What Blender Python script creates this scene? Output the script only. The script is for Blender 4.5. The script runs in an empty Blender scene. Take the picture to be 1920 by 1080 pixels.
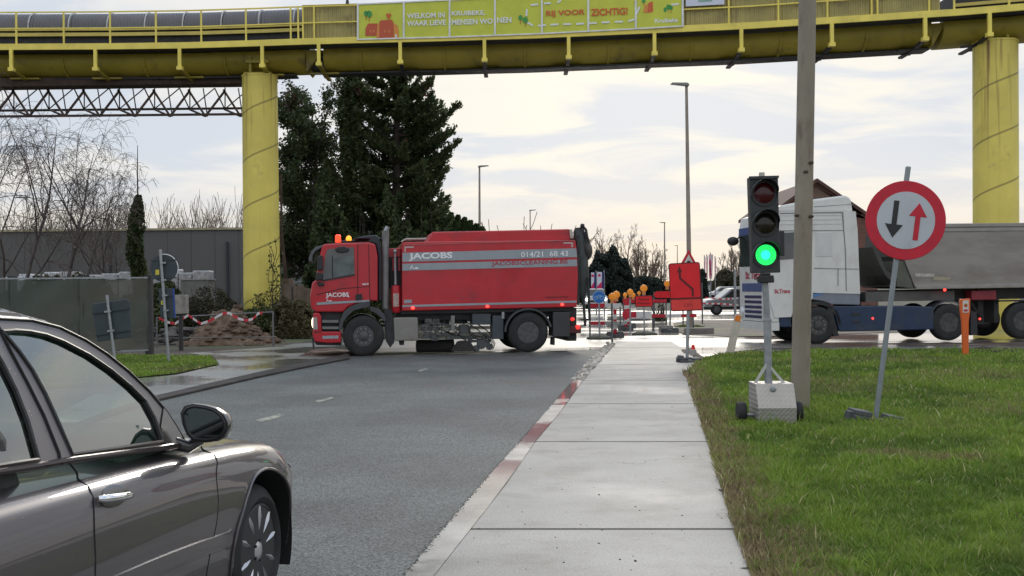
import bpy, bmesh, math, random
import numpy as np
from mathutils import Matrix, Vector
R = math.radians
random.seed(7)
SC = bpy.context.scene
COL = SC.collection
# ---------------------------------------------------------------- camera
F = 2200.0; H = 1.70
ROLL = R(-0.6); PITCH = R(-0.05)
cam_d = bpy.data.cameras.new('camera'); cam = bpy.data.objects.new('camera', cam_d); COL.objects.link(cam)
cam_d.sensor_width = 36; cam_d.lens = F/1920*36; cam_d.clip_end = 5000; cam_d.clip_start = 0.05
MC = Matrix.Translation((0, 0, H)) @ Matrix.Rotation(R(90)+PITCH, 4, 'X') @ Matrix.Rotation(ROLL, 4, 'Z')
cam.matrix_world = MC
SC.camera = cam
# ---------------------------------------------------------------- world
SUN_EL, SUN_AZ = R(24), R(8)      # azimuth to the right of the view direction (+Y)
SC.view_settings.view_transform = 'Standard'; SC.view_settings.look = 'None'
SC.view_settings.exposure = 0.0; SC.view_settings.gamma = 1.0
W = bpy.data.worlds.new('World'); SC.world = W; W.use_nodes = True
nt = W.node_tree; nt.nodes.clear()
def N(t, kind, **kw):
    n = t.nodes.new(kind)
    for k, v in kw.items():
        if k.startswith('i_'): n.inputs[k[2:].replace('_', ' ')].default_value = v
        else: setattr(n, k, v)
    return n
def world_nodes():
    t = nt; L = t.links.new
    out = N(t, 'ShaderNodeOutputWorld'); bg = N(t, 'ShaderNodeBackground'); bg.inputs['Strength'].default_value = 0.1
    sky = N(t, 'ShaderNodeTexSky', sky_type='NISHITA', sun_disc=False, sun_elevation=SUN_EL, sun_rotation=SUN_AZ, air_density=1.0, dust_density=2.0)
    tc = N(t, 'ShaderNodeTexCoord')
    sep = N(t, 'ShaderNodeSeparateXYZ'); L(tc.outputs['Generated'], sep.inputs[0])
    # stretched cloud layer: project the direction on a flat layer overhead
    add = N(t, 'ShaderNodeMath', operation='ADD'); L(sep.outputs['Z'], add.inputs[0]); add.inputs[1].default_value = 0.16
    mx = N(t, 'ShaderNodeMath', operation='MAXIMUM'); L(add.outputs[0], mx.inputs[0]); mx.inputs[1].default_value = 0.08
    dx = N(t, 'ShaderNodeMath', operation='DIVIDE'); L(sep.outputs['X'], dx.inputs[0]); L(mx.outputs[0], dx.inputs[1])
    dy = N(t, 'ShaderNodeMath', operation='DIVIDE'); L(sep.outputs['Y'], dy.inputs[0]); L(mx.outputs[0], dy.inputs[1])
    cmb = N(t, 'ShaderNodeCombineXYZ'); L(dx.outputs[0], cmb.inputs[0]); L(dy.outputs[0], cmb.inputs[1])
    mp = N(t, 'ShaderNodeMapping'); L(cmb.outputs[0], mp.inputs[0]); mp.inputs['Scale'].default_value = (0.75, 1.0, 1); mp.inputs['Rotation'].default_value = (0, 0, R(14)); mp.inputs['Location'].default_value = (2.3, 0.7, 0)
    n1 = N(t, 'ShaderNodeTexNoise'); n1.inputs['Scale'].default_value = 2.1; n1.inputs['Detail'].default_value = 8; n1.inputs['Roughness'].default_value = 0.52; n1.inputs['Distortion'].default_value = 0.7
    L(mp.outputs[0], n1.inputs['Vector'])
    r1 = N(t, 'ShaderNodeMapRange', interpolation_type='SMOOTHSTEP'); L(n1.outputs['Fac'], r1.inputs[0]); r1.inputs[1].default_value = 0.42; r1.inputs[2].default_value = 0.60
    # warmth toward the sun
    sd = Vector((math.sin(SUN_AZ)*math.cos(SUN_EL*0.55), math.cos(SUN_AZ)*math.cos(SUN_EL*0.55), math.sin(SUN_EL*0.55)))
    dot = N(t, 'ShaderNodeVectorMath', operation='DOT_PRODUCT'); L(tc.outputs['Generated'], dot.inputs[0]); dot.inputs[1].default_value = sd
    w = N(t, 'ShaderNodeMapRange', interpolation_type='SMOOTHSTEP'); L(dot.outputs['Value'], w.inputs[0]); w.inputs[1].default_value = 0.955; w.inputs[2].default_value = 1.0
    low = N(t, 'ShaderNodeMapRange', interpolation_type='SMOOTHSTEP'); L(sep.outputs['Z'], low.inputs[0]); low.inputs[1].default_value = 0.12; low.inputs[2].default_value = 0.0
    blue = N(t, 'ShaderNodeRGB'); blue.outputs[0].default_value = (6.5, 7.1, 8.0, 1)
    cream = N(t, 'ShaderNodeRGB'); cream.outputs[0].default_value = (8.5, 8.45, 8.3, 1)
    warm = N(t, 'ShaderNodeRGB'); warm.outputs[0].default_value = (9.5, 9.0, 7.9, 1)
    hor = N(t, 'ShaderNodeRGB'); hor.outputs[0].default_value = (8.9, 8.0, 6.8, 1)
    m1 = N(t, 'ShaderNodeMixRGB'); L(r1.outputs[0], m1.inputs[0]); L(blue.outputs[0], m1.inputs[1]); L(cream.outputs[0], m1.inputs[2])
    wf = N(t, 'ShaderNodeMath', operation='MULTIPLY_ADD'); L(r1.outputs[0], wf.inputs[0]); wf.inputs[1].default_value = 0.85; wf.inputs[2].default_value = 0.12
    wf2 = N(t, 'ShaderNodeMath', operation='MULTIPLY'); L(wf.outputs[0], wf2.inputs[0]); L(w.outputs[0], wf2.inputs[1])
    m2 = N(t, 'ShaderNodeMixRGB'); L(wf2.outputs[0], m2.inputs[0]); L(m1.outputs[0], m2.inputs[1]); L(warm.outputs[0], m2.inputs[2])
    fr = N(t, 'ShaderNodeMapRange'); L(sep.outputs['Y'], fr.inputs[0]); fr.inputs[1].default_value = 0.0; fr.inputs[2].default_value = 0.9
    lf = N(t, 'ShaderNodeMath', operation='MULTIPLY'); L(low.outputs[0], lf.inputs[0]); L(fr.outputs[0], lf.inputs[1])
    lf2 = N(t, 'ShaderNodeMath', operation='MULTIPLY'); L(lf.outputs[0], lf2.inputs[0]); lf2.inputs[1].default_value = 0.75
    m3 = N(t, 'ShaderNodeMixRGB'); L(lf2.outputs[0], m3.inputs[0]); L(m2.outputs[0], m3.inputs[1]); L(hor.outputs[0], m3.inputs[2])
    # the veil of cloud is thinner and brighter overhead; behind the camera clear blue shows through
    up = N(t, 'ShaderNodeMapRange', interpolation_type='SMOOTHSTEP'); L(sep.outputs['Z'], up.inputs[0]); up.inputs[1].default_value = 0.24; up.inputs[2].default_value = 0.6; up.inputs[3].default_value = 0.0; up.inputs[4].default_value = 1.0
    r2 = N(t, 'ShaderNodeMapRange', interpolation_type='SMOOTHSTEP'); L(n1.outputs['Fac'], r2.inputs[0]); r2.inputs[1].default_value = 0.38; r2.inputs[2].default_value = 0.66
    zen = N(t, 'ShaderNodeMixRGB'); L(r2.outputs[0], zen.inputs[0]); zen.inputs[1].default_value = (5.0, 7.2, 10.6, 1); zen.inputs[2].default_value = (14.0, 13.4, 12.6, 1)
    m4 = N(t, 'ShaderNodeMixRGB'); L(up.outputs[0], m4.inputs[0]); L(m3.outputs[0], m4.inputs[1]); L(zen.outputs[0], m4.inputs[2])
    skyb = N(t, 'ShaderNodeVectorMath', operation='SCALE'); L(sky.outputs[0], skyb.inputs[0]); skyb.inputs['Scale'].default_value = 1.0
    m5 = N(t, 'ShaderNodeMixRGB'); m5.inputs[0].default_value = 0.05; L(m4.outputs[0], m5.inputs[1]); L(skyb.outputs[0], m5.inputs[2])
    L(m5.outputs[0], bg.inputs['Color']); L(bg.outputs[0], out.inputs[0])
world_nodes()
sun_d = bpy.data.lights.new('sun', 'SUN'); sun_d.energy = 1.0; sun_d.angle = R(14); sun_d.color = (1, 0.93, 0.82)
sun = bpy.data.objects.new('sun', sun_d); COL.objects.link(sun)
sun.rotation_euler = Vector((math.sin(SUN_AZ)*math.cos(SUN_EL), math.cos(SUN_AZ)*math.cos(SUN_EL), math.sin(SUN_EL))).to_track_quat('Z', 'Y').to_euler()
SC.cycles.max_bounces = 8; SC.cycles.transparent_max_bounces = 16
# ---------------------------------------------------------------- pixel tools
MR = MC.to_3x3(); CO = Vector((0, 0, H))
def ray(px, py): return MR @ Vector(((px-960)/F, -(py-540)/F, -1.0))
def P(px, py, d):
    r = ray(px, py); return CO + r*(d/r.y)
def G(px, py, z=0.0):
    r = ray(px, py); return CO + r*((z-H)/r.z)
def Gd(px, d, z=0.0):            # ground point in column px at depth d
    p = P(px, 540, d); return Vector((p.x, p.y, z))
class Frame:
    """local frame of a thing: x along its near side, y away from camera, z up"""
    def __init__(s, origin, yaw=0.0, tilt=0.0, pitch=0.0):
        s.M = Matrix.Translation(origin) @ Matrix.Rotation(R(yaw), 4, 'Z') @ Matrix.Rotation(R(tilt), 4, 'Y') @ Matrix.Rotation(R(pitch), 4, 'X')
        s.I = s.M.inverted()
    def L(s, px, py, off=0.0):
        o = s.I @ CO; d = s.I.to_3x3() @ ray(px, py)
        t = (off-o.y)/d.y; q = o+d*t; return (q.x, q.z)
    def L3(s, px, py, p0, n):
        o = s.I @ CO; d = s.I.to_3x3() @ ray(px, py); n = Vector(n)
        t = (Vector(p0)-o).dot(n)/d.dot(n); return o+d*t
    def poly(s, pts, off=0.0): return [s.L(a, b, off) for a, b in pts]
# ---------------------------------------------------------------- materials
MATS = {}
def mat(name, col, rough=0.6, metal=0.0, var=0.15, vs=3.0, bump=0.0, bs=40.0, spec=0.5, coat=0.0, emit=None, es=1.0, rvar=0.0, dirt=None, dirt_s=1.5, dirt_lo=0.55, dirt_hi=0.75, stretch=None, detail=5):
    if name in MATS: return MATS[name]
    m = bpy.data.materials.new(name); m.use_nodes = True; t = m.node_tree; L = t.links.new
    b = t.nodes['Principled BSDF']; b.inputs['Roughness'].default_value = rough; b.inputs['Metallic'].default_value = metal
    b.inputs['Specular IOR Level'].default_value = spec; b.inputs['Coat Weight'].default_value = coat; b.inputs['Coat Roughness'].default_value = 0.06
    tc = N(t, 'ShaderNodeTexCoord'); vec = tc.outputs['Object']
    if stretch:
        mp = N(t, 'ShaderNodeMapping'); mp.inputs['Scale'].default_value = stretch; L(vec, mp.inputs[0]); vec = mp.outputs[0]
    c = tuple(col)+(1,)
    rgb = N(t, 'ShaderNodeRGB'); rgb.outputs[0].default_value = c; src = rgb.outputs[0]
    if var > 0:
        n = N(t, 'ShaderNodeTexNoise'); n.inputs['Scale'].default_value = vs; n.inputs['Detail'].default_value = detail; L(vec, n.inputs['Vector'])
        mr = N(t, 'ShaderNodeMapRange'); L(n.outputs['Fac'], mr.inputs[0]); mr.inputs[1].default_value = 0.3; mr.inputs[2].default_value = 0.7; mr.inputs[3].default_value = 1-var; mr.inputs[4].default_value = 1+var
        sc = N(t, 'ShaderNodeVectorMath', operation='SCALE'); L(src, sc.inputs[0]); L(mr.outputs[0], sc.inputs['Scale']); src = sc.outputs[0]
    if dirt:
        n = N(t, 'ShaderNodeTexNoise'); n.inputs['Scale'].default_value = dirt_s; n.inputs['Detail'].default_value = 8; n.inputs['Roughness'].default_value = 0.65; L(vec, n.inputs['Vector'])
        mr = N(t, 'ShaderNodeMapRange'); L(n.outputs['Fac'], mr.inputs[0]); mr.inputs[1].default_value = dirt_lo; mr.inputs[2].default_value = dirt_hi
        mx = N(t, 'ShaderNodeMixRGB'); L(mr.outputs[0], mx.inputs[0]); L(src, mx.inputs[1]); mx.inputs[2].default_value = tuple(dirt)+(1,); src = mx.outputs[0]
    L(src, b.inputs['Base Color'])
    if rvar > 0:
        n = N(t, 'ShaderNodeTexNoise'); n.inputs['Scale'].default_value = vs*0.6; n.inputs['Detail'].default_value = 4; L(vec, n.inputs['Vector'])
        mr = N(t, 'ShaderNodeMapRange'); L(n.outputs['Fac'], mr.inputs[0]); mr.inputs[1].default_value = 0.35; mr.inputs[2].default_value = 0.65; mr.inputs[3].default_value = max(0.03, rough-rvar); mr.inputs[4].default_value = min(1, rough+rvar); L(mr.outputs[0], b.inputs['Roughness'])
    if bump > 0:
        n = N(t, 'ShaderNodeTexNoise'); n.inputs['Scale'].default_value = bs; n.inputs['Detail'].default_value = 3; L(vec, n.inputs['Vector'])
        bp = N(t, 'ShaderNodeBump'); bp.inputs['Strength'].default_value = bump; bp.inputs['Distance'].default_value = 0.02; L(n.outputs['Fac'], bp.inputs['Height']); L(bp.outputs[0], b.inputs['Normal'])
    if emit: b.inputs['Emission Color'].default_value = tuple(emit)+(1,); b.inputs['Emission Strength'].default_value = es
    MATS[name] = m; return m
def glass(name, tint=(0.25, 0.36, 0.3), refl=0.18):
    if name in MATS: return MATS[name]
    m = bpy.data.materials.new(name); m.use_nodes = True; t = m.node_tree; t.nodes.clear(); L = t.links.new
    o = N(t, 'ShaderNodeOutputMaterial'); tr = N(t, 'ShaderNodeBsdfTransparent'); tr.inputs[0].default_value = tuple(tint)+(1,)
    g = N(t, 'ShaderNodeBsdfGlossy'); g.inputs['Roughness'].default_value = 0.02; g.inputs[0].default_value = (1, 1, 1, 1)
    lw = N(t, 'ShaderNodeLayerWeight'); lw.inputs[0].default_value = 0.5
    pw = N(t, 'ShaderNodeMath', operation='POWER'); L(lw.outputs['Facing'], pw.inputs[0]); pw.inputs[1].default_value = 2.5
    mr = N(t, 'ShaderNodeMapRange'); L(pw.outputs[0], mr.inputs[0]); mr.inputs[1].default_value = 0.0; mr.inputs[2].default_value = 1.0; mr.inputs[3].default_value = refl; mr.inputs[4].default_value = 1.0
    mx = N(t, 'ShaderNodeMixShader'); L(mr.outputs[0], mx.inputs[0]); L(tr.outputs[0], mx.inputs[1]); L(g.outputs[0], mx.inputs[2]); L(mx.outputs[0], o.inputs[0])
    MATS[name] = m; return m
# ---------------------------------------------------------------- mesh builder
class MB:
    def __init__(s): s.v = []; s.f = []
    def add(s, vs, fs):
        b = len(s.v); s.v += [tuple(v) for v in vs]; s.f += [tuple(i+b for i in f) for f in fs]; return s
    def box(s, x0, x1, y0, y1, z0, z1, M=None):
        vs = [Vector((x, y, z)) for x in (x0, x1) for y in (y0, y1) for z in (z0, z1)]
        if M: vs = [M @ v for v in vs]
        return s.add(vs, [(0,1,3,2),(4,6,7,5),(0,4,5,1),(2,3,7,6),(0,2,6,4),(1,5,7,3)])
    def prism(s, poly, y0, y1):
        n = len(poly); vs = [(x, y0, z) for x, z in poly]+[(x, y1, z) for x, z in poly]
        return s.add(vs, [tuple(range(n)), tuple(range(2*n-1, n-1, -1))]+[(i, i+n, (i+1) % n+n, (i+1) % n) for i in range(n)])
    def slab(s, poly, z0, z1):        # horizontal outline
        n = len(poly); vs = [(x, y, z1) for x, y in poly]+[(x, y, z0) for x, y in poly]
        return s.add(vs, [tuple(range(n)), tuple(range(2*n-1, n-1, -1))]+[(i, i+n, (i+1) % n+n, (i+1) % n) for i in range(n)])
    def sheet(s, pts, z): return s.add([(p[0], p[1], z) for p in pts], [tuple(range(len(pts)))])
    def ring(s, c, ax, r, n, ph=0):
        ax = Vector(ax).normalized(); u = ax.orthogonal().normalized() if abs(ax.z) < .9 else Vector((1, 0, 0)); w = ax.cross(u).normalized(); u = w.cross(ax)
        return [Vector(c)+u*(r*math.cos(2*math.pi*(i+ph)/n))+w*(r*math.sin(2*math.pi*(i+ph)/n)) for i in range(n)]
    def cyl(s, a, b, r0, r1=None, n=16, caps=True):
        a = Vector(a); b = Vector(b); r1 = r0 if r1 is None else r1
        vs = s.ring(a, b-a, r0, n)+s.ring(b, b-a, r1, n)
        fs = [(i, (i+1) % n, (i+1) % n+n, i+n) for i in range(n)]
        if caps: fs += [tuple(range(n))[::-1], tuple(range(n, 2*n))]
        return s.add(vs, fs)
    def bar(s, a, b, w, h):
        """rectangular bar between two points, w across, h upward"""
        a = Vector(a); b = Vector(b); d = (b-a).normalized(); up = Vector((0, 0, 1))
        if abs(d.z) > .9: up = Vector((0, 1, 0))
        x = d.cross(up).normalized()*(w/2); z = x.cross(d).normalized()*(h/2)
        vs = [a-x-z, a+x-z, a+x+z, a-x+z, b-x-z, b+x-z, b+x+z, b-x+z]
        return s.add(vs, [(0,1,2,3),(7,6,5,4),(0,4,5,1),(1,5,6,2),(2,6,7,3),(3,7,4,0)])
    def tube(s, pts, r, n=8):
        pts = [Vector(p) for p in pts]; vs = []; rr = r if isinstance(r, (list, tuple)) else [r]*len(pts)
        u = None
        for i, p in enumerate(pts):
            d = (pts[min(i+1, len(pts)-1)]-pts[max(i-1, 0)]).normalized()
            if u is None: u = d.orthogonal().normalized()
            u = (u-d*u.dot(d)).normalized(); w = d.cross(u)
            vs += [p+u*(rr[i]*math.cos(2*math.pi*k/n))+w*(rr[i]*math.sin(2*math.pi*k/n)) for k in range(n)]
        fs = [(i*n+k, i*n+(k+1) % n, (i+1)*n+(k+1) % n, (i+1)*n+k) for i in range(len(pts)-1) for k in range(n)]
        fs += [tuple(range(n))[::-1], tuple(range((len(pts)-1)*n, len(pts)*n))]
        return s.add(vs, fs)
    def lathe(s, prof, c, axis='Y', n=32):
        """prof: (r, t) along axis"""
        vs = []
        for r, t in prof:
            for k in range(n):
                a = 2*math.pi*k/n; q = {'Y': (r*math.cos(a), t, r*math.sin(a)), 'Z': (r*math.cos(a), r*math.sin(a), t)}[axis]
                vs.append((c[0]+q[0], c[1]+q[1], c[2]+q[2]))
        m = len(prof); fs = [(i*n+k, i*n+(k+1) % n, (i+1)*n+(k+1) % n, (i+1)*n+k) for i in range(m-1) for k in range(n)]
        fs += [tuple(range(n))[::-1], tuple(range((m-1)*n, m*n))]
        return s.add(vs, fs)
    def ball(s, c, r, n=12, sq=(1, 1, 1)):
        pr = [(r*math.sin(math.pi*i/8), -r*math.cos(math.pi*i/8)) for i in range(9)]
        vs = []; 
        for rr, t in pr:
            for k in range(n):
                a = 2*math.pi*k/n; vs.append((c[0]+max(rr, 1e-4)*math.cos(a)*sq[0], c[1]+max(rr, 1e-4)*math.sin(a)*sq[1], c[2]+t*sq[2]))
        return s.add(vs, [(i*n+k, i*n+(k+1) % n, (i+1)*n+(k+1) % n, (i+1)*n+k) for i in range(8) for k in range(n)])
    def disc(s, c, r, y0, y1, n=40): return s.prism([(c[0]+r*math.cos(2*math.pi*k/n), c[1]+r*math.sin(2*math.pi*k/n)) for k in range(n)], y0, y1)
    def build(s, name, m, parent=None, smooth=False, bevel=0.0, M=None, fix=True):
        me = bpy.data.meshes.new(name); me.from_pydata(s.v, [], s.f); me.update()
        if fix:
            bm = bmesh.new(); bm.from_mesh(me); bmesh.ops.recalc_face_normals(bm, faces=bm.faces); bm.to_mesh(me); bm.free()
        return link(name, me, m, parent, smooth, bevel, M)
def link(name, me, m, parent=None, smooth=False, bevel=0.0, M=None):
    o = bpy.data.objects.new(name, me); COL.objects.link(o)
    if m: me.materials.append(m)
    if parent: o.parent = parent
    if M is not None: o.matrix_local = M
    if smooth:
        me.polygons.foreach_set('use_smooth', [True]*len(me.polygons))
        try: me.set_sharp_from_angle(angle=R(38))
        except Exception: pass
    if bevel:
        b = o.modifiers.new('b', 'BEVEL'); b.width = bevel; b.segments = 2; b.limit_method = 'ANGLE'; b.angle_limit = R(40); b.harden_normals = False
    return o
def tag(o, label=None, cat=None, group=None, kind=None):
    if label: o['label'] = label
    if cat: o['category'] = cat
    if group: o['group'] = group
    if kind: o['kind'] = kind
    return o
def thing(name, label, cat, M=None, group=None):
    o = bpy.data.objects.new(name, None); COL.objects.link(o); o.empty_display_size = 0.2
    if M is not None: o.matrix_world = M
    return tag(o, label, cat, group)
def copy_tree(o, parent=None):
    c = o.copy(); COL.objects.link(c)
    if parent: c.parent = parent
    for ch in list(o.children): copy_tree(ch, c)
    return c
def text(body, name, x, z, y, hgt, m, parent, width=None, bold=0.0, align='LEFT', M=None, spacing=1.0):
    """raised lettering in the local xz plane, facing -y; hgt = capital height"""
    cu = bpy.data.curves.new(name, 'FONT'); cu.body = body; cu.size = 1.0; cu.align_x = align; cu.offset = bold; cu.space_character = spacing
    cu.resolution_u = 3
    tmp = bpy.data.objects.new(name, cu); COL.objects.link(tmp)
    dg = bpy.context.evaluated_depsgraph_get(); dg.update()
    me = bpy.data.meshes.new_from_object(tmp.evaluated_get(dg)); bpy.data.objects.remove(tmp); me.name = name; me.materials.clear()
    xs = [v.co.x for v in me.vertices]; w = max(xs)-min(xs); x0 = min(xs)
    ys = [v.co.y for v in me.vertices]; hh = (max(ys)-min(ys)) or 1
    s = hgt/hh; sx = (width/w) if width else s; zo = min(ys)
    for v in me.vertices: v.co = Vector(((v.co.x-x0)*sx, -0.0, (v.co.y-zo)*s))
    T = Matrix.Translation((x-(w*sx/2 if align == 'CENTER' else 0), y, z))
    return link(name, me, m, parent, M=(M @ T if M is not None else T))
def flat(name, pts, y, m, parent, th=0.004): return MB().prism(pts, y-th, y).build(name, m, parent)
# common materials
RED = mat('red_paint', (0.47, 0.014, 0.024), .34, var=.1, vs=2, coat=.2, dirt=(0.2, 0.03, 0.035), dirt_s=1.2, rvar=.08)
GREYS = mat('stripe_grey', (0.30, 0.33, 0.36), .45, var=.08)
BLACK = mat('black_plastic', (0.018, 0.018, 0.02), .45, var=.2)
UNDER = mat('chassis_dark', (0.022, 0.022, 0.024), .6, var=.4, vs=6, dirt=(.07, .06, .05))
RUB = mat('tyre_rubber', (0.018, 0.018, 0.019), .75, var=.25, vs=8, dirt=(.04, .037, .034), dirt_s=4)
STEEL = mat('galvanised_steel', (0.33, 0.345, 0.36), .45, metal=.6, var=.15, vs=14)
ALU = mat('aluminium', (0.62, 0.62, 0.60), .35, metal=.6, var=.12, vs=9)
WHITE = mat('white_film', (0.78, 0.79, 0.8), .45, var=.06)
SIGNRED = mat('sign_red', (0.55, 0.008, 0.03), .4, var=.1, vs=6)
FLUO = mat('fluorescent_red', (0.74, 0.010, 0.018), .45, var=.1, vs=2.5, emit=(0.9, 0.03, 0.02), es=0.0)
ORANGE = mat('orange_plastic', (0.72, 0.13, 0.02), .4, var=.1)
YEL = mat('yellow_paint', (0.60, 0.49, 0.12), .5, var=.14, vs=1.2, dirt=(.25, .2, .08), dirt_s=1.0, dirt_lo=.55, dirt_hi=.85, bump=.05)
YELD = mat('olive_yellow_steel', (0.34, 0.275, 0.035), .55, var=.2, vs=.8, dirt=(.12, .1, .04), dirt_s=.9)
RUST = mat('rusty_steel', (0.07, 0.045, 0.035), .8, var=.4, vs=3)
# ================================================================ GROUND
def ground_mat(name, col, rough, speck=0.0, speck_s=150, patch=0.2, patch_s=0.5, wet=0.0, wet_s=0.35, wet_lo=.45, wet_hi=.6, bump=.2, bs=90, col2=None, col2_s=.4, lo2=.5, hi2=.65, stretch=(1, 1, 1), stain=None):
    m = bpy.data.materials.new(name); m.use_nodes = True; t = m.node_tree; L = t.links.new
    b = t.nodes['Principled BSDF']; tc = N(t, 'ShaderNodeTexCoord')
    mp = N(t, 'ShaderNodeMapping'); mp.inputs['Scale'].default_value = stretch; L(tc.outputs['Object'], mp.inputs[0]); vec = mp.outputs[0]
    rgb = N(t, 'ShaderNodeRGB'); rgb.outputs[0].default_value = tuple(col)+(1,); src = rgb.outputs[0]
    def noise(s, d=6, r=.55, v=None):
        n = N(t, 'ShaderNodeTexNoise'); n.inputs['Scale'].default_value = s; n.inputs['Detail'].default_value = d; n.inputs['Roughness'].default_value = r; L(v or vec, n.inputs['Vector']); return n.outputs['Fac']
    def rng(x, a, c, lo, hi):
        mr = N(t, 'ShaderNodeMapRange', interpolation_type='SMOOTHSTEP'); L(x, mr.inputs[0]); mr.inputs[1].default_value = a; mr.inputs[2].default_value = c; mr.inputs[3].default_value = lo; mr.inputs[4].default_value = hi; return mr.outputs[0]
    if col2:
        mx = N(t, 'ShaderNodeMixRGB'); L(rng(noise(col2_s, 8, .6), lo2, hi2, 0, 1), mx.inputs[0]); L(src, mx.inputs[1]); mx.inputs[2].default_value = tuple(col2)+(1,); src = mx.outputs[0]
    for s, a, d in ((patch_s, patch, 7), (speck_s, speck, 2)):
        if a:
            sc = N(t, 'ShaderNodeVectorMath', operation='SCALE'); L(src, sc.inputs[0]); L(rng(noise(s, d), .3, .7, 1-a, 1+a), sc.inputs['Scale']); src = sc.outputs[0]
    if stain:
        mx = N(t, 'ShaderNodeMixRGB'); L(rng(noise(5.5, 10, .72), .58, .74, 0, .55), mx.inputs[0]); L(src, mx.inputs[1]); mx.inputs[2].default_value = tuple(stain)+(1,); src = mx.outputs[0]
        vo = N(t, 'ShaderNodeTexVoronoi', feature='DISTANCE_TO_EDGE'); vo.inputs['Scale'].default_value = .45; nz = N(t, 'ShaderNodeTexNoise'); nz.inputs['Scale'].default_value = 1.8; nz.inputs['Detail'].default_value = 6; L(vec, nz.inputs['Vector'])
        av = N(t, 'ShaderNodeVectorMath', operation='ADD'); L(vec, av.inputs[0]); L(nz.outputs['Color'], av.inputs[1]); L(av.outputs[0], vo.inputs['Vector'])
        m3 = N(t, 'ShaderNodeMixRGB'); gate = N(t, 'ShaderNodeMath', operation='MULTIPLY'); L(rng(vo.outputs['Distance'], .0, .006, 1, 0), gate.inputs[0]); L(rng(noise(.5, 2), .5, .56, 0, .7), gate.inputs[1]); L(gate.outputs[0], m3.inputs[0]); L(src, m3.inputs[1]); m3.inputs[2].default_value = tuple(x*.5 for x in stain)+(1,); src = m3.outputs[0]
    L(src, b.inputs['Base Color'])
    if wet:
        w = rng(noise(wet_s, 6, .6), wet_lo, wet_hi, 0, 1); L(rng(w, 0, 1, rough, wet), b.inputs['Roughness'])
        L(rng(w, 0, 1, 0.0, 0.5), b.inputs['Coat Weight']); b.inputs['Coat Roughness'].default_value = .08
        bstr = rng(w, 0, 1, bump, bump*.25)
    else: b.inputs['Roughness'].default_value = rough; bstr = None
    bp = N(t, 'ShaderNodeBump'); bp.inputs['Strength'].default_value = bump; bp.inputs['Distance'].default_value = .01; L(noise(bs, 3), bp.inputs['Height'])
    if bstr: L(bstr, bp.inputs['Strength'])
    L(bp.outputs[0], b.inputs['Normal']); return m
M_SOIL = ground_mat('soil', (.075, .062, .045), .9, speck=.3, speck_s=30, patch=.4, bump=.6, bs=25, col2=(.05, .07, .02), col2_s=.25)
M_ASPH = ground_mat('asphalt', (.102, .112, .105), .70, speck=.7, speck_s=62, patch=.16, patch_s=.5, wet=.50, wet_s=.16, wet_lo=.5, wet_hi=.8, bump=.9, bs=75, col2=(.082, .085, .080), col2_s=.45, lo2=.42, hi2=.6, stain=(.06, .06, .058))
M_PATH = ground_mat('path_concrete', (.30, .285, .26), .62, speck=.14, speck_s=60, patch=.14, patch_s=.8, wet=.50, wet_s=.3, wet_lo=.45, wet_hi=.8, bump=.3, bs=60, col2=(.20, .185, .155), col2_s=1.3, lo2=.45, hi2=.75, stain=(.11, .10, .08))
M_GUT = ground_mat('gutter_concrete', (.30, .285, .26), .5, speck=.1, speck_s=60, patch=.25, patch_s=2, wet=.11, wet_s=.35, wet_lo=.36, wet_hi=.58, bump=.08, bs=30)
M_CROSS = ground_mat('street_concrete', (.22, .21, .19), .40, speck=.1, speck_s=30, patch=.2, patch_s=.25, wet=.1, wet_s=.12, wet_lo=.4, wet_hi=.6, bump=.1, bs=20, col2=(.12, .095, .07), col2_s=.22, lo2=.48, hi2=.66, stretch=(.4, 1.3, 1))
M_SIDE = ground_mat('side_concrete', (.24, .24, .22), .45, speck=.1, speck_s=40, patch=.25, patch_s=.4, wet=.13, wet_s=.3, wet_lo=.4, wet_hi=.6, bump=.1, bs=30, col2=(.12, .11, .07), col2_s=.4)
M_MUD = ground_mat('mud', (.10, .07, .055), .55, speck=.3, speck_s=12, patch=.4, wet=.2, bump=.6, bs=12, col2=(.16, .13, .11), col2_s=1)
M_TURF = ground_mat('turf', (.045, .055, .016), .95, speck=.4, speck_s=30, patch=.3, bump=.5, bs=20, col2=(.10, .075, .04), col2_s=.8)
def sheet(name, pts, z, m, kind='structure', dens=None):
    return tag(MB().sheet(pts, z).build(name, m), kind=kind)
def gp(pts, z=0): return [G(a, b, z)[:2] for a, b in pts]
sheet('ground', [(-900, -60), (900, -60), (900, 2500), (-900, 2500)], 0, M_SOIL)
sheet('cross_street', [(-6.5, 23)]+[(45, 23), (45, 78), (9, 78), (9, 230), (-2, 230), (-2, 78), (-6.5, 45)], .004, M_CROSS)
# main carriageway
al = [(-900, 1400), (-500, 1100), (60, 830), (200, 776), (300, 746), (400, 722), (480, 704), (560, 687), (650, 669)]
ar = [(1133, 655), (1120, 660), (1081, 705), (1028, 766), (967, 835), (918, 888), (845, 974), (755, 1080), (640, 1220), (300, 1640)]
def wob(pts, n=5, a=1.0):
    out = []
    for (x0, y0), (x1, y1) in zip(pts, pts[1:]):
        for i in range(n):
            t = i/n; out.append((x0+(x1-x0)*t+random.uniform(-a, a)*(y0-500)/250, y0+(y1-y0)*t))
    return out+[pts[-1]]
sheet('road', gp(al, .008)+gp([(800, 663), (1000, 659)], .008)+gp(wob(ar, 6, .8), .008), .008, M_ASPH)
gl = [(1154, 644), (1147, 652), (1130, 672), (1090, 717), (1049, 774), (1004, 827), (951, 905), (861, 1019), (813, 1080), (700, 1225), (360, 1650)]
sheet('gutter', gp([(1140, 648)]+ar[1:], .013)[0:0]+gp([(1143, 646)]+[(x-2, y) for x, y in ar[1:]], .005)+gp(gl[::-1], .005), .006, M_GUT)
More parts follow.
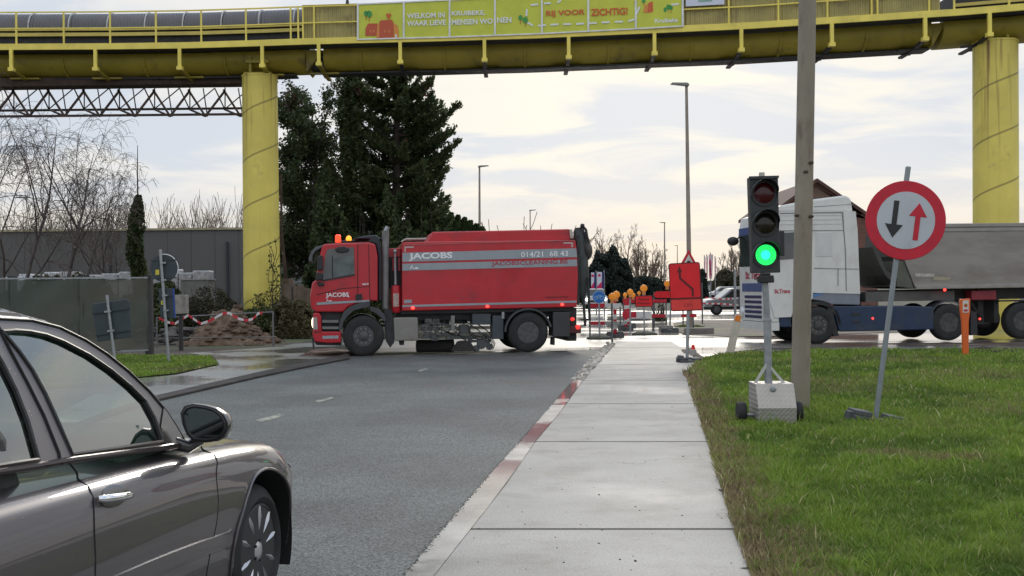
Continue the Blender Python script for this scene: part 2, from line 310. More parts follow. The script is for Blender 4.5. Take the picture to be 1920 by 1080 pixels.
# cycle path: slabs cast between joints, 12 mm gaps, 12 mm above the street
def interp(pts, y):
    pts = sorted(pts, key=lambda p: p[1])
    for (x0, y0), (x1, y1) in zip(pts, pts[1:]):
        if y0 <= y <= y1: return x0+(x1-x0)*(y-y0)/(y1-y0)
    return pts[0][0] if y < pts[0][1] else pts[-1][0]
pr = [(1258, 640), (1295, 662), (1312, 675), (1300, 690), (1314, 713), (1331, 757), (1362, 828), (1430, 992), (1475, 1080), (1560, 1250), (1750, 1600)]
js = [640, 652, 664, 684, 713, 757, 828, 992, 1310, 1600]
mb = MB()
for a, b in zip(js, js[1:]):
    e = .0005*(a-536)*(a-536)/60; e2 = .0005*(b-536)*(b-536)/60
    ya, yb = a+e, b-e2
    ys = [ya+(yb-ya)*i/6 for i in range(7)]
    pts = gp([(interp(gl, y)+1, y) for y in ys], .014)+gp([(interp(pr, y), y) for y in ys[::-1]], .014)
    mb.slab(pts, -.05, .014)
tag(mb.build('cycle_path', M_PATH), kind='structure')
sheet('path_joint_bed', gp([(interp(gl, y)+2, y) for y in js], .009)+gp([(interp(pr, y), y) for y in js[::-1]], .009), .009, mat('joint_dirt', (.10, .09, .07), .8))
# left: concrete apron with dark gutter line, turf corner
sheet('side_apron', gp([(-300, 900), (60, 800), (230, 712), (330, 703), (412, 684), (400, 668), (350, 662), (520, 650), (600, 636), (650, 640), (670, 660), (650, 667), (560, 685), (480, 702), (400, 720), (300, 744), (200, 774), (60, 828), (-300, 960)], .01), .010, M_SIDE)
kpx = [(60, 829), (200, 775), (300, 744), (400, 721), (480, 703), (560, 686), (655, 668)]
kb = MB(); kb.slab(gp(wob([(x, y+3) for x, y in kpx], 4, .6), .05)+gp(wob([(x, y-5) for x, y in kpx], 4, .9)[::-1], .05), 0, .05)
tag(kb.build('kerb', mat('kerb_mud', (.040, .033, .028), .85, var=.45, vs=2, bump=.6, bs=15), bevel=.01), kind='structure')
lturf = gp([(-500, 760), (0, 730), (205, 722), (240, 709), (330, 700), (408, 683), (395, 669), (330, 668), (240, 667), (100, 668), (-400, 672)], .02)
sheet('turf_corner', lturf, .02, M_TURF)
# right verge
verge_px = [(1700, 1600), (1545, 1250), (1462, 1080), (1420, 992), (1354, 828), (1324, 757), (1306, 713), (1293, 695), (1300, 682), (1322, 672), (1350, 664), (1420, 659), (1500, 657), (1700, 656), (1960, 655), (2400, 655), (3400, 900), (4200, 1600)]
verge = gp(verge_px, .03)
sheet('verge_turf', verge, .022, M_TURF)
sheet('mud_strip', gp([(1345, 662), (1420, 655), (1560, 650), (1700, 648), (1960, 648), (2300, 648), (2300, 640), (1960, 642), (1780, 642), (1600, 644), (1450, 651), (1340, 656)], .01), .010, M_MUD)
sheet('mud_patch', gp([(560, 668), (640, 668), (680, 660), (620, 652), (585, 656)], .014), .014, mat('red_mud', (.12, .055, .04), .4, var=.3, rvar=.2))
sheet('earth_island', gp([(1268, 622), (1300, 628), (1360, 630), (1460, 630), (1700, 622), (1700, 604), (1400, 600), (1290, 600), (1262, 606)], .02), .02, ground_mat('island_earth', (.13, .10, .075), .8, speck=.3, speck_s=8, patch=.4, bump=.6, bs=10, col2=(.09, .12, .025), col2_s=.6))
sheet('far_meadow', [(-60, 80), (-2.2, 80), (-2.2, 240), (-60, 240)], .01, M_TURF)
# worn white lane dashes
for k, pp in enumerate([[(478, 788), (524, 776), (534, 779), (490, 792)], [(590, 752), (622, 744), (627, 746), (597, 755)], [(782, 695), (798, 690), (803, 692), (788, 697)]]):
    o = MB().sheet(gp(pp, .012), .012).build('lane_marking', mat('worn_paint', (.36, .35, .26), .6, var=.35, vs=9, dirt=(.12, .13, .125), dirt_s=6, dirt_lo=.42, dirt_hi=.6)); tag(o, kind='structure')
# broken concrete and stones along the far gutter
def rock(mb, c, r, rnd):
    n = 7; b = len(mb.v); rings = []
    for i, (rr, zz) in enumerate(((.75, 0), (1, .35), (.7, .8))):
        for k in range(n):
            q = rnd.uniform(.75, 1.2)*r; a = 2*math.pi*(k+rnd.uniform(-.2, .2))/n; mb.v.append((c[0]+q*rr*math.cos(a), c[1]+q*rr*math.sin(a), c[2]+r*zz*rnd.uniform(.8, 1.1)))
    for i in range(2):
        for k in range(n): mb.f.append((b+i*n+k, b+i*n+(k+1) % n, b+(i+1)*n+(k+1) % n, b+(i+1)*n+k))
    mb.f.append(tuple(range(b+2*n, b+3*n)))
rn = random.Random(3); mb = MB()
for i in range(260):
    y = rn.uniform(644, 712)**1; x = interp(gl, y)-rn.uniform(2, 20)*(y-536)/150; g = G(x, y, .006); rock(mb, g, rn.uniform(.02, .06)*(1.3 if y < 690 else .6), rn)
tag(mb.build('gravel', mat('pale_rubble', (.48, .44, .38), .8, var=.35, vs=5)), 'pale broken concrete rubble lying in the far gutter', 'rubble', kind='stuff')
mb = MB()
for i in range(420):
    y = rn.uniform(720, 1080); x = interp(ar, y)+rn.gauss(0, 2)*(y-536)/300; g = G(x, y, .006); rock(mb, g, rn.uniform(.003, .007), rn)
tag(mb.build('asphalt_crumbs', mat('asphalt_crumb', (.09, .09, .085), .8)), 'dark asphalt crumbs along the gutter edge', 'gravel', kind='stuff')
mb = MB()
for i in range(95):
    y = 660+420*rn.random(); x = rn.uniform(interp(gl, y), interp(pr, y)); g = G(x, y, .012); rock(mb, g, rn.uniform(.003, .008)*(1.0 if rn.random() < .9 else 1.6), rn)
tag(mb.build('path_litter', mat('litter', (.05, .042, .03), .9)), 'small dark crumbs and leaves scattered on the pale path', 'debris', kind='stuff')

# ================================================================ GRASS
def inpoly(pts, x, y):
    r = np.zeros(len(x), bool); n = len(pts); j = n-1
    for i in range(n):
        xi, yi = pts[i]; xj, yj = pts[j]
        c = ((yi > y) != (yj > y)) & (x < (xj-xi)*(y-yi)/((yj-yi)+1e-12)+xi); r ^= c; j = i
    return r
def vnoise(x, y, s, seed):
    rg = np.random.RandomState(seed); tb = rg.rand(64, 64)
    fx = x*s; fy = y*s; ix = np.floor(fx).astype(int); iy = np.floor(fy).astype(int); u = fx-ix; v = fy-iy; u = u*u*(3-2*u); v = v*v*(3-2*v)
    g = lambda a, b: tb[a % 64, b % 64]
    return (g(ix, iy)*(1-u)+g(ix+1, iy)*u)*(1-v)+(g(ix, iy+1)*(1-u)+g(ix+1, iy+1)*u)*v
def grass_mat():
    m = bpy.data.materials.new('grass_blades'); m.use_nodes = True; t = m.node_tree; b = t.nodes['Principled BSDF']
    a = N(t, 'ShaderNodeAttribute', attribute_name='tone'); t.links.new(a.outputs['Color'], b.inputs['Base Color'])
    b.inputs['Roughness'].default_value = .55; b.inputs['Specular IOR Level'].default_value = .3
    tr = N(t, 'ShaderNodeBsdfTranslucent'); t.links.new(a.outputs['Color'], tr.inputs[0]); mx = N(t, 'ShaderNodeMixShader'); mx.inputs[0].default_value = .35
    t.links.new(b.outputs[0], mx.inputs[1]); t.links.new(tr.outputs[0], mx.inputs[2]); t.links.new(mx.outputs[0], t.nodes['Material Output'].inputs[0]); return m
M_GRASS = grass_mat()
def grass(name, poly, n, dmin, dmax, edge=None, hgt=(.05, .12), seed=1, label=None, brown=None, xlim=(-30, 30), power=1.6):
    rg = np.random.RandomState(seed); X = []; Y = []; tot = 0
    while tot < n:
        u = rg.rand(n*2); d = (dmin**(1-power)+u*(dmax**(1-power)-dmin**(1-power)))**(1/(1-power))
        px = rg.uniform(xlim[0], xlim[1], n*2); x = (px-960)/F*d; y = d; k = inpoly(poly, x, y); X.append(x[k]); Y.append(y[k]); tot += k.sum()
    x = np.concatenate(X)[:n]; y = np.concatenate(Y)[:n]
    d = y; big = vnoise(x+30, y, .6, 5); mid = .6*vnoise(x+30, y, 1.1, 6)+.4*vnoise(x+30, y, 3.7, 16); fine = vnoise(x+30, y, 9, 8)
    h = rg.uniform(hgt[0], hgt[1], n)*(.45+.95*mid)*(.7+.6*fine)*np.where(rg.rand(n) < .02, 1.7, 1); wd = np.maximum(.0035, .00045*d)*rg.uniform(.7, 1.5, n)
    br = np.zeros(n) if brown is None else brown(x, y)
    br = np.clip(br+(rg.rand(n) < .07)*.8+np.clip((big-.55)*2.2, 0, .75)*(rg.rand(n) < .6), 0, 1)
    h *= 1-.25*br
    a = rg.uniform(0, 2*np.pi, n); la = rg.uniform(0, 2*np.pi, n); lean = h*rg.uniform(.15, .95, n)
    wx = np.cos(a)*wd; wy = np.sin(a)*wd; z0 = .02
    V = np.empty((n, 5, 3)); 
    V[:, 0] = np.stack([x-wx, y-wy, np.full(n, z0)], 1); V[:, 1] = np.stack([x+wx, y+wy, np.full(n, z0)], 1)
    mxx = x+np.cos(la)*lean*.35; myy = y+np.sin(la)*lean*.35
    V[:, 2] = np.stack([mxx+wx*.8, myy+wy*.8, z0+h*.6], 1); V[:, 3] = np.stack([mxx-wx*.8, myy-wy*.8, z0+h*.6], 1)
    V[:, 4] = np.stack([x+np.cos(la)*lean, y+np.sin(la)*lean, z0+h*.95], 1)
    base = (np.arange(n)*5)[:, None]; quads = base+np.array([0, 1, 2, 3]); tris = base+np.array([3, 2, 4])
    loops = np.concatenate([quads.ravel(), tris.ravel()]); starts = np.concatenate([np.arange(n)*4, n*4+np.arange(n)*3])
    me = bpy.data.meshes.new(name); me.vertices.add(n*5); me.vertices.foreach_set('co', V.ravel()); me.loops.add(len(loops)); me.loops.foreach_set('vertex_index', loops.astype(np.int32))
    me.polygons.add(2*n); me.polygons.foreach_set('loop_start', starts.astype(np.int32)); me.update(calc_edges=True)
    g1 = np.array([.15, .275, .032]); g2 = np.array([.29, .37, .065]); g3 = np.array([.055, .12, .022]); bn = np.array([.27, .185, .11]); straw = np.array([.55, .50, .27])
    u = rg.rand(n)[:, None]; m_ = mid[:, None]; C = g1*(1-u)+g2*u; k_ = np.clip(1.25-2.0*m_, 0, .65); C = C*(1-k_)+g3*k_
    brn = bn*(1-.5*rg.rand(n)[:, None])+straw*(.3*rg.rand(n)[:, None]); C = C*(1-br[:, None])+brn*br[:, None]; C *= rg.uniform(.75, 1.25, n)[:, None]
    st = rg.rand(n) < .03; C[st] = straw
    C4 = np.ones((n, 5, 4)); C4[:, :, :3] = C[:, None, :]
    at = me.color_attributes.new('tone', 'FLOAT_COLOR', 'POINT'); at.data.foreach_set('color', C4.ravel())
    me.materials.append(M_GRASS); o = bpy.data.objects.new(name, me); COL.objects.link(o); return tag(o, label, 'grass', kind='stuff')
# distance of a point from the path edge, for the dead brown fringe
edge = np.array(gp([(x, y) for x, y in verge_px[1:9]], .03))
def dist_edge(x, y):
    best = np.full(len(x), 1e9)
    for (ax, ay), (bx, by) in zip(edge, edge[1:]):
        vx, vy = bx-ax, by-ay; t = np.clip(((x-ax)*vx+(y-ay)*vy)/(vx*vx+vy*vy), 0, 1); best = np.minimum(best, np.hypot(x-ax-t*vx, y-ay-t*vy))
    return best
rg2 = np.random.RandomState(44)
def brown_fn(x, y):
    d = dist_edge(x, y); n1 = vnoise(x, y, 3.1, 11); b = np.clip(1.2-d/((.10+.34*n1)*(1+1.6*np.clip((8.5-y)/3, 0, 1))), 0, 1)*(rg2.rand(len(x)) < .8)
    for (hx, hy, hr) in ((1660, 862, .28), (1780, 872, .30)):
        g = G(hx, hy); b = np.maximum(b, np.clip(1.1-np.hypot((x-g.x)*.6, y-g.y)/hr, 0, .8))
    return b
grass('verge_grass', verge, 300000, 5.4, 34, brown=brown_fn, label='rough green grass with a dead brown fringe beside the pale path', xlim=(1240, 2150), hgt=(.04, .11), power=1.75)
rn2 = np.random.RandomState(4)
grass('corner_grass', lturf, 45000, 19, 31, label='short grass on the corner behind the grey car', seed=5, xlim=(-100, 430), hgt=(.025, .07), power=1.2)
# washed soil and mulch lying over the path edge
rn3 = random.Random(17); ys_ = [655+i*(1250-655)/170 for i in range(171)]
left_ = [(interp(pr, y)-(4+rn3.uniform(0, 1)**2*46+12*math.sin(y/23)+9*math.sin(y/7.3))*(y-536)/420, y) for y in ys_]
sheet('soil_spill', gp(left_, .017)+gp([(interp(pr, y)+30*(y-536)/400+4, y) for y in ys_[::-1]], .017), .017, ground_mat('spill_soil', (.085, .065, .045), .9, speck=.5, speck_s=60, patch=.4, patch_s=4, bump=.7, bs=40))
# low brown ragged fringe creeping over the path edge
fr = gp([(x-26*(y-536)/300, y) for x, y in verge_px[1:8]], .03)+gp([(x+8, y) for x, y in verge_px[1:8]][::-1], .03)
grass('verge_fringe', fr, 20000, 5.4, 24, brown=lambda x, y: np.ones(len(x)), label='matted dead brown grass creeping over the path edge', seed=9, xlim=(1240, 1560), hgt=(.015, .06), power=1.7)

fr2 = gp([(x-40*(y-536)/400, y) for x, y in verge_px[1:8]], .03)+gp([(x+30, y) for x, y in verge_px[1:8]][::-1], .03)
def tuft_brown(x, y): return np.clip(1.1-.9*vnoise(x+9, y, 5, 33), 0, 1)
grass('verge_tufts', [tuple(p) for p in fr2], 5200, 5.4, 24, brown=tuft_brown, label='straggling taller tufts leaning over the path edge', seed=19, xlim=(1240, 1560), hgt=(.06, .15), power=1.7)
# ================================================================ CONVEYOR BRIDGE
def bd(px): return np.interp(px, [-60, 0, 490, 1240, 1900, 2050], [46.3, 46.3, 46, 44.3, 41.7, 41.1])
edge_top = [(-60, 82), (0, 82), (100, 81.5), (200, 81), (350, 79), (480, 75), (560, 72), (670, 69), (800, 66), (1000, 60), (1200, 51), (1400, 42), (1600, 29), (1800, 16), (1920, 6), (2050, -5)]
def et(px): return float(np.interp(px, [a for a, b in edge_top], [b for a, b in edge_top]))
def B(px, dz=0.0, dy=0.0, z=None):
    d = float(bd(px)); p = P(px, et(px), d); s = 1+dy/d; q = Vector((p.x*1.0, p.y+dy, p.z+dz)); return q
ST = [x for x in range(-60, 2051, 30)]
bridge = thing('conveyor_bridge', 'long yellow industrial conveyor bridge spanning the road on round pillars', 'bridge', Matrix.Translation(Gd(960, 45)))
BI = bridge.matrix_world.inverted()
def bpart(mb, name, m, smooth=False, label=None, bevel=0):
    mb.v = [tuple(BI @ Vector(v)) for v in mb.v]; o = mb.build(name, m, bridge, smooth, bevel)
    if label: o['label'] = label
    return o
def strip(sts, prof, close=True):
    """sweep a (dy,dz) profile along the bridge"""
    mb = MB(); n = len(prof)
    for px in sts:
        for dy, dz in prof: mb.v.append(tuple(B(px, dz, dy)))
    for i in range(len(sts)-1):
        for k in range(n if close else n-1): mb.f.append((i*n+k, i*n+(k+1) % n, (i+1)*n+(k+1) % n, (i+1)*n+k))
    if close: mb.f += [tuple(range(n))[::-1], tuple(range((len(sts)-1)*n, len(sts)*n))]
    return mb
def rect(y0, y1, z0, z1): return [(y0, z0), (y1, z0), (y1, z1), (y0, z1)]
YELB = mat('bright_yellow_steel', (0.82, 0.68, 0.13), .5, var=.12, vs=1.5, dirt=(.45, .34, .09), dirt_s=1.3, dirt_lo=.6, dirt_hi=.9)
bpart(strip(ST, rect(0, .09, -.24, 0)), 'edge_beam', YELB)
bpart(strip(ST, rect(.1, 1.15, -.2, -.14)), 'walkway_deck', mat('dark_deck', (.03, .033, .036), .7))
L1 = [x for x in ST if x <= 570]; R1 = [570]+[x for x in ST if x > 570 and x < 1800]+[1800]; R2 = [1812]+[x for x in ST if x > 1812]
# left trough, middle trough, right trough (half pipes) with end plates
def trough(sts, name='trough'):
    pr = [(1.05, -.22)]+[(1.9-.95*math.cos(a), -.45-.62*math.sin(a)) for a in [math.pi*k/10 for k in range(11)]]+[(2.75, -.22)]
    return bpart(strip(sts, pr), name, YELD, True)
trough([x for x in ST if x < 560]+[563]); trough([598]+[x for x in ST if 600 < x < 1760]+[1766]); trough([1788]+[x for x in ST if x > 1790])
bpart(strip([563, 575, 587, 598], rect(1.4, 2.5, -.95, -.5)), 'trough_coupling', UNDER)
# hoppers at the joints
for a, b in ((563, 588), (1766, 1786)):
    mb = MB(); p = [B(a, -.25, 1.1), B(b+8, -.25, 1.1), B(a+2, -1.1, 1.1), B(a, -.25, 2.6), B(b+8, -.25, 2.6), B(a+2, -1.1, 2.6)]
    mb.add(p, [(0, 1, 2), (5, 4, 3), (0, 3, 4, 1), (1, 4, 5, 2), (2, 5, 3, 0)]); bpart(mb, 'joint_hopper', YELD)
# bottom flange under the trough
bpart(strip([x for x in ST if x <= 560], rect(1.5, 2.3, -1.16, -1.1)), 'bottom_flange', UNDER)
bpart(strip([x for x in ST if 600 <= x <= 1770], rect(1.5, 2.3, -1.14, -1.08)), 'bottom_flange', UNDER)
# hood: ribbed half round cover over the belt (left part)
def ribbed():
    m = mat('ribbed_hood', (.13, .125, .13), .5, metal=.2, var=.15, vs=1)
    t = m.node_tree; b = t.nodes['Principled BSDF']; tc = N(t, 'ShaderNodeTexCoord'); w = N(t, 'ShaderNodeTexWave', bands_direction='X'); w.inputs['Scale'].default_value = 2.2
    t.links.new(tc.outputs['Object'], w.inputs[0]); bp = N(t, 'ShaderNodeBump'); bp.inputs['Strength'].default_value = 1; bp.inputs['Distance'].default_value = .04; t.links.new(w.outputs['Fac'], bp.inputs['Height']); t.links.new(bp.outputs[0], b.inputs['Normal']); return m
def hood(sts, r=.80, zc=.86, m=None, name='hood'):
    pr = [(1.9-r*math.cos(a), zc+r*.9*math.sin(a)) for a in [math.pi*k/12 for k in range(13)]]
    return bpart(strip(sts, pr), name, m, True)
hl = [-60, 27]+[108, 182, 254, 328, 402, 474, 545, 567]
for a, b in zip([-60, 33, 110, 184, 256, 329, 403, 475], [31, 108, 182, 254, 327, 401, 473, 566]):
    hood([a+(b-a)*i/4 for i in range(5)], m=ribbed())
for px in (32, 109, 183, 255, 328, 402, 474, 541):
    mb = MB()
    for k in range(12):
        a0, a1 = math.pi*k/12, math.pi*(k+1)/12; mb.bar(B(px, .86+.74*math.sin(a0), 1.9-.82*math.cos(a0)), B(px, .86+.74*math.sin(a1), 1.9-.82*math.cos(a1)), .05, .05)
    bpart(mb, 'hood_band', mat('pale_band', (.45, .45, .44), .5))
bpart(strip(L1, rect(1.08, 1.2, .52, .66)), 'belt_stringer', YEL); bpart(strip(L1, rect(1.06, 1.18, .74, .80)), 'belt_stringer', YEL)
bpart(strip(R2, rect(1.08, 1.2, .3, .42)), 'belt_stringer', YEL); bpart(strip(R2, rect(1.2, 2.6, -.2, .84)), 'belt_housing', UNDER)
bpart(strip(L1, rect(1.25, 2.6, -.2, .84)), 'belt_housing', UNDER)
# sheet cladding (middle)
def cladm():
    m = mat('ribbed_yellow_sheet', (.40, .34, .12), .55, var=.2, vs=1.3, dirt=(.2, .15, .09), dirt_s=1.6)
    t = m.node_tree; b = t.nodes['Principled BSDF']; tc = N(t, 'ShaderNodeTexCoord'); w = N(t, 'ShaderNodeTexWave', bands_direction='X'); w.inputs['Scale'].default_value = 1.9; w.inputs['Distortion'].default_value = 1.0; w.inputs['Detail Scale'].default_value = .2
    t.links.new(tc.outputs['Object'], w.inputs[0]); bp = N(t, 'ShaderNodeBump'); bp.inputs['Strength'].default_value = 1; bp.inputs['Distance'].default_value = .05; t.links.new(w.outputs['Fac'], bp.inputs['Height']); t.links.new(bp.outputs[0], b.inputs['Normal']); return m
CL = [566]+[x for x in ST if 570 < x < 1800]+[1765]
CL = sorted(set(x for x in CL if x <= 1765))
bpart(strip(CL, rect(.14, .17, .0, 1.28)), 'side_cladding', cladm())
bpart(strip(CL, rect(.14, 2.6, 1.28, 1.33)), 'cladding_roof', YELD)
# hand rails
bpart(strip(ST, rect(.02, .07, 1.22, 1.27)), 'top_rail', YELB)
bpart(strip(ST, rect(.02, .07, .58, .63)), 'mid_rail', YELB)
posts = [30, 119, 206, 292, 377, 461, 545, 559, 568, 589, 1367, 1460, 1552, 1635, 1646, 1743, 1790, 1893, 1985]
for px in posts:
    bpart(MB().bar(B(px, 0, .045), B(px, 1.24, .045), .06, .06), 'rail_post', YELB)
# brackets carrying the walkway
for px in (20, 178, 336, 491, 597, 750, 908, 1066, 1227, 1390, 1560, 1735, 1856, 2010):
    mb = MB(); mb.bar(B(px, -.24, .05), B(px, -1.0, .05), .13, .12); mb.box(-.11, .11, -.1, .14, -.08, .06, Matrix.Translation(B(px, -1.0, .05)))
    bpart(mb, 'hanger', YELB)
    mb = MB(); side = -1 if px < 1000 else 1
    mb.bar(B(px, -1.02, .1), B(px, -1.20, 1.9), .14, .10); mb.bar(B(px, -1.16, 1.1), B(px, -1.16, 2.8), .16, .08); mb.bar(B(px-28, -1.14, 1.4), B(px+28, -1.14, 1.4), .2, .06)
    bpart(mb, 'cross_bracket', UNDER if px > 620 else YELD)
# ribs round the trough
for px in [100, 255, 410, 670, 830, 985, 1145, 1305, 1475, 1640]:
    mb = MB(); pr = [(1.9-.99*math.cos(a), -.45-.66*math.sin(a)) for a in [math.pi*k/8 for k in range(9)]]
    for (y0, z0), (y1, z1) in zip(pr, pr[1:]): mb.bar(B(px, z0, y0), B(px, z1, y1), .07, .05)
    bpart(mb, 'trough_rib', YELD)
# pillars
def pillar_mat():
    m = mat('pillar_yellow', (.74, .62, .13), .55, var=.1, vs=1.0, dirt=(.26, .2, .09), dirt_s=.8, dirt_lo=.6, dirt_hi=.85, bump=.08, bs=6)
    t = m.node_tree; L = t.links.new; b = t.nodes['Principled BSDF']; src = b.inputs['Base Color'].links[0].from_socket
    tc = N(t, 'ShaderNodeTexCoord'); sp = N(t, 'ShaderNodeSeparateXYZ'); L(tc.outputs['Object'], sp.inputs[0])
    at = N(t, 'ShaderNodeMath', operation='ARCTAN2'); L(sp.outputs[1], at.inputs[0]); L(sp.outputs[0], at.inputs[1])
    # helical weld seam
    k = N(t, 'ShaderNodeMath', operation='MULTIPLY_ADD'); L(at.outputs[0], k.inputs[0]); k.inputs[1].default_value = -1.9/(2*math.pi); L(sp.outputs[2], k.inputs[2])
    md = N(t, 'ShaderNodeMath', operation='PINGPONG'); L(k.outputs[0], md.inputs[0]); md.inputs[1].default_value = .95
    mr = N(t, 'ShaderNodeMapRange'); L(md.outputs[0], mr.inputs[0]); mr.inputs[1].default_value = .02; mr.inputs[2].default_value = .05; mr.inputs[3].default_value = .75; mr.inputs[4].default_value = 0
    mx = N(t, 'ShaderNodeMixRGB'); L(mr.outputs[0], mx.inputs[0]); L(src, mx.inputs[1]); mx.inputs[2].default_value = (.2, .16, .05, 1)
    # rust running down from the head
    ns = N(t, 'ShaderNodeTexNoise'); mp = N(t, 'ShaderNodeMapping'); mp.inputs['Scale'].default_value = (3.5, 3.5, .12); L(tc.outputs['Object'], mp.inputs[0]); L(mp.outputs[0], ns.inputs['Vector']); ns.inputs['Scale'].default_value = 1.6; ns.inputs['Detail'].default_value = 6
    h = N(t, 'ShaderNodeMapRange'); L(sp.outputs[2], h.inputs[0]); h.inputs[1].default_value = 6; h.inputs[2].default_value = 10; h.inputs[3].default_value = 0.1; h.inputs[4].default_value = 1
    r2 = N(t, 'ShaderNodeMapRange'); L(ns.outputs['Fac'], r2.inputs[0]); r2.inputs[1].default_value = .54; r2.inputs[2].default_value = .68
    ml = N(t, 'ShaderNodeMath', operation='MULTIPLY'); L(h.outputs[0], ml.inputs[0]); L(r2.outputs[0], ml.inputs[1])
    m2 = N(t, 'ShaderNodeMixRGB'); L(ml.outputs[0], m2.inputs[0]); L(mx.outputs[0], m2.inputs[1]); m2.inputs[2].default_value = (.2, .09, .04, 1)
    L(m2.outputs[0], b.inputs['Base Color']); return m
PM = pillar_mat()
for cx, d, top, r0, r1, lab in ((491, 47.3, 145, .735, .70, 'left yellow round pillar with ivy at its foot'), (1866, 43.2, 82, .80, .79, 'right yellow round pillar behind the grey trailer')):
    g = Gd(cx if cx < 1000 else 1867, d); zt = P(cx, top, d).z; mb = MB()
    off = (P(487, top, d).x-g.x) if cx < 1000 else (P(1866, top, d).x-g.x)
    mb.cyl((0, 0, 0), (off, 0, zt), r0, r1, 48); mb.cyl((off, 0, zt), (off, 0, zt+.06), r1+.02, r1+.02, 48)
    o = mb.build('support_pillar', PM, bridge, True, M=BI @ Matrix.Translation(g)); o['label'] = lab
    mb = MB()
    for s in (-.3, .3): mb.box(s-.05+off, s+.05+off, -.4, .4, zt+.06, zt+.75)
    mb.box(-.55+off, .55+off, -.45, .45, zt+.06, zt+.14); mb.box(-.45+off, .45+off, -.5, .5, zt+.5, zt+.62)
    mb.build('bearing_seat', YELD, o)
# small fitting on the cladding top
mb = MB(); mb.cyl(B(648, 1.3, .6), B(648, 1.75, .6), .09, .03, 8); bpart(mb, 'lightning_rod', BLACK)
# ---- welcome banner
def Bp(px, py, dy=-.02):      # point on the banner surface
    d = float(bd(px))+dy; return P(px, py, d)
banner = thing('welcome_banner', 'long lime green welcome banner with white and orange lettering hung on the yellow bridge', 'banner', Matrix.Translation(Bp(671, 73)))
NI = banner.matrix_world.inverted()
LIME = mat('lime_banner', (.56, .60, .06), .5, var=.07, vs=2, bump=.15, bs=2.5)
pd = [671, 757, 843, 928, 1016, 1103, 1192, 1280]
btop = lambda x: float(np.interp(x, [671, 757, 843, 928, 1016, 1192, 1280], [8, 4, 0, -4, -9, -17, -21]))
bbot = lambda x: float(np.interp(x, [671, 757, 843, 1016, 1192, 1280], [74, 71.5, 69.5, 63, 54, 49]))
def bann(pts, y, m, name, parent=banner, th=.012):
    mb = MB(); f = [NI @ Bp(a, b, y) for a, b in pts]; n = len(f); mb.add(f+[v+Vector((0, th, 0)) for v in f], [tuple(range(n)), tuple(range(2*n-1, n-1, -1))]+[(i, i+n, (i+1) % n+n, (i+1) % n) for i in range(n)])
    return mb.build(name, m, parent)
for a, b in zip(pd, pd[1:]):
    bann([(a, btop(a)), (b, btop(b)), (b, bbot(b)), (a, bbot(a))], -.02, LIME, 'banner_panel')
FR = mat('banner_frame', (.72, .74, .74), .4)
mb = MB()
for x in pd: mb.bar(NI @ Bp(x, btop(x)-1, -.035), NI @ Bp(x, bbot(x)+1, -.035), .07, .04)
for a, b in zip(pd, pd[1:]):
    mb.bar(NI @ Bp(a, bbot(a), -.03), NI @ Bp(b, bbot(b), -.03), .04, .05); mb.bar(NI @ Bp(a, btop(a), -.03), NI @ Bp(b, btop(b), -.03), .04, .05)
mb.build('banner_frame', FR, banner)
BWH = mat('banner_white', (.74, .78, .74), .5, var=0); BOR = mat('banner_orange', (.60, .12, .03), .5, var=0); BRD = mat('banner_red', (.50, .09, .035), .5, var=0); BLO = mat('banner_light_orange', (.68, .26, .05), .5, var=0); BGR = mat('banner_green', (.05, .30, .06), .5, var=0)
def btext(s, x0, x1, yb, h, m, slope):
    p = NI @ Bp(x0, yb, -.05); q = NI @ Bp(x1, yb+slope*(x1-x0), -.05); ang = math.atan2(q.z-p.z, q.x-p.x)
    sc = float(bd(x0))/F
    text(s, 'lettering', 0, 0, 0, h*sc, m, banner, width=(q-p).length, bold=.03, M=Matrix.Translation(p) @ Matrix.Rotation(math.atan2(q.y-p.y, q.x-p.x), 4, 'Z') @ Matrix.Rotation(-ang, 4, 'Y'))
SL = -.03
btext('WELKOM IN', 763, 834, 35, 10, BWH, SL); btext('WAAR LIEVE', 763, 836, 49, 10, BWH, SL)
btext('KRUIBEKE,', 847, 910, 31, 10, BWH, SL); btext('MENSEN WO', 847, 924, 47, 10.5, BWH, SL); btext('NEN', 932, 959, 43, 10.5, BWH, SL)
btext('RIJ VOOR', 1024, 1097, 33, 13, BOR, -.04); btext('ZICHTIG!', 1108, 1177, 30, 13.5, BOR, -.04); btext('Kruibeke', 1228, 1271, 43, 8, BWH, -.04)
def bshape(pts, m, y=-.045): bann(pts, y, m, 'banner_picture', th=.006)
bshape([(685, 67), (685, 54), (690, 44), (708, 44), (706, 67)], BRD); bshape([(711, 71), (711, 42), (714, 38), (735, 37), (738, 44), (738, 71)], BRD)
bshape([(706, 67), (707, 50), (711, 43), (711, 71), (706, 71)], BLO); bshape([(737, 71), (737, 47), (741, 44), (745, 48), (747.5, 58), (747, 71)], BLO)
bshape([(741, 71), (741, 64.5), (744, 64.5), (744, 71)], BWH, -.055)
for x in (695, 701, 722, 730): bshape([(x-1.2, 61), (x-1.2, 57), (x, 55.5), (x+1.2, 57), (x+1.2, 61)], BLO, -.055)
def circ(cx, cy, r, n=16, ry=None): ry = ry or r; return [(cx+r*math.cos(2*math.pi*k/n), cy+ry*math.sin(2*math.pi*k/n)) for k in range(n)]
bshape([(728.5, 38), (724, 29), (724, 26), (726, 24.5), (728.5, 26.5), (731, 24.5), (733, 26), (733, 29)], BOR)
def btree(x, y, r=5, ht=9):
    bshape([(x-.5, y+ht), (x-.5, y), (x+.7, y), (x+.7, y+ht)], BRD, -.045); bshape(circ(x, y-r*.6, r*.8, 14, r), BGR, -.053)
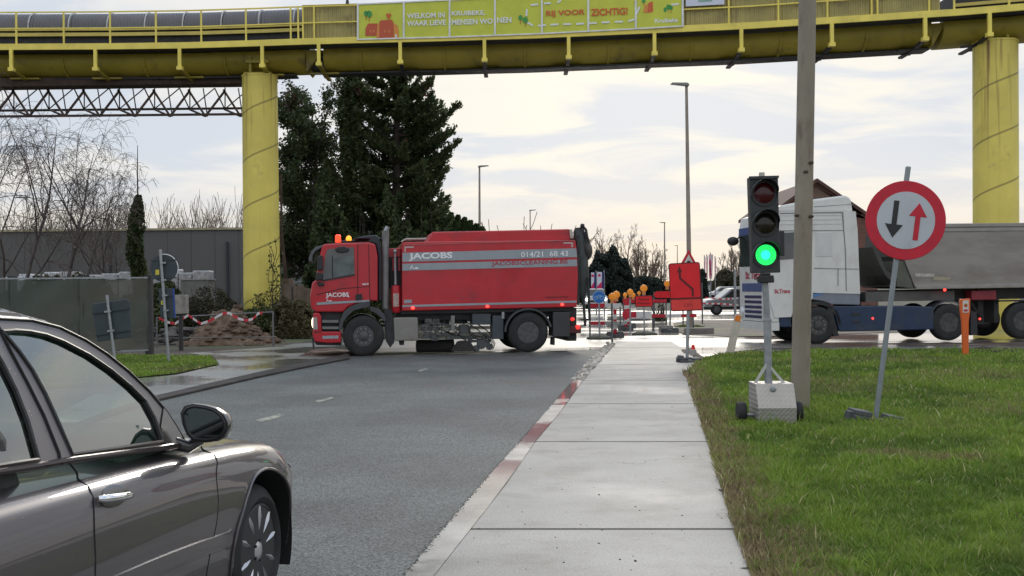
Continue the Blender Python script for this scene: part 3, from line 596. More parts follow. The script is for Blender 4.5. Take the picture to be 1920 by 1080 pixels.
btree(686, 28, 5, 9); btree(692, 30, 6.5, 10); btree(976, 36, 5, 9); btree(985, 41, 6, 9); btree(1247, 21, 4.5, 8); btree(1253, 16, 5, 9); btree(1258, 17, 4.5, 8); btree(1207, 4, 4, 6)
bshape([(1214, 24), (1215, 6), (1221, 3), (1231, 5), (1232, 22)], BOR); bshape([(1206, 23), (1209, 10), (1214, 7), (1214, 24)], BLO, -.046)
bshape([(1218, 17), (1219, 14), (1220, 17)], BLO, -.055); bshape([(1223, 17), (1224, 14), (1225, 17)], BLO, -.055)
def dash(a, b, w=3.4):
    dx, dy = b[0]-a[0], b[1]-a[1]; l = math.hypot(dx, dy); nx, ny = -dy/l*w/2, dx/l*w/2; bshape([(a[0]+nx, a[1]+ny), (b[0]+nx, b[1]+ny), (b[0]-nx, b[1]-ny), (a[0]-nx, a[1]-ny)], BWH)
for a, b in (((995, 9.5), (1009, 8)), ((1020, 6.5), (1033, 5.5)), ((1045, 5), (1052, 0)), ((987, 30), (988, 17)), ((989, 42), (999, 48)), ((1009, 48), (1024, 47)), ((1032, 46.5), (1047, 45.5)), ((1056, 45.5), (1071, 45)), ((1080, 45), (1095, 44)), ((1104, 43.5), (1119, 43)), ((1128, 42), (1143, 41.5)), ((1153, 41), (1168, 40.5)), ((1178, 40), (1190, 36)), ((1193, 27), (1199, 13)), ((1235, 10), (1249, 9)), ((1259, 8.5), (1273, 7.5))): dash(a, b)
# small white notice on the cladding
nb = thing('notice_board', 'small white printed board on the yellow cladding right of the banner', 'sign', Matrix.Translation(Bp(1286, 12))); NB = nb.matrix_world.inverted()
f = [NB @ Bp(a, b, -.03) for a, b in ((1286, -20), (1358, -26), (1358, 8), (1286, 12))]
MB().add(f+[v+Vector((0, .03, 0)) for v in f], [(0, 1, 2, 3), (7, 6, 5, 4), (0, 4, 5, 1), (1, 5, 6, 2), (2, 6, 7, 3), (3, 7, 4, 0)]).build('board', mat('pale_blue_board', (.62, .66, .76), .5, var=.03), nb)
f = [NB @ Bp(a, b, -.05) for a, b in ((1309, 3), (1335, 1.5), (1335, -1), (1309, .5))]
MB().add(f+[v+Vector((0, .01, 0)) for v in f], [(0, 1, 2, 3), (7, 6, 5, 4), (0, 4, 5, 1), (1, 5, 6, 2), (2, 6, 7, 3), (3, 7, 4, 0)]).build('print', mat('green_print', (.2, .42, .3), .5, var=0), nb)
# ---- rusty truss bridge to the left
tz = thing('truss_bridge', 'rusty brown lattice truss carrying pipes left of the yellow pillar', 'bridge', Matrix.Translation(Gd(200, 48)))
TI = tz.matrix_world.inverted()
def T3(px, py, d): return TI @ P(px, py, d)
DB = 48.2
mb = MB(); mb.bar(T3(-60, 159, DB), T3(456, 152, DB), .9, .34); mb.build('top_chord', RUST, tz)
mb = MB(); mb.tube([T3(-60, 148, DB+.3), T3(456, 141, DB+.3)], .1); mb.tube([T3(-60, 142, DB+1.2), T3(456, 146, DB+1)], .14); mb.build('pipe', RUST, tz)
mb = MB(); mb.bar(T3(-60, 219, DB), T3(458, 214, DB), .09, .09); mb.build('bottom_chord', RUST, tz)
mb = MB(); mb.bar(T3(-60, 208, DB+2.0), T3(458, 203, DB+2.0), .09, .09); mb.build('bottom_chord', RUST, tz)
for k in range(-1, 7):
    x = 55+66*k; mb = MB(); mb.bar(T3(x, 218, DB), T3(x+37, 170, DB), .08, .08); mb.bar(T3(x, 218, DB), T3(x-32, 168, DB), .08, .08)
    mb.bar(T3(x+37, 165, DB), T3(x+37, 206, DB+2), .05, .05); mb.bar(T3(x, 218, DB), T3(x-30, 205, DB+2), .07, .07)
    mb.bar(T3(x-4, 166, DB+2), T3(x+4, 218, DB), .045, .045); mb.bar(T3(x-30, 205, DB+2), T3(x+18, 165, DB+2), .04, .04); mb.bar(T3(x+37, 206, DB+2), T3(x+18, 166, DB+2), .05, .05)
    mb.build('truss_bay', RUST, tz)
# ================================================================ WHEELS
def wheel(parent, x, z, y0, r, w, rim_r, rim_m, style='truck', name='wheel', outer=-1):
    """axis along y, outer face at y0 (towards -y), width w inward"""
    wz = thing(name, None, None); wz.parent = parent; wz.matrix_local = Matrix.Translation((x, y0, z))
    t = MB(); t.lathe([(rim_r, .03), (rim_r+.02, .005), (r*.8, -.004), (r-.04, .012), (r-.012, .035), (r, .07), (r, w-.07), (r-.03, w-.02), (rim_r, w-.02)], (0, 0, 0), n=44)
    t.build('tyre', RUB, wz, True)
    m = MB()
    if style == 'truck':
        m.lathe([(rim_r+.005, .02), (rim_r-.02, .025), (rim_r-.04, .06), (rim_r*.62, .035), (rim_r*.55, .02), (rim_r*.5, .05), (rim_r*.42, -.01), (rim_r*.2, -.03), (.01, -.03)], (0, 0, 0), n=36)
        m.build('rim', rim_m, wz, True)
        b = MB()
        for k in range(10):
            a = 2*math.pi*k/10; c = (rim_r*.72*math.cos(a), rim_r*.72*math.sin(a)); b.cyl((c[0], .06, c[1]), (c[0], .0, c[1]), .018, .015, 6)
        b.build('wheel_nut', STEEL, wz)
        h = MB()
        for k in range(10):
            a = 2*math.pi*(k+.5)/10; h.cyl((rim_r*.86*math.cos(a), .05, rim_r*.86*math.sin(a)), (rim_r*.86*math.cos(a), .035, rim_r*.86*math.sin(a)), .026, .026, 8)
        h.build('hand_hole', BLACK, wz)
    elif style == 'drive':
        m.lathe([(rim_r+.005, .02), (rim_r-.02, .025), (rim_r-.03, .06), (rim_r-.05, .22), (rim_r*.6, .24), (rim_r*.55, .12), (rim_r*.3, .05), (.01, .05)], (0, 0, 0), n=36)
        m.build('rim', rim_m, wz, True)
    elif style == 'car':
        m.lathe([(rim_r+.006, .012), (rim_r-.006, .008), (rim_r-.014, .03), (rim_r-.02, .16), (.02, .16)], (0, 0, 0), n=48)
        m.build('rim_barrel', mat('rim_dark', (.028, .028, .03), .5, metal=.3), wz, True)
        s = MB()
        for k in range(10):
            a = 2*math.pi*(k+.35)/10; ca, sa = math.cos(a), math.sin(a)
            def q(rr, tt, yy): return (rr*ca-tt*sa, yy, rr*sa+tt*ca)
            prf = [(.035, .017, .030), (.075, .0135, .022), (.13, .0155, .010), (.18, .021, .004), (rim_r-.006, .027, .012)]
            vs = []
            for rr, hw, yy in prf: vs += [q(rr, -hw, yy+.012), q(rr, 0, yy-.004), q(rr, hw, yy+.012), q(rr, hw*.8, yy+.05), q(rr, -hw*.8, yy+.05)]
            fs = [(i*5+j, i*5+(j+1) % 5, (i+1)*5+(j+1) % 5, (i+1)*5+j) for i in range(4) for j in range(5)]+[(4, 3, 2, 1, 0), (20, 21, 22, 23, 24)]
            s.add(vs, fs)
        s.lathe([(.068, .05), (.066, .02), (.05, .012), (.034, .004), (.01, .002)], (0, 0, 0), n=24)
        s.build('rim', mat('alloy', (.52, .52, .54), .32, metal=.85, var=.08), wz, True)
        d = MB(); d.lathe([(.16, .10), (.16, .09), (.02, .09)], (0, 0, 0), n=32); d.build('brake_disc', STEEL, wz, True)
        b = MB()
        for k in range(5):
            a = 2*math.pi*k/5; b.cyl((.052*math.cos(a), .02, .052*math.sin(a)), (.052*math.cos(a), .004, .052*math.sin(a)), .008, .008, 6)
        b.build('wheel_nut', BLACK, wz)
    return wz
def arc(cx, cz, r, a0, a1, n=14): return [(cx+r*math.cos(R(a0+(a1-a0)*k/n)), cz+r*math.sin(R(a0+(a1-a0)*k/n))) for k in range(n+1)]

# ================================================================ RED SWEEPER TRUCK
SF = Frame(G(683, 668), yaw=8.0, tilt=-0.3)
sw = thing('sweeper_truck', 'red road sweeper truck with grey lettered stripes crossing the road', 'truck', SF.M)
S = lambda pts, off=0: SF.poly(pts, off)
def z6(pts): return [(560+a/3.723, 400+b/3.723) for a, b in pts]
def z7(pts): return [(840+a/3.723, 400+b/3.723) for a, b in pts]
wf = (SF.L(681.5, 632)[0], .512)
WD = 2.5
cab_px = z6([(165, 222), (185, 214), (300, 207), (490, 203), (535, 216), (552, 300), (552, 612), (497, 612), (470, 616), (400, 632), (345, 655), (312, 690), (300, 690), (120, 688), (88, 665), (80, 575), (95, 482), (118, 470), (138, 330)])
cab = MB().prism(S(cab_px), 0.0, WD).build('cab', RED, sw, bevel=.035)
# windscreen and front trim: black band on the front face
f1 = SF.L(*z6([(138, 330)])[0]); f2 = SF.L(*z6([(118, 470)])[0])
MB().add([(f1[0]-.012, .12, f1[1]+.25), (f1[0]-.012, WD-.12, f1[1]+.25), (f2[0]-.014, WD-.12, f2[1]), (f2[0]-.014, .12, f2[1])], [(0, 1, 2, 3)]).build('windscreen', mat('dark_glass', (.02, .025, .028), .06, var=0, spec=.9), sw)
CABG = mat('cab_glass', (.045, .055, .055), .05, var=.3, vs=2.5, spec=.9)
win_px = z6([(197, 257), (215, 248), (385, 236), (391, 424), (250, 452), (168, 464), (172, 420), (186, 300)])
o = flat('side_window', S(win_px), -.006, CABG, sw, .01)
flat('window_trim', S(z6([(232, 300), (240, 296), (240, 448), (232, 450)])), -.018, BLACK, sw, .004)
flat('window_sill', S(z6([(168, 464), (391, 424), (392, 434), (168, 474)])), -.006, BLACK, sw, .02)
flat('inner_reflection', S(z6([(242, 318), (385, 290), (385, 418), (242, 446)])), -.018, mat('pale_reflection', (.10, .12, .12), .3, var=.5, vs=3), sw, .003)  # window reflection painted as a pale panel on the glass
# door gaps
for pts in ([(410, 215), (415, 215), (415, 612), (410, 612)], [(486, 212), (490, 212), (500, 612), (495, 612)], [(122, 566), (124, 572), (300, 528), (492, 512), (492, 508), (300, 523)]):
    flat('door_gap', S(z6(pts)), -.004, mat('gap_dark', (.05, .006, .008), .6, var=0), sw, .004)
flat('door_handle', S(z6([(396, 566), (440, 562), (446, 600), (398, 606)])), -.006, BLACK, sw, .03)
flat('door_stripe', S(z6([(126, 622), (495, 604), (495, 617), (126, 640)])), -.006, GREYS, sw, .006)
def stext(s, x0, x1, yb, h, m, px=False, zz=z6, bold=.01, off=-.014, slope=-.028):
    if not px: (x0, yb), = zz([(x0, yb)]); (x1, _), = zz([(x1, 0)]); h = h/3.723
    a = SF.L(x0, yb); b = SF.L(x1, yb+slope*(x1-x0)); ang = math.atan2(b[1]-a[1], b[0]-a[0])
    c = SF.L(x0, yb-h); return text(s, 'lettering', 0, 0, 0, c[1]-a[1], m, sw, width=math.hypot(b[0]-a[0], b[1]-a[1]), bold=bold, M=Matrix.Translation((a[0], off, a[1])) @ Matrix.Rotation(-ang, 4, 'Y'))
stext('JACOBS', 190, 350, 594, 38, WHITE, bold=.02)
stext('809', 445, 488, 502, 14, WHITE)
LOGO = WHITE
def logo(x, y, s, zz=z6):
    for pts in ([(0, 18), (10, 0), (14, 0), (6, 18)], [(8, 10), (20, 12), (26, 18), (20, 18), (14, 14)], [(24, 18), (26, 10), (40, 10), (40, 18)]):
        flat('emblem', S(zz([(x+a*s, y+b*s) for a, b in pts])), -.012, WHITE, sw, .004)
logo(192, 598, .95)
flat('emblem', S(z6([(345, 578), (352, 578), (352, 586), (345, 586)])), -.01, WHITE, sw)
# lower cab: dark step recess, bumper, steps
MB().prism(S(z6([(155, 688), (300, 688), (284, 760), (280, 822), (155, 824)])), .12, WD-.12).build('step_recess', UNDER, sw)
for zy in (745, 790): flat('step', S(z6([(165, zy), (278, zy), (276, zy+18), (165, zy+18)])), .06, mat('step_alu', (.16, .16, .15), .5), sw, .1)
MB().prism(S(z6([(102, 696), (146, 696), (158, 720), (162, 824), (296, 824), (297, 904), (205, 906), (104, 896), (98, 850)])), 0.0, WD).build('bumper', RED, sw, bevel=.03)
flat('bumper_stripe', S(z6([(166, 856), (278, 852), (278, 874), (166, 876)])), -.004, GREYS, sw, .005)
flat('door_gap', S(z6([(104, 828), (160, 822), (160, 828), (104, 835)])), -.004, BLACK, sw, .004)
LAMP = mat('headlight_lit', (.9, .8, .6), .2, var=0, emit=(1, .78, .5), es=3.0)
hl = SF.L(*z6([(112, 765)])[0]); MB().ball((hl[0]-.02, .06, hl[1]), .10, sq=(.6, .5, 1.5)).build('headlight', LAMP, sw, True)
flat('lamp_housing', S(z6([(100, 725), (128, 725), (134, 810), (100, 812)])), -.004, mat('lamp_glass', (.35, .30, .28), .15, var=.1), sw, .01)
MB().prism(S(z6([(110, 900), (300, 905), (300, 925), (130, 922)])), .1, WD-.1).build('underrun', UNDER, sw)
fl = S(z6([(92, 860), (108, 870), (112, 948), (100, 950)])); MB().prism(fl, -.06, -.02).build('front_flap', BLACK, sw); MB().prism(fl, 2.3, 2.34).build('front_flap', BLACK, sw)
# front wheel arches
cx, cz = wf; r1 = .66
outer = S(z6([(276, 815), (290, 745), (312, 690), (350, 655), (405, 632), (470, 616), (497, 613), (497, 655), (440, 665), (385, 680), (340, 720), (312, 765), (302, 812)]))
MB().prism(outer, -.05, .55).build('front_fender', mat('grey_fender', (.05, .055, .06), .5), sw, bevel=.015)
MB().prism(S(z6([(497, 650), (560, 665), (595, 700), (612, 745), (600, 760), (575, 730), (540, 700), (497, 680)])), -.04, .5).build('front_fender', mat('grey_fender', (.05, .055, .06), .5), sw, bevel=.015)
MB().prism(S(z6([(595, 660), (655, 680), (670, 900), (640, 940), (615, 900), (605, 760)])), .1, .6).build('mudguard', UNDER, sw)
TRIM = mat('truck_rim', (.09, .093, .096), .5, metal=.4, var=.3, vs=10, dirt=(.07, .06, .05), dirt_s=5)
wheel(sw, wf[0], wf[1], -.02, .515, .33, .255, TRIM, 'truck'); wheel(sw, wf[0], wf[1], WD-.33, .515, .33, .255, TRIM, 'truck')
wr = (SF.L(990.5, 620)[0], .517)
wheel(sw, wr[0], wr[1], -.02, .52, .33, .27, TRIM, 'drive'); wheel(sw, wr[0], wr[1], WD-.33, .52, .33, .27, TRIM, 'drive')
MB().prism(arc(wr[0], wr[1], .62, 12, 178)+arc(wr[0], wr[1], .575, 178, 12), -.04, .6).build('rear_fender', mat('grey_fender', (.05, .055, .06), .5), sw)
MB().cyl((wr[0], .3, wr[1]), (wr[0], WD-.3, wr[1]), .12).build('axle', UNDER, sw); MB().cyl((wf[0], .3, wf[1]-.05), (wf[0], WD-.3, wf[1]-.05), .09).build('axle', UNDER, sw)
# mirrors, visor, beacons
def blob(name, zpts, y0, y1, m, zz=z6, bev=.02): return MB().prism(S(zz(zpts)), y0, y1).build(name, m, sw, bevel=bev)
blob('mirror', [(130, 300), (160, 292), (170, 300), (172, 395), (130, 400)], -.2, -.02, BLACK); blob('mirror', [(122, 415), (165, 415), (172, 430), (168, 465), (120, 470)], -.2, -.02, BLACK); blob('mirror', [(125, 480), (180, 485), (176, 506), (140, 508)], -.12, 0, BLACK)
blob('mirror', [(252, 250), (275, 234), (320, 232), (356, 248), (345, 270), (300, 278), (262, 270)], -.12, -.01, BLACK)
vs_ = S(z6([(75, 300), (90, 262), (120, 235), (160, 222), (178, 226), (150, 245), (118, 262), (98, 290), (96, 330), (70, 335)])); MB().prism(vs_, .05, WD-.05).build('sun_visor', mat('smoke_plastic', (.09, .10, .11), .3), sw, bevel=.01)
br = S(z6([(252, 150), (292, 148), (296, 198), (256, 200)])); c = ((br[0][0]+br[2][0])/2, .45, br[2][1]); MB().lathe([(.07, 0), (.075, .02), (.07, .17), (.04, .2)], c, 'Z', 20).build('beacon', mat('beacon_red', (.8, .05, .02), .3, var=0, emit=(1, .06, .02), es=1.6), sw, True)
bo = SF.L(*z6([(350, 186)])[0]); MB().lathe([(.06, 0), (.075, .03), (.06, .1), (.02, .13)], (bo[0], .5, bo[1]), 'Z', 20).build('beacon', mat('beacon_orange', (.9, .3, .02), .3, var=0, emit=(1, .30, .02), es=1.8), sw, True)
MB().tube([(bo[0]-.28, .5, bo[1]-.1), (bo[0]-.2, .5, bo[1]-.02), (bo[0]+.1, .5, bo[1]-.01), (bo[0]+.5, .5, bo[1]+.04), (bo[0]+1.0, .5, bo[1]+.05)], .03).build('roof_pipe', BLACK, sw)
# air deflector and back of cab
MB().prism(S(z6([(385, 172), (470, 152), (545, 148), (562, 165), (580, 235), (590, 300), (590, 610), (556, 612), (556, 300), (540, 212), (500, 200), (498, 178)])), .25, WD-.25).build('air_deflector', mat('deflector', (.022, .024, .035), .35), sw, bevel=.03)
# exhaust stack
a = SF.L(*z6([(608, 672)])[0]); b = SF.L(*z6([(608, 118)])[0]); MB().cyl((a[0], .2, a[1]), (b[0], .2, b[1]), .088, .088, 20).build('exhaust_stack', mat('stack_grey', (.20, .20, .20), .45, metal=.5, var=.2), sw, True)
c = SF.L(*z6([(618, 90)])[0]); MB().cyl((b[0], .2, b[1]-.03), (c[0]+.02, .2, c[1]), .06, .055, 16).build('exhaust_tip', STEEL, sw, True)
MB().prism(S(z6([(632, 240), (722, 236), (722, 300), (632, 310)])), .6, WD-.3).build('bulkhead', RED, sw, bevel=.02)
MB().prism(S(z6([(640, 300), (722, 300), (722, 520), (640, 520)])), .5, WD-.4).build('engine_bay', UNDER, sw)
for zx in (660, 700): MB().prism(S(z6([(zx, 310), (zx+14, 310), (zx+14, 400), (zx, 400)])), .42, .5).build('red_bracket', RED, sw)
a = SF.L(*z6([(682, 522)])[0]); b = SF.L(*z6([(682, 675)])[0]); MB().lathe([(.05, .14), (.115, .10), (.12, 0), (.12, -.52), (.1, -.56)], (a[0], .18, a[1]-.06), 'Z', 20).build('extinguisher', RED, sw, True)
flat('extinguisher_label', S(z6([(660, 560), (700, 558), (700, 650), (660, 652)])), .055, mat('label_pale', (.42, .30, .26), .5, var=.5, vs=30), sw, .004)
MB().cyl((a[0], .18, a[1]+.02), (a[0], .18, a[1]+.09), .06, .05, 12).build('valve', BLACK, sw)
b = SF.L(*z6([(675, 265)])[0]); MB().cyl((a[0]-.01, .18, a[1]+.08), (b[0], .18, b[1]), .035, .022, 10).build('lance', STEEL, sw); MB().ball((b[0], .18, b[1]), .05).build('lance_head', STEEL, sw, True)
MB().prism(S(z6([(655, 520), (722, 520), (722, 682), (655, 684)])), .32, WD-.32).build('bulkhead', RED, sw)
# hopper body
body = z6([(722, 205), (745, 200)])+[(1079, 449.7), (1082, 470), (1084, 520), (1082, 575.8)]+z6([(722, 682)])
MB().prism(S(body), 0, WD).build('hopper_body', RED, sw, bevel=.025)
hump = [(800.5, 455), (812.5, 433.6), (1073.7, 428), (1076, 450)]
MB().prism(S(hump), .35, WD-.35).build('hopper_lid', RED, sw, bevel=.03)
MB().prism(S([(1072, 429), (1077, 429), (1080, 446), (1074, 446)]), .3, .5).build('lid_edge', mat('cream_edge', (.5, .46, .4), .5), sw)
mb = MB(); q = S([(758, 454), (800, 453)]); 
for yy in (.06, .55): mb.tube([(q[0][0]-.05, yy, q[0][1]+.03), (q[0][0]+.05, yy, q[0][1]+.08), (q[1][0], yy, q[1][1]+.08)], .02)
mb.build('top_rail', mat('pale_rail', (.45, .42, .38), .5), sw)
flat('body_groove', S([(757, 458.3), (1078, 449.8), (1078, 451.2), (757, 459.8)]), -.004, mat('red_light_edge', (.45, .12, .12), .5), sw, .01)
flat('grey_stripe', S([(754.5, 474), (1080.5, 465.5), (1082, 482), (754.5, 491)]), -.003, GREYS, sw, .004)
flat('grey_stripe', S([(754.5, 494.5), (1081.5, 486.5), (1082, 499), (754.5, 507.5)]), -.003, GREYS, sw, .004)
flat('grey_stripe', S([(754.5, 572), (1081, 563.5), (1081, 567.5), (754.5, 575.8)]), -.003, GREYS, sw, .006)
flat('reflector_strip', S(z6([(735, 604), (790, 602), (790, 626), (735, 628)])), -.003, GREYS, sw, .006)
stext('JACOBS', 766.8, 848.5, 489.6, 15, WHITE, px=True, bold=.035)
stext('014/21  68 43', 977, 1065, 482.5, 10.2, WHITE, px=True, bold=.012)
stext('JACOBSCLEANING.BE', 922, 1064.5, 500.2, 9.6, mat('letter_red', (.42, .02, .04), .5, var=0), px=True, bold=.006)
stext('Cleaner streets', 1023, 1066, 559, 3.5, mat('letter_dark', (.06, .01, .012), .5, var=0), px=True)
logo(775, 362, 1.5)
for pts in ([(738, 232), (804, 230), (804, 240), (738, 242)], [(738, 242), (748, 242), (748, 270), (738, 270)]): flat('reflective_corner', S(z6(pts)), -.003, mat('reflect_tape', (.5, .38, .36), .5), sw, .005)
for pts in ([(805, 202), (872, 202), (872, 212), (805, 212)], [(860, 212), (872, 212), (872, 236), (860, 236)]): flat('reflective_corner', S(z7(pts)), -.003, mat('reflect_tape', (.5, .38, .36), .5), sw, .005)
ML = mat('marker_red', (.8, .03, .03), .3, var=0, emit=(1, .04, .03), es=4)
for px, py in ((774, 577.5), (913.9, 574.5), (1054, 571)):
    c = SF.L(px, py); MB().ball((c[0], -.01, c[1]), .035, sq=(1.3, .6, 1)).build('side_marker', ML, sw, True)
# under deck
MB().prism(S([(745, 584), (1080, 576), (1080, 590), (1000, 598), (745, 602)]), .35, WD-.35).build('chassis', UNDER, sw)
MB().prism(S([(752, 580), (1078, 574), (1078, 583), (752, 589)]), .15, WD-.15).build('subframe', BLACK, sw)
MB().prism(S(z6([(668, 728), (832, 726), (836, 890), (670, 892), (662, 740)])), .05, .65).build('battery_box', mat('battery_cover', (.23, .22, .20), .5, var=.1, dirt=(.15, .13, .1)), sw, bevel=.03)
MB().prism(S(z6([(700, 892), (740, 892), (738, 922), (708, 922)])), .2, .3).build('drain', UNDER, sw)
def cb(name, px0, px1, py0, py1, y0, y1, m, bev=.01): return MB().prism(S([(px0, py0), (px1, py0), (px1, py1), (px0, py1)]), y0, y1).build(name, m, sw, bevel=bev)
BG = mat('bluegrey_tank', (.05, .062, .075), .45, var=.2)
cb('water_tank', 886, 920.4, 588.5, 609, .05, .7, BG); cb('side_tank', 924, 944.5, 592, 636, .05, .6, BG); cb('side_tank', 846, 853, 592, 620, .05, .2, mat('grey_post', (.2, .2, .19), .5)); cb('rear_box', 1037, 1068.5, 585, 631, .0, .7, mat('box_dark', (.04, .042, .044), .5)); cb('rear_frame', 1066, 1084, 577, 640, .2, WD-.2, UNDER); cb('side_tank', 855, 880, 585, 608, .5, 1.5, UNDER); cb('side_tank', 795, 846, 590, 612, .5, 1.6, UNDER)
cb('strut', 941, 946, 585, 598, .02, .1, STEEL)
# sweeping gear: brush roller, side broom, arms, hoses
BR = mat('brush_bristle', (.028, .024, .022), .95, var=.4, vs=30, bump=1, bs=60)
c0 = SF.L(785, 650); c1 = SF.L(853, 648); mb = MB(); mb.cyl((c0[0], .7, c0[1]-.02), (c1[0], .45, c1[1]-.02), .165, .165, 28); mb.build('roller_brush', BR, sw)
mb = MB(); c = SF.L(870, 655); mb.lathe([(.08, .22), (.16, .2), (.33, -.03), (.30, -.04), (.1, .1)], (c[0], .12, c[1]), 'Z', 28); mb.build('side_broom', BR, sw)
DK = mat('gear_grey', (.06, .065, .065), .5, var=.3)
mb = MB(); c = SF.L(871, 616); mb.lathe([(.14, 0), (.14, .22), (.11, .24)], (c[0], .15, c[1]-.14), 'Z', 20); mb.build('broom_motor', DK, sw, True)
for cxp, cyp, rr in ((862, 648, .09), (903, 646, .12), (918, 650, .09), (893, 654, .09)):
    c = SF.L(cxp, cyp); mb = MB(); mb.lathe([(rr, -.05), (rr, .06), (rr*.4, .07), (.01, .07)], (c[0], .06, c[1]), n=20); mb.build('gear_roller', DK, sw, True)
rr_ = random.Random(5)
mb = MB()
for a, b in (((848, 634), (884, 632)), ((884, 632), (880, 652)), ((880, 640), (922, 640)), ((905, 632), (924, 652)), ((790, 612), (812, 606)), ((806, 604), (846, 612)), ((792, 634), (830, 626)), ((830, 626), (852, 634)), ((812, 606), (824, 630))):
    p = SF.L(*a); q = SF.L(*b); mb.bar((p[0], .15, p[1]), (q[0], .18, q[1]), .1, .07)
mb.build('broom_arm', DK, sw)
mb = MB()
for i in range(14):
    p = SF.L(rr_.uniform(790, 915), rr_.uniform(598, 618)); q = SF.L(rr_.uniform(800, 925), rr_.uniform(625, 640)); y = rr_.uniform(.05, .5)
    mb.tube([(p[0], y, p[1]), ((p[0]+q[0])/2+rr_.uniform(-.1, .1), y, (p[1]+q[1])/2-rr_.uniform(0, .12)), (q[0], y, q[1])], .014, 5)
for k in range(3):
    pts = [SF.L(x+k*3, y) for x, y in ((893, 623), (905, 626), (917, 634), (923, 644), (919, 655))]; mb.tube([(x, .05+.02*k, z) for x, z in pts], .012, 5)
mb.build('hydraulic_hose', BLACK, sw)
mb = MB()
for i in range(14):
    c = SF.L(rr_.uniform(795, 850), rr_.uniform(600, 636)); s = rr_.uniform(.03, .09); mb.box(c[0]-s, c[0]+s, .1, .3, c[1]-s*.6, c[1]+s*.6)
mb.build('machinery', mat('machinery', (.07, .07, .068), .5, var=.5, vs=8), sw, bevel=.01)
flap = S([(1037, 632), (1041, 632), (1041, 647), (1036, 647)]); MB().prism(flap, .05, .4).build('mud_flap', BLACK, sw)
# tail
for px, py, r in ((1074, 598.5, .05), (1084, 614, .07)):
    c = SF.L(px, py); MB().ball((c[0], .05, c[1]), r, sq=(1.2, .7, 1)).build('tail_light', mat('tail_red', (.5, .02, .02), .3, var=0, emit=(1, .05, .04), es=.9), sw, True)
cb('tail_bumper', 1066, 1090, 612, 625, .02, WD-.02, mat('tail_dark_red', (.08, .015, .015), .6))
HOSE = mat('hose_grey', (.05, .055, .055), .55, var=.3, vs=4)
p = [SF.L(x, y) for x, y in ((1092, 425), (1093, 445), (1095, 480), (1097, 520), (1097, 548), (1099, 570))]
MB().tube([(x, .5, z) for x, z in p], [.10, .13, .20, .21, .16, .03], 20).build('suction_tube', HOSE, sw, True)
c = SF.L(1107, 469); MB().ball((c[0], .6, c[1]), .24, sq=(.75, 1.2, 1.1)).build('suction_elbow', mat('elbow_brown', (.045, .04, .037), .6, var=.3), sw, True)
p = [SF.L(x, y) for x, y in ((1086, 450), (1088, 432), (1096, 426), (1102, 440), (1104, 455))]
MB().tube([(x, .5, z) for x, z in p], .07, 12).build('suction_pipe', UNDER, sw, True)
p = [SF.L(x, y) for x, y in ((1097, 422), (1104, 430), (1106, 443), (1110, 455))]; mb = MB(); mb.tube([(x, .35, z) for x, z in p], .035, 8)
mb.ball((p[0][0], .35, p[0][1]), .06); mb.build('lever', UNDER, sw)
mb = MB(); 
for (a, b) in (((1098, 560), (1101, 604)), ((1107, 520), (1110, 600)), ((1095, 600), (1112, 600)), ((1102, 600), (1101, 612))):
    u = SF.L(*a); v = SF.L(*b); mb.bar((u[0], .3, u[1]), (v[0], .3, v[1]), .06, .05)
mb.build('tail_frame', UNDER, sw)
cb('tail_panel', 1083, 1088, 440, 572, .1, WD-.1, UNDER)

# ================================================================ WHITE TRACTOR WITH TIPPER TRAILER
TF = Frame(G(1535, 645), yaw=8.0, tilt=-0.35)
def y2(pts): return [(1360+a/4.154, 300+b/4.154) for a, b in pts]
def y3(pts): return [(1360+a/3.6, 520+b/3.6) for a, b in pts]
def y4(pts): return [(1560+a/2.7, 300+b/2.7) for a, b in pts]
T = lambda pts, off=0: TF.poly(pts, off)
tr = thing('tractor_truck', 'white lorry tractor with blue chassis skirts partly hidden behind the traffic light', 'truck', TF.M)
CREAM = mat('truck_white', (.66, .66, .63), .35, var=.06, coat=.3, dirt=(.36, .31, .24), dirt_s=1.1, dirt_lo=.55, dirt_hi=.95)
side = y2([(352, 900), (345, 700), (330, 560), (352, 420), (430, 400), (700, 400), (915, 400), (1015, 400), (1030, 540), (1050, 1035)])+[(1613.5, 551), (1524, 549), (1524, 560)]+y3([(470, 190), (445, 268), (335, 272), (320, 220), (300, 160), (298, 120)])
MB().prism(T(side), 0, 2.5).build('cab', CREAM, tr)
# roof spoiler, above the cab
MB().prism(T(y2([(430, 398), (440, 352), (690, 305), (960, 270), (1000, 300), (1006, 345), (1015, 402)])), .15, 2.35).build('roof_spoiler', CREAM, tr, bevel=.06)
for pts in ([(425, 412), (915, 404), (915, 412), (425, 420)], [(690, 362), (1005, 342), (1005, 346), (690, 368)], [(425, 548), (915, 546), (925, 540), (925, 550), (425, 556)], [(912, 410), (918, 410), (925, 546), (938, 700), (945, 1020), (939, 1020), (931, 700), (919, 552), (906, 412)], [(690, 840), (1040, 848), (1040, 852), (690, 846)], [(875, 850), (880, 850), (880, 980), (875, 980)]):
    flat('panel_gap', T(y2(pts)), -.005, mat('truck_gap', (.20, .20, .19), .6, var=0), tr, .004)
flat('side_hatch', T(y2([(705, 570), (830, 568), (830, 750), (705, 752)])), -.003, mat('hatch_white', (.60, .60, .58), .4, var=.05), tr, .008)
flat('side_window', T(y2([(425, 568), (536, 562), (536, 770), (425, 778)])), -.004, CABG, tr, .008)
for k in range(3): flat('ridge', T(y2([(425, 430+k*34), (912, 425+k*34), (912, 430+k*34), (425, 436+k*34)])), -.002, mat('hatch_white', (.60, .60, .58), .4), tr, .008)
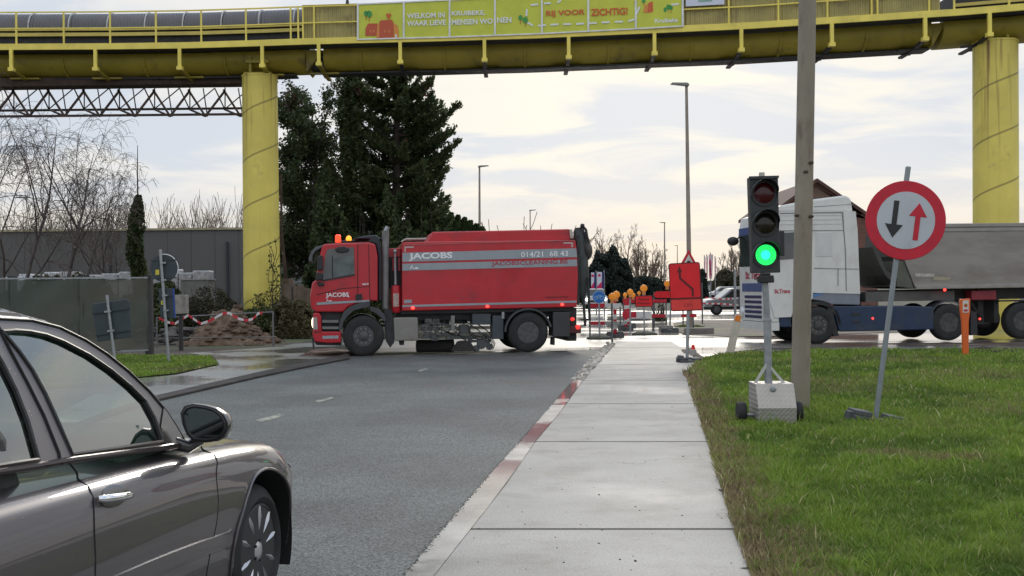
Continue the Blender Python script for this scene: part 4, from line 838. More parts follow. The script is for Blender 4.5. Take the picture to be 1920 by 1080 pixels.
# front face: x just ahead of the side's front edge
xf = T(y2([(345, 700)]))[0][0]
def fz(px, py): return TF.L(px, py, 1.2)[1]
zw0, zw1 = fz(1400, 438), fz(1390, 500)
def front(name, y0, y1, z0, z1, m, d=.03): return MB().box(xf-d, xf+.25, y0, y1, z0, z1).build(name, m, tr, bevel=.01)
MB().prism(T(y2([(332, 560), (352, 420), (420, 400), (420, 560)])), .05, 2.45).build('sun_visor', CREAM, tr, bevel=.03)
front('visor_panel', .15, 2.4, fz(1395, 440), fz(1395, 425), mat('visor_blue', (.06, .09, .25), .3), .07)
front('windscreen', .12, 2.38, zw1, zw0, CABG, .05)
front('grille_panel', .03, 2.47, fz(1400, 602), zw1, CREAM, .04)
front('badge_panel', .55, 2.2, fz(1400, 547), fz(1400, 531), mat('panel_blue', (.07, .10, .22), .35), .06)
for py in (554, 563.5, 573, 582, 591):
    front('grille_slot', .6, 2.0, fz(1400, py+5.5), fz(1400, py), mat('slot_blue', (.02, .025, .09), .4), .06)
front('bumper', .0, 2.5, fz(1400, 618), fz(1400, 603), CREAM, .10)
hlc = TF.L(1430, 590, .15); MB().ball((xf-.02, .22, hlc[1]), .17, sq=(.6, .9, 1.2)).build('headlight', mat('lamp_clear', (.55, .57, .6), .1, metal=.4), tr, True)
MB().ball((xf-.02, 2.28, hlc[1]), .17, sq=(.6, .9, 1.2)).build('headlight', mat('lamp_clear', (.55, .57, .6), .1, metal=.4), tr, True)
text('St. Trans', 'lettering', 0, 0, 0, .22, mat('letter_red2', (.45, .04, .08), .5, var=0), tr, width=1.3, bold=.03, M=Matrix.Translation((xf-.055, 1.9, fz(1400, 523))) @ Matrix.Rotation(R(-90), 4, 'Z'))
a = TF.L(1452, 550); text('St.Trans', 'lettering', 0, 0, 0, .12, mat('letter_red2', (.45, .04, .08), .5, var=0), tr, width=.46, bold=.03, M=Matrix.Translation((a[0], -.012, a[1])))
m = TF.L(1386, 452, 1.8)
MB().ball((xf-.42, 1.9, m[1]), .15, sq=(1.2, .6, .9)).build('mirror', BLACK, tr, True); MB().tube([(xf-.4, 1.9, m[1]), (xf-.2, 1.95, m[1]+.12), (xf, 2.0, m[1]+.05)], .025).build('mirror_arm', BLACK, tr)
MB().box(xf+.12, xf+.34, -.28, -.06, m[1]-.5, m[1]+.2).build('mirror', BLACK, tr, bevel=.03)
MB().cyl((xf+.2, .9, TF.L(1400, 418, .9)[1]), (xf+.2, .9, TF.L(1400, 412, .9)[1]), .06, .05).build('roof_lamp', STEEL, tr)
# steps, lower blue panels, wheels
BLUE = mat('chassis_blue', (.010, .030, .075), .4, var=.15, coat=.2, dirt=(.05, .05, .05), dirt_s=1.4, dirt_lo=.5, dirt_hi=.85)
MB().prism(T(y3([(312, 272), (445, 270), (452, 335), (312, 338)])), .05, 2.45).build('step_panel', BLUE, tr, bevel=.02)
MB().prism(T(y3([(590, 108), (912, 98), (912, 186), (720, 182), (660, 160), (590, 150)])), .02, 2.48).build('lower_side_panel', mat('panel_greyblue', (.20, .22, .26), .45, dirt=(.25, .2, .15)), tr, bevel=.02)
flat('blue_swoosh', T(y3([(590, 112), (680, 104), (640, 122), (590, 138)])), .016, mat('swoosh_blue', (.08, .2, .42), .4, var=.05), tr, .004)
MB().prism(T([(1562, 574), (1690, 573), (1752, 575), (1752, 618), (1630, 621), (1575, 622)]), .03, .7).build('chassis_skirt', BLUE, tr, bevel=.03)
flat('skirt_vent', T([(1597, 587), (1614, 587), (1614, 592), (1597, 592)]), .026, BLACK, tr, .004); flat('skirt_vent', T([(1597, 602), (1614, 602), (1614, 606), (1597, 606)]), .026, BLACK, tr, .004)
for px, py in ((1637, 597), (1838, 598)):
    c = TF.L(px, py); MB().ball((c[0], .02, c[1]), .03).build('side_marker', ML, tr, True)
MB().prism(T([(1450, 596), (1800, 590), (1800, 606), (1450, 612)]), .7, 1.8).build('chassis', UNDER, tr)
w1 = (TF.L(1535, 612.5)[0], .53); w2 = (TF.L(1781, 604.5)[0], .53)
g0 = 0
TR2 = mat('lorry_rim', (.065, .065, .062), .55, metal=.3, var=.4, vs=9, dirt=(.08, .07, .06))
for w, st in ((w1, 'truck'), (w2, 'drive')):
    wheel(tr, w[0], w[1], .02, .53, .34, .28, TR2, st); wheel(tr, w[0], w[1], 2.14, .53, .34, .28, TR2, st)
MB().prism(arc(w1[0], w1[1], .68, 0, 180)+arc(w1[0], w1[1], .58, 180, 0), 0.03, .6).build('wheel_arch', UNDER, tr)
MB().prism(T(y3([(690, 190), (720, 200), (770, 395), (735, 400), (715, 330)])), .03, .5).build('mud_flap', BLACK, tr)
MB().prism(arc(w2[0], w2[1], .64, 20, 175)+arc(w2[0], w2[1], .6, 175, 20), .02, .6).build('rear_fender', mat('grey_fender2', (.05, .055, .065), .5), tr)
MB().prism(T([(1822, 583), (1833, 585), (1835, 628), (1822, 629)]), .05, .5).build('mud_flap', BLACK, tr)
MB().box(w1[0]+1.3, w1[0]+1.5, .5, 2.0, w1[1]+.4, w1[1]+.9).build('catwalk', UNDER, tr)
# trailer
tl = thing('tipper_trailer', 'grimy aluminium tipper semi trailer behind the round sign', 'trailer', TF.M)
GRIM = mat('grimy_aluminium', (.30, .28, .255), .42, metal=.35, var=.1, vs=1, dirt=(.16, .13, .10), dirt_s=.9, dirt_lo=.45, dirt_hi=.8, stretch=(.5, 1, 1.6), rvar=.1)
e = T([(1716, 541), (1692, 480), (1700, 420), (1990, 418), (1990, 537.5)]); e2 = [e[0], e[1], e[2], (e[0][0]+8.3, e[3][1]), (e[0][0]+8.3, e[4][1])]
MB().prism(e2, -.02, 2.5).build('tipper_body', GRIM, tl, bevel=.02)
MB().prism(T(y4([(213, 440), (245, 470), (285, 560), (420, 650), (340, 645), (280, 585), (250, 530)])), .1, 2.4).build('body_nose', mat('nose_dark', (.05, .05, .045), .6), tl)
MB().prism(T(y4([(330, 510), (370, 510), (428, 652), (330, 640)])), .0, 2.45).build('body_nose', mat('nose_green', (.09, .09, .07), .6, var=.2), tl)
MB().prism([e[0], e[1], e[2], (e[2][0]-.04, e[2][1]), (e[1][0]-.04, e[1][1]), (e[0][0]-.04, e[0][1])], .0, 2.49).build('front_panel', mat('nose_dark', (.05, .05, .045), .6), tl)
zt = e[3][1]; zb = e[4][1]; x0, x1 = e[2][0], e[0][0]+8.3
MB().box(x0, x1, -.07, 0.0, zt-.09, zt+.01).build('top_rim', mat('rim_alu', (.30, .285, .26), .45, metal=.3, dirt=(.14, .11, .09)), tl, bevel=.01)
MB().box(x0+.1, x1, -.05, 0.0, zt-.22, zt-.13).build('top_rim', mat('rim_alu', (.30, .285, .26), .45), tl, bevel=.01)
MB().box(e[0][0], x1, -.06, 0.0, zb-.0, zb+.10).build('bottom_rim', mat('rim_alu', (.30, .285, .26), .45), tl, bevel=.01)
MB().box(e[0][0]-.6, x1, .6, 1.9, zb-.34, zb-.02).build('trailer_chassis', mat('trailer_frame', (.055, .05, .046), .6, var=.3), tl)
MB().box(e[0][0]-1.4, e[0][0]+1.3, .2, 2.3, zb-.34, zb-.06).build('coupling_plate', mat('trailer_frame2', (.10, .095, .09), .6, var=.3), tl)
flat('maker_plate', T(y4([(418, 574), (515, 576), (515, 592), (418, 590)])), -.03, mat('plate_pale', (.42, .40, .36), .5, var=.3, vs=20), tl, .004); flat('maker_plate', T(y4([(510, 590), (600, 594), (590, 610), (510, 610)])), -.03, mat('plate_ochre', (.32, .29, .2), .5), tl, .004)
c = TF.L(1772, 543.5); MB().ball((c[0], .02, c[1]), .04).build('side_marker', ML, tl, True)
a = TF.L(1825, 545); b = TF.L(1872, 562); MB().box(a[0], b[0], .1, .5, b[1], a[1]).build('tool_box', mat('box_red', (.22, .02, .03), .5), tl, bevel=.02)
for yy in (.5, 1.9):
    a = TF.L(1856, 560); b = TF.L(1856, 606); MB().box(a[0]-.09, a[0]+.09, yy, yy+.15, b[1], a[1]+.3).build('landing_leg', UNDER, tl)
    MB().box(a[0]-.2, a[0]+.2, yy-.08, yy+.23, b[1]-.04, b[1]).build('landing_foot', UNDER, tl)
a = TF.L(1832, 566); b = TF.L(1856, 596); MB().bar((a[0], .4, a[1]), (b[0], .5, b[1]), .05, .05).build('brace', UNDER, tl)
w3 = (TF.L(1920, 600)[0], .53)
for k in range(3):
    for yy in (.04, 2.1): wheel(tl, w3[0]+k*1.32, w3[1], yy, .53, .36, .28, TR2, 'drive')
MB().box(w3[0]-.72, w3[0]+3.4, .05, .5, w3[1]+.56, w3[1]+.6).build('axle_fender', UNDER, tl)
MB().box(w3[0]-.75, w3[0]-.6, .3, 2.2, w3[1]-.05, w3[1]+.7).build('axle_hanger', UNDER, tl)

# ================================================================ FOREGROUND CAR
CF = Frame(G(499, 1032), 0)   # placeholder
d0 = 6.05; o = P(499, 1032, d0); CF = Frame(Vector((o.x, o.y, 0)), yaw=80)
car = thing('saloon_car', 'dark grey-brown saloon car parked nearest at the lower left', 'car', CF.M)
def paint():
    m = bpy.data.materials.new('metallic_paint'); m.use_nodes = True; t = m.node_tree; b = t.nodes['Principled BSDF']
    b.inputs['Base Color'].default_value = (.080, .069, .073, 1); b.inputs['Metallic'].default_value = .5; b.inputs['Roughness'].default_value = .38; b.inputs['Coat Weight'].default_value = .75; b.inputs['Coat Roughness'].default_value = .02
    tc = N(t, 'ShaderNodeTexCoord'); n = N(t, 'ShaderNodeTexVoronoi'); n.inputs['Scale'].default_value = 42; t.links.new(tc.outputs['Object'], n.inputs['Vector'])
    mr = N(t, 'ShaderNodeMapRange'); t.links.new(n.outputs['Distance'], mr.inputs[0]); mr.inputs[1].default_value = .04; mr.inputs[2].default_value = .16; mr.inputs[3].default_value = 1; mr.inputs[4].default_value = 0
    # rain drops: only a share of the cells
    gt = N(t, 'ShaderNodeSeparateColor'); t.links.new(n.outputs['Color'], gt.inputs[0]); th = N(t, 'ShaderNodeMath', operation='GREATER_THAN'); t.links.new(gt.outputs[0], th.inputs[0]); th.inputs[1].default_value = .8
    ml = N(t, 'ShaderNodeMath', operation='MULTIPLY'); t.links.new(mr.outputs[0], ml.inputs[0]); t.links.new(th.outputs[0], ml.inputs[1])
    bp = N(t, 'ShaderNodeBump'); bp.inputs['Strength'].default_value = .5; bp.inputs['Distance'].default_value = .002; t.links.new(ml.outputs[0], bp.inputs['Height']); t.links.new(bp.outputs[0], b.inputs['Normal']); t.links.new(bp.outputs[0], b.inputs['Coat Normal'])
    n2 = N(t, 'ShaderNodeTexNoise'); n2.inputs['Scale'].default_value = 1.3; n2.inputs['Detail'].default_value = 8; t.links.new(tc.outputs['Object'], n2.inputs['Vector']); m2 = N(t, 'ShaderNodeMapRange'); t.links.new(n2.outputs['Fac'], m2.inputs[0]); m2.inputs[3].default_value = .32; m2.inputs[4].default_value = .48; t.links.new(m2.outputs[0], b.inputs['Roughness'])
    return m
PAINT = paint()
def topz(x):     # height of the shoulder / fender crest line
    return float(np.interp(x, [-3.9, -3.6, -2.9, -2.0, -1.3, -.75, -.3, 0, .25, .45, .6, .72, .82, .9], [.93, .99, 1.0, .985, .965, .945, .925, .905, .875, .825, .77, .70, .6, .5]))
def inset(x):    # plan curvature
    f = 0
    if x > .2: f = .33*((x-.2)/.7)**2.4
    if x < -3.2: f = .25*((-3.2-x)/.75)**2
    return f
def flare(x):
    d = abs(x); return -.012*max(0, 1-(d/.52)**4)
def prof(x):
    t = topz(x); i = inset(x); f = flare(x)
    # (inset, z) from sill to crest then over the bonnet
    return [(i+.10, .20), (i+.045, .235), (i+.025+f, .34), (i+.010+f, .50), (i+.0+f, .62), (i+.004+f*.8, .70), (i+.022+f*.4, min(.79, t-.10)), (i+.040, t-.055), (i+.075, t-.018), (i+.13, t), (i+.26, t+.018), (i+.5, t+.045), (.91, t+.062)]
def sidey(x, z):
    p = prof(x); return float(np.interp(z, [q[1] for q in p[:10]], [q[0] for q in p[:10]]))
xs = [.9, .87, .82, .75, .66, .56, .45, .35, .25, .12, 0, -.15, -.3, -.5, -.75, -1.0, -1.3, -1.7, -2.1, -2.5, -2.9, -3.3, -3.6, -3.8, -3.9]
mb = MB(); n = 0
for x in xs:
    p = prof(x); row = [(x, a, z) for a, z in p]+[(x, 1.82-a, z) for a, z in p[-2::-1]]; row += [(x, 1.5, .2), (x, .91, .2), (x, .32, .2)]; n = len(row); mb.v += row
for i in range(len(xs)-1):
    for k in range(n): mb.f.append((i*n+k, i*n+(k+1) % n, (i+1)*n+(k+1) % n, (i+1)*n+k))
mb.f += [tuple(range(n))[::-1], tuple(range((len(xs)-1)*n, len(xs)*n))]
bodyo = mb.build('body', PAINT, car, True)
try: bodyo.data.set_sharp_from_angle(angle=R(60))
except Exception: pass
cut = MB()
for wx in (0, -2.85):
    for y0, y1 in ((-.2, .42), (1.40, 2.0)): cut.cyl((wx, y0, .365), (wx, y1, .365), .405, .405, 64)
co = cut.build('wheel_well', mat('well_black', (.008, .008, .008), .9, var=0), car)
bo_ = bodyo.modifiers.new('arch', 'BOOLEAN'); bo_.operation = 'DIFFERENCE'; bo_.object = co; bo_.solver = 'EXACT'
dg = bpy.context.evaluated_depsgraph_get(); dg.update()
nm = bpy.data.meshes.new_from_object(bodyo.evaluated_get(dg)); bodyo.modifiers.clear(); bodyo.data = nm
bpy.data.objects.remove(co)
DARKW = mat('well_black', (.008, .008, .008), .9, var=0)
for wx in (0, -2.85):
    for y0, y1 in ((.01, .41), (1.41, 1.81)):
        w = MB(); nn = 40; rr = .400
        vs = [(wx+rr*math.cos(a), y, .365+rr*math.sin(a)) for y in (y0, y1) for a in [R(-25+230*k/nn) for k in range(nn+1)]]
        w.add(vs, [(k, k+1, k+nn+2, k+nn+1) for k in range(nn)]); yb = y1 if y0 < 1 else y0
        w.prism([(wx+.4*math.cos(2*math.pi*k/40), .365+.4*math.sin(2*math.pi*k/40)) for k in range(40)], yb-.004, yb); w.build('wheel_well', DARKW, car)
    # arch lip
    lip = MB(); pts = [(wx+.408*math.cos(R(a)), sidey(wx+.408*math.cos(R(a)), .365+.408*math.sin(R(a)))-.002, .365+.408*math.sin(R(a))) for a in range(-10, 191, 5)]
    lip.tube(pts, .009, 6); lip.build('arch_lip', PAINT, car, True)
wheel(car, 0, .352, .03, .345, .22, .236, None, 'car'); wheel(car, -2.85, .352, .03, .345, .22, .236, None, 'car')
for wx in (0, -2.85):
    w = MB(); w.lathe([(.24, .0), (.34, .0), (.345, .05), (.345, .2), (.24, .22)], (wx, 1.55, .352), n=32); w.build('far_wheel', RUB, car, True)
# surface strips lying on the flank: gaps, moulding
def onside(pts, off): return [(x, sidey(x, z)+off, z) for x, z in pts]
GAP = mat('shut_line', (.006, .006, .006), .8, var=0)
def C2(px, py):   # flank point under a pixel
    x, z = CF.L(px, py, .01)
    for _ in range(3):
        x, z = CF.L(px, py, sidey(x, z))
    return (x, z)
def fine(pts, n=10):
    out = []
    for (a, b), (c, d) in zip(pts, pts[1:]): out += [(a+(c-a)*i/n, b+(d-b)*i/n) for i in range(n)]
    return out+[pts[-1]]
def smooth_poly(pts, it=2):
    for _ in range(it):
        q = [pts[0]]
        for a, b in zip(pts, pts[1:]): q += [(a[0]*.75+b[0]*.25, a[1]*.75+b[1]*.25), (a[0]*.25+b[0]*.75, a[1]*.25+b[1]*.75)]
        pts = q+[pts[-1]]
    return pts
def seam(px, w=.0045):
    pts = smooth_poly([C2(*p) for p in px]); MB().tube(onside(pts, .001), w, 6).build('shut_line', GAP, car)
seam([(131, 868), (150, 893), (168, 925), (177, 975), (176, 1080), (174, 1200)]); seam([(373, 830), (392, 850), (404, 880), (409, 930), (405, 985), (385, 1080), (370, 1150)])
# waist trim under the windows
TRIMM = mat('waist_trim', (.06, .045, .045), .18, metal=.5, var=0)
# greenhouse plane
GP0 = (0, .115, .945); GN = (0, -math.cos(R(27)), math.sin(R(27)))
def Q(px, py): return CF.L3(px, py, GP0, GN)
outer_px = [(-330, 585), (-200, 588), (-60, 592), (4, 598), (60, 601), (111, 614), (160, 638), (200, 664), (240, 696), (280, 734), (312, 772), (330, 800), (345, 826), (332, 838), (250, 848), (130, 868), (60, 880), (0, 889), (-200, 925), (-330, 950)]
win_px = [(4, 622), (28, 620), (55, 622), (85, 628), (117, 640), (167, 666), (208, 694), (244, 724), (272, 752), (290, 785), (302, 815), (300, 826), (319, 830), (230, 840), (135, 852), (110, 795), (85, 740), (60, 694), (36, 660)]
win_px = [(4, 622), (28, 620), (55, 622), (85, 628), (117, 640), (167, 666), (208, 694), (244, 724), (272, 752), (290, 785), (300, 812), (304, 828), (230, 839), (135, 852), (110, 795), (85, 740), (60, 694), (36, 660)]
rwin_px = [(-180, 640), (-120, 628), (-60, 626), (-20, 640), (5, 682), (30, 733), (52, 790), (72, 862), (0, 873), (-120, 895), (-170, 902), (-185, 800)]
def polyfill(outer, holes, name, m, parent, thick=.03, off=(0, 0, 0)):
    bm = bmesh.new(); es = []
    for lp in [outer]+holes:
        vs = [bm.verts.new(Vector(p)+Vector(off)) for p in lp]
        es += [bm.edges.new((vs[i], vs[(i+1) % len(vs)])) for i in range(len(vs))]
    bmesh.ops.triangle_fill(bm, use_beauty=True, use_dissolve=False, edges=es)
    nrm = Vector(GN)
    for f in bm.faces:
        if f.normal.dot(nrm) < 0: f.normal_flip()
    me = bpy.data.meshes.new(name); bm.to_mesh(me); bm.free(); o = link(name, me, m, parent)
    s = o.modifiers.new('s', 'SOLIDIFY'); s.thickness = thick; s.offset = -1; return o
O3 = [Q(*p) for p in outer_px]; W3 = [Q(*p) for p in win_px]; RW3 = [Q(*p) for p in rwin_px]
polyfill(O3, [W3, RW3], 'window_frame', PAINT, car)
mir = lambda p: Vector((p[0], 1.82-p[1], p[2]))
# far side frame (mirror)
bm = None
def farside():
    GNm = Vector((0, -GN[1], GN[2])); 
    o_ = [mir(p) for p in O3]; h_ = [mir(p) for p in W3]; r_ = [mir(p) for p in RW3]
    bm = bmesh.new(); es = []
    for lp in (o_, h_, r_):
        vs = [bm.verts.new(p) for p in lp]; es += [bm.edges.new((vs[i], vs[(i+1) % len(vs)])) for i in range(len(vs))]
    bmesh.ops.triangle_fill(bm, use_beauty=True, edges=es); me = bpy.data.meshes.new('window_frame'); bm.to_mesh(me); bm.free(); o = link('window_frame', me, PAINT, car); s = o.modifiers.new('s', 'SOLIDIFY'); s.thickness = .03
farside()
GL = glass('window_glass', (.30, .46, .38), .10)
def pane(poly, name='side_window'):
    me = bpy.data.meshes.new(name); me.from_pydata([tuple(Vector(p)-Vector(GN)*.010) for p in poly], [], [tuple(range(len(poly)))]); link(name, me, GL, car)
pane(W3); pane(RW3)
me = bpy.data.meshes.new('side_window'); me.from_pydata([tuple(mir(p)) for p in W3], [], [tuple(range(len(W3)))]); link('side_window', me, glass('far_glass', (.40, .55, .47), .08), car)
me = bpy.data.meshes.new('side_window'); me.from_pydata([tuple(mir(p)) for p in RW3], [], [tuple(range(len(RW3)))]); link('side_window', me, glass('far_glass'), car)
# rubber seals
SEAL = mat('rubber_seal', (.012, .012, .012), .4, var=0)
for lp in (W3, RW3): MB().tube([Vector(p)+Vector(GN)*.001 for p in lp+[lp[0]]], .009, 6).build('window_seal', SEAL, car)
# B-pillar door split and roof gutter
MB().tube([Q(*p)+Vector(GN)*.002 for p in ((-6, 608), (20, 660), (50, 716), (82, 780), (110, 850), (113, 868))], .006, 6).build('shut_line', GAP, car)
MB().tube([Q(*p)+Vector(GN)*.002 for p in outer_px[2:13]], .0065, 6).build('roof_gutter', SEAL, car)
# roof and pillars: a shell between the two frames, crowned
roofl = O3[0:13]
mb = MB(); cols = 14
for p in roofl:
    p = Vector(p)
    for k in range(cols+1):
        t = k/cols; q = p.lerp(mir(p), t); c = 4*t*(1-t); q.z += .085*c**.75; q.x += .10*c if p.x > -1.2 else 0.0; mb.v.append(tuple(q))
idx = [i for i, p in enumerate(roofl)]
xr_ = [p[0] for p in roofl]
split = next(i for i, p in enumerate(roofl) if p[0] > -1.75)
mbR, mbW = MB(), MB()
for tgt, a, b in ((mbR, 0, split), (mbW, split, len(roofl)-1)):
    tgt.v = mb.v[:]
    for i in range(a, b):
        for k in range(cols):
            f = (i*(cols+1)+k, i*(cols+1)+k+1, (i+1)*(cols+1)+k+1, (i+1)*(cols+1)+k)
            if tgt is mbW and not (0 < k < cols-1) : mbR.f.append(f)
            else: tgt.f.append(f)
def clean(mbx):
    used = sorted({i for f in mbx.f for i in f}); mp = {i: j for j, i in enumerate(used)}; mbx.v = [mbx.v[i] for i in used]; mbx.f = [tuple(mp[i] for i in f) for f in mbx.f]; return mbx
for i in range(0): pass
ro = clean(mbR).build('roof', PAINT, car, True); s_ = ro.modifiers.new('s', 'SOLIDIFY'); s_.thickness = .015
clean(mbW).build('windscreen', glass('screen_glass', (.6, .7, .64), .08), car, True)
# interior
INT = mat('interior', (.07, .11, .09), .7, var=.2)
INT2 = mat('seat_cloth', (.06, .065, .06), .8)
dk = MB(); dk.box(-3.3, -.42, .2, 1.62, .90, .955); dk.build('parcel_deck', INT, car)
dk = MB(); dk.prism([(-1.12, .95), (-1.1, 1.08), (-.95, 1.12), (-.6, 1.05), (-.45, .96)], .2, 1.62); dk.build('dashboard', INT, car, bevel=.03)
MB().prism([(-1.05, .96), (-.98, 1.05), (-.8, 1.08), (-.6, 1.0), (-.55, .96)], .28, .62).build('dashboard', INT, car, bevel=.03)
dk = MB(); dk.lathe([(.18, -.012), (.195, 0), (.18, .012)], (0, 0, 0)); so = dk.build('steering_wheel', BLACK, car, True, M=Matrix.Translation((-1.12, 1.3, 1.02)) @ Matrix.Rotation(R(60), 4, 'Z') @ Matrix.Rotation(0, 4, 'X'))
for yy in (.46, 1.3):
    MB().prism([(-1.95, .95), (-1.75, .95), (-1.88, 1.22), (-1.98, 1.22)], yy-.24, yy+.24).build('seat', INT2, car, bevel=.05); MB().prism([(-1.98, 1.24), (-1.88, 1.24), (-1.92, 1.4), (-2.02, 1.4)], yy-.13, yy+.13).build('headrest', INT2, car, bevel=.04)
# waist trim
wt = [Q(a, b) for a, b in ((334, 836), (300, 841), (230, 850), (135, 863), (60, 876), (0, 885), (-200, 920))]
MB().tube([Vector(p)+Vector(GN)*.004 for p in wt], .014, 8).build('waist_trim', TRIMM, car, True)
# shoulder filler between the frame and the body
# side moulding
mo = smooth_poly([C2(*p) for p in ((431, 1006), (425, 1012), (340, 1042), (250, 1080), (100, 1150), (-100, 1250))], 1)
mb = MB()
for x, z in fine(mo, 4):
    y = sidey(x, z)
    mb.v += [(x, y+.003, z-.042), (x, y-.012, z-.034), (x, y-.016, z), (x, y-.012, z+.034), (x, y+.003, z+.042)]
nn = len(mb.v)//5
mb.f = [(i*5+k, i*5+k+1, (i+1)*5+k+1, (i+1)*5+k) for i in range(nn-1) for k in range(4)]+[(0, 1, 2, 3, 4)]
mb.build('side_moulding', PAINT, car, True)
# chrome handle over a scooped cup
CHR = mat('chrome', (.75, .75, .76), .07, metal=1, var=0)
h0 = C2(180, 936); h1 = C2(238, 927); hy = sidey(*h0)
hx, hz = (h0[0]+h1[0])/2, (h0[1]+h1[1])/2
mb = MB(); pts = []
for k in range(11):
    t = k/10; x = h0[0]+(h1[0]-h0[0])*t; z = h0[1]+(h1[1]-h0[1])*t; pts.append((x, sidey(x, z)-.008-.03*math.sin(math.pi*t)**.5, z))
mb.tube(pts, [.012]+[.016]*9+[.012], 10); 
mb.build('door_handle', CHR, car, True)
mb = MB(); L_ = abs(h1[0]-h0[0])
rings = []
for j, (s, dd) in enumerate(((1.0, -.0015), (.97, .002), (.75, .012), (.3, .02))):
    for k in range(28):
        a = 2*math.pi*k/28; x = hx+.02+s*L_*.46*math.cos(a); z = hz+s*.042*math.sin(a); mb.v.append((x, sidey(x, z)-.003+dd*.0, z))
mb.f = [(j*28+k, j*28+(k+1) % 28, (j+1)*28+(k+1) % 28, (j+1)*28+k) for j in range(3) for k in range(28)]+[tuple(range(84, 112))]
cup = mb.build('handle_cup', mat('cup_dark', (.03, .027, .027), .12, metal=.4, var=0, coat=1), car, True)
# mirror
mL, mR = 337, 429
def Mp(px, py, dx=0.0):     # plane across the car at the mirror
    return CF.L3(px, py, (-.70+dx, 0, 0), (1, 0, 0))
shell = [(338, 775), (345, 762), (360, 757), (385, 760), (405, 766), (420, 778), (427, 792), (428, 806), (420, 820), (405, 828), (385, 830), (362, 828), (350, 815), (342, 797)]
ctr = sum((Mp(*p) for p in shell), Vector())/len(shell)
mb = MB(); nl = len(shell)
for dx, s in ((0, 1.0), (.02, 1.03), (.07, .95), (.12, .72), (.145, .35)):
    for p in shell: q = Mp(*p); mb.v.append(tuple(ctr+(q-ctr)*s+Vector((dx, 0, 0))))
mb.f = [(j*nl+k, j*nl+(k+1) % nl, (j+1)*nl+(k+1) % nl, (j+1)*nl+k) for j in range(4) for k in range(nl)]+[tuple(range(4*nl, 5*nl))]+[tuple(range(nl))[::-1]]
mo_ = mb.build('wing_mirror', mat('mirror_shell', (.035, .033, .035), .25, var=0, coat=.8), car, True)
mb = MB(); 
gl_ = [ctr+(Mp(*p)-ctr)*.80+Vector((-.004, 0, 0)) for p in shell]; mb.add(gl_, [tuple(range(nl))]); mb.build('mirror_glass', mat('mirror_glass', (.16, .18, .17), .04, metal=1, var=0), mo_)
mb = MB(); mb.tube([ctr+(Mp(*p)-ctr)*.86+Vector((-.003, 0, 0)) for p in shell+[shell[0]]], .007, 6); mb.build('mirror_bezel', SEAL, mo_)
a = Q(322, 828); b = ctr+Vector((.03, .06, -.05)); MB().tube([a+Vector((.04, .03, -.01)), (a+b)/2+Vector((.05, 0, -.05)), b+Vector((.05, 0, -.03))], [.035, .03, .03], 10).build('mirror_foot', mat('mirror_shell', (.035, .033, .035), .25), car, True)
MB().add([Q(*p)+Vector(GN)*.006 for p in ((306, 762), (322, 786), (338, 812), (342, 832), (308, 836), (304, 822), (300, 800))], [tuple(range(7))]).build('quarter_trim', mat('mirror_shell', (.035, .033, .035), .25), car)
# front light wrapped round the corner, side repeater
MB().ball((.70, inset(.7)+.12, .66), .13, sq=(1.2, .7, .8)).build('headlight', mat('lamp_clear2', (.5, .52, .54), .08, metal=.3), car, True)
MB().box(-3.92, -3.88, .3, 1.5, .4, .6).build('rear_bumper', PAINT, car)
# ================================================================ STREET FURNITURE
def at(px, py, **kw): return Frame(G(px, py), **kw)
def sg(f, pts, y0, y1, name, m, parent, bev=0.0): return MB().prism(f.poly(pts), y0, y1).build(name, m, parent, bevel=bev)
CONC = mat('pole_concrete', (.27, .24, .18), .8, var=.16, vs=2.2, bump=.35, bs=22, dirt=(.17, .125, .095), dirt_s=1.7, dirt_lo=.52, dirt_hi=.66, stretch=(1.6, 1.6, .55))
# tall concrete pole at the right
f = Frame(G(1504, 777)); pole = thing('concrete_pole', 'tall weathered round concrete pole in the grass beside the traffic light', 'pole', f.M)
top = f.L(1519, -40); MB().cyl((0, .12, -.05), (top[0], .12, top[1]), .122, .112, 40).build('shaft', CONC, pole, True)
for px, py, w_, h_ in ((1511, 322, 6, 4), (1521, 305, 8, 3), (1494, 404, 7, 5), (1521, 406, 6, 4)):
    c = f.L(px, py); MB().ball((c[0], .0, c[1]), .03, sq=(1.2, .5, .7)).build('hole_plug', RUST, pole)
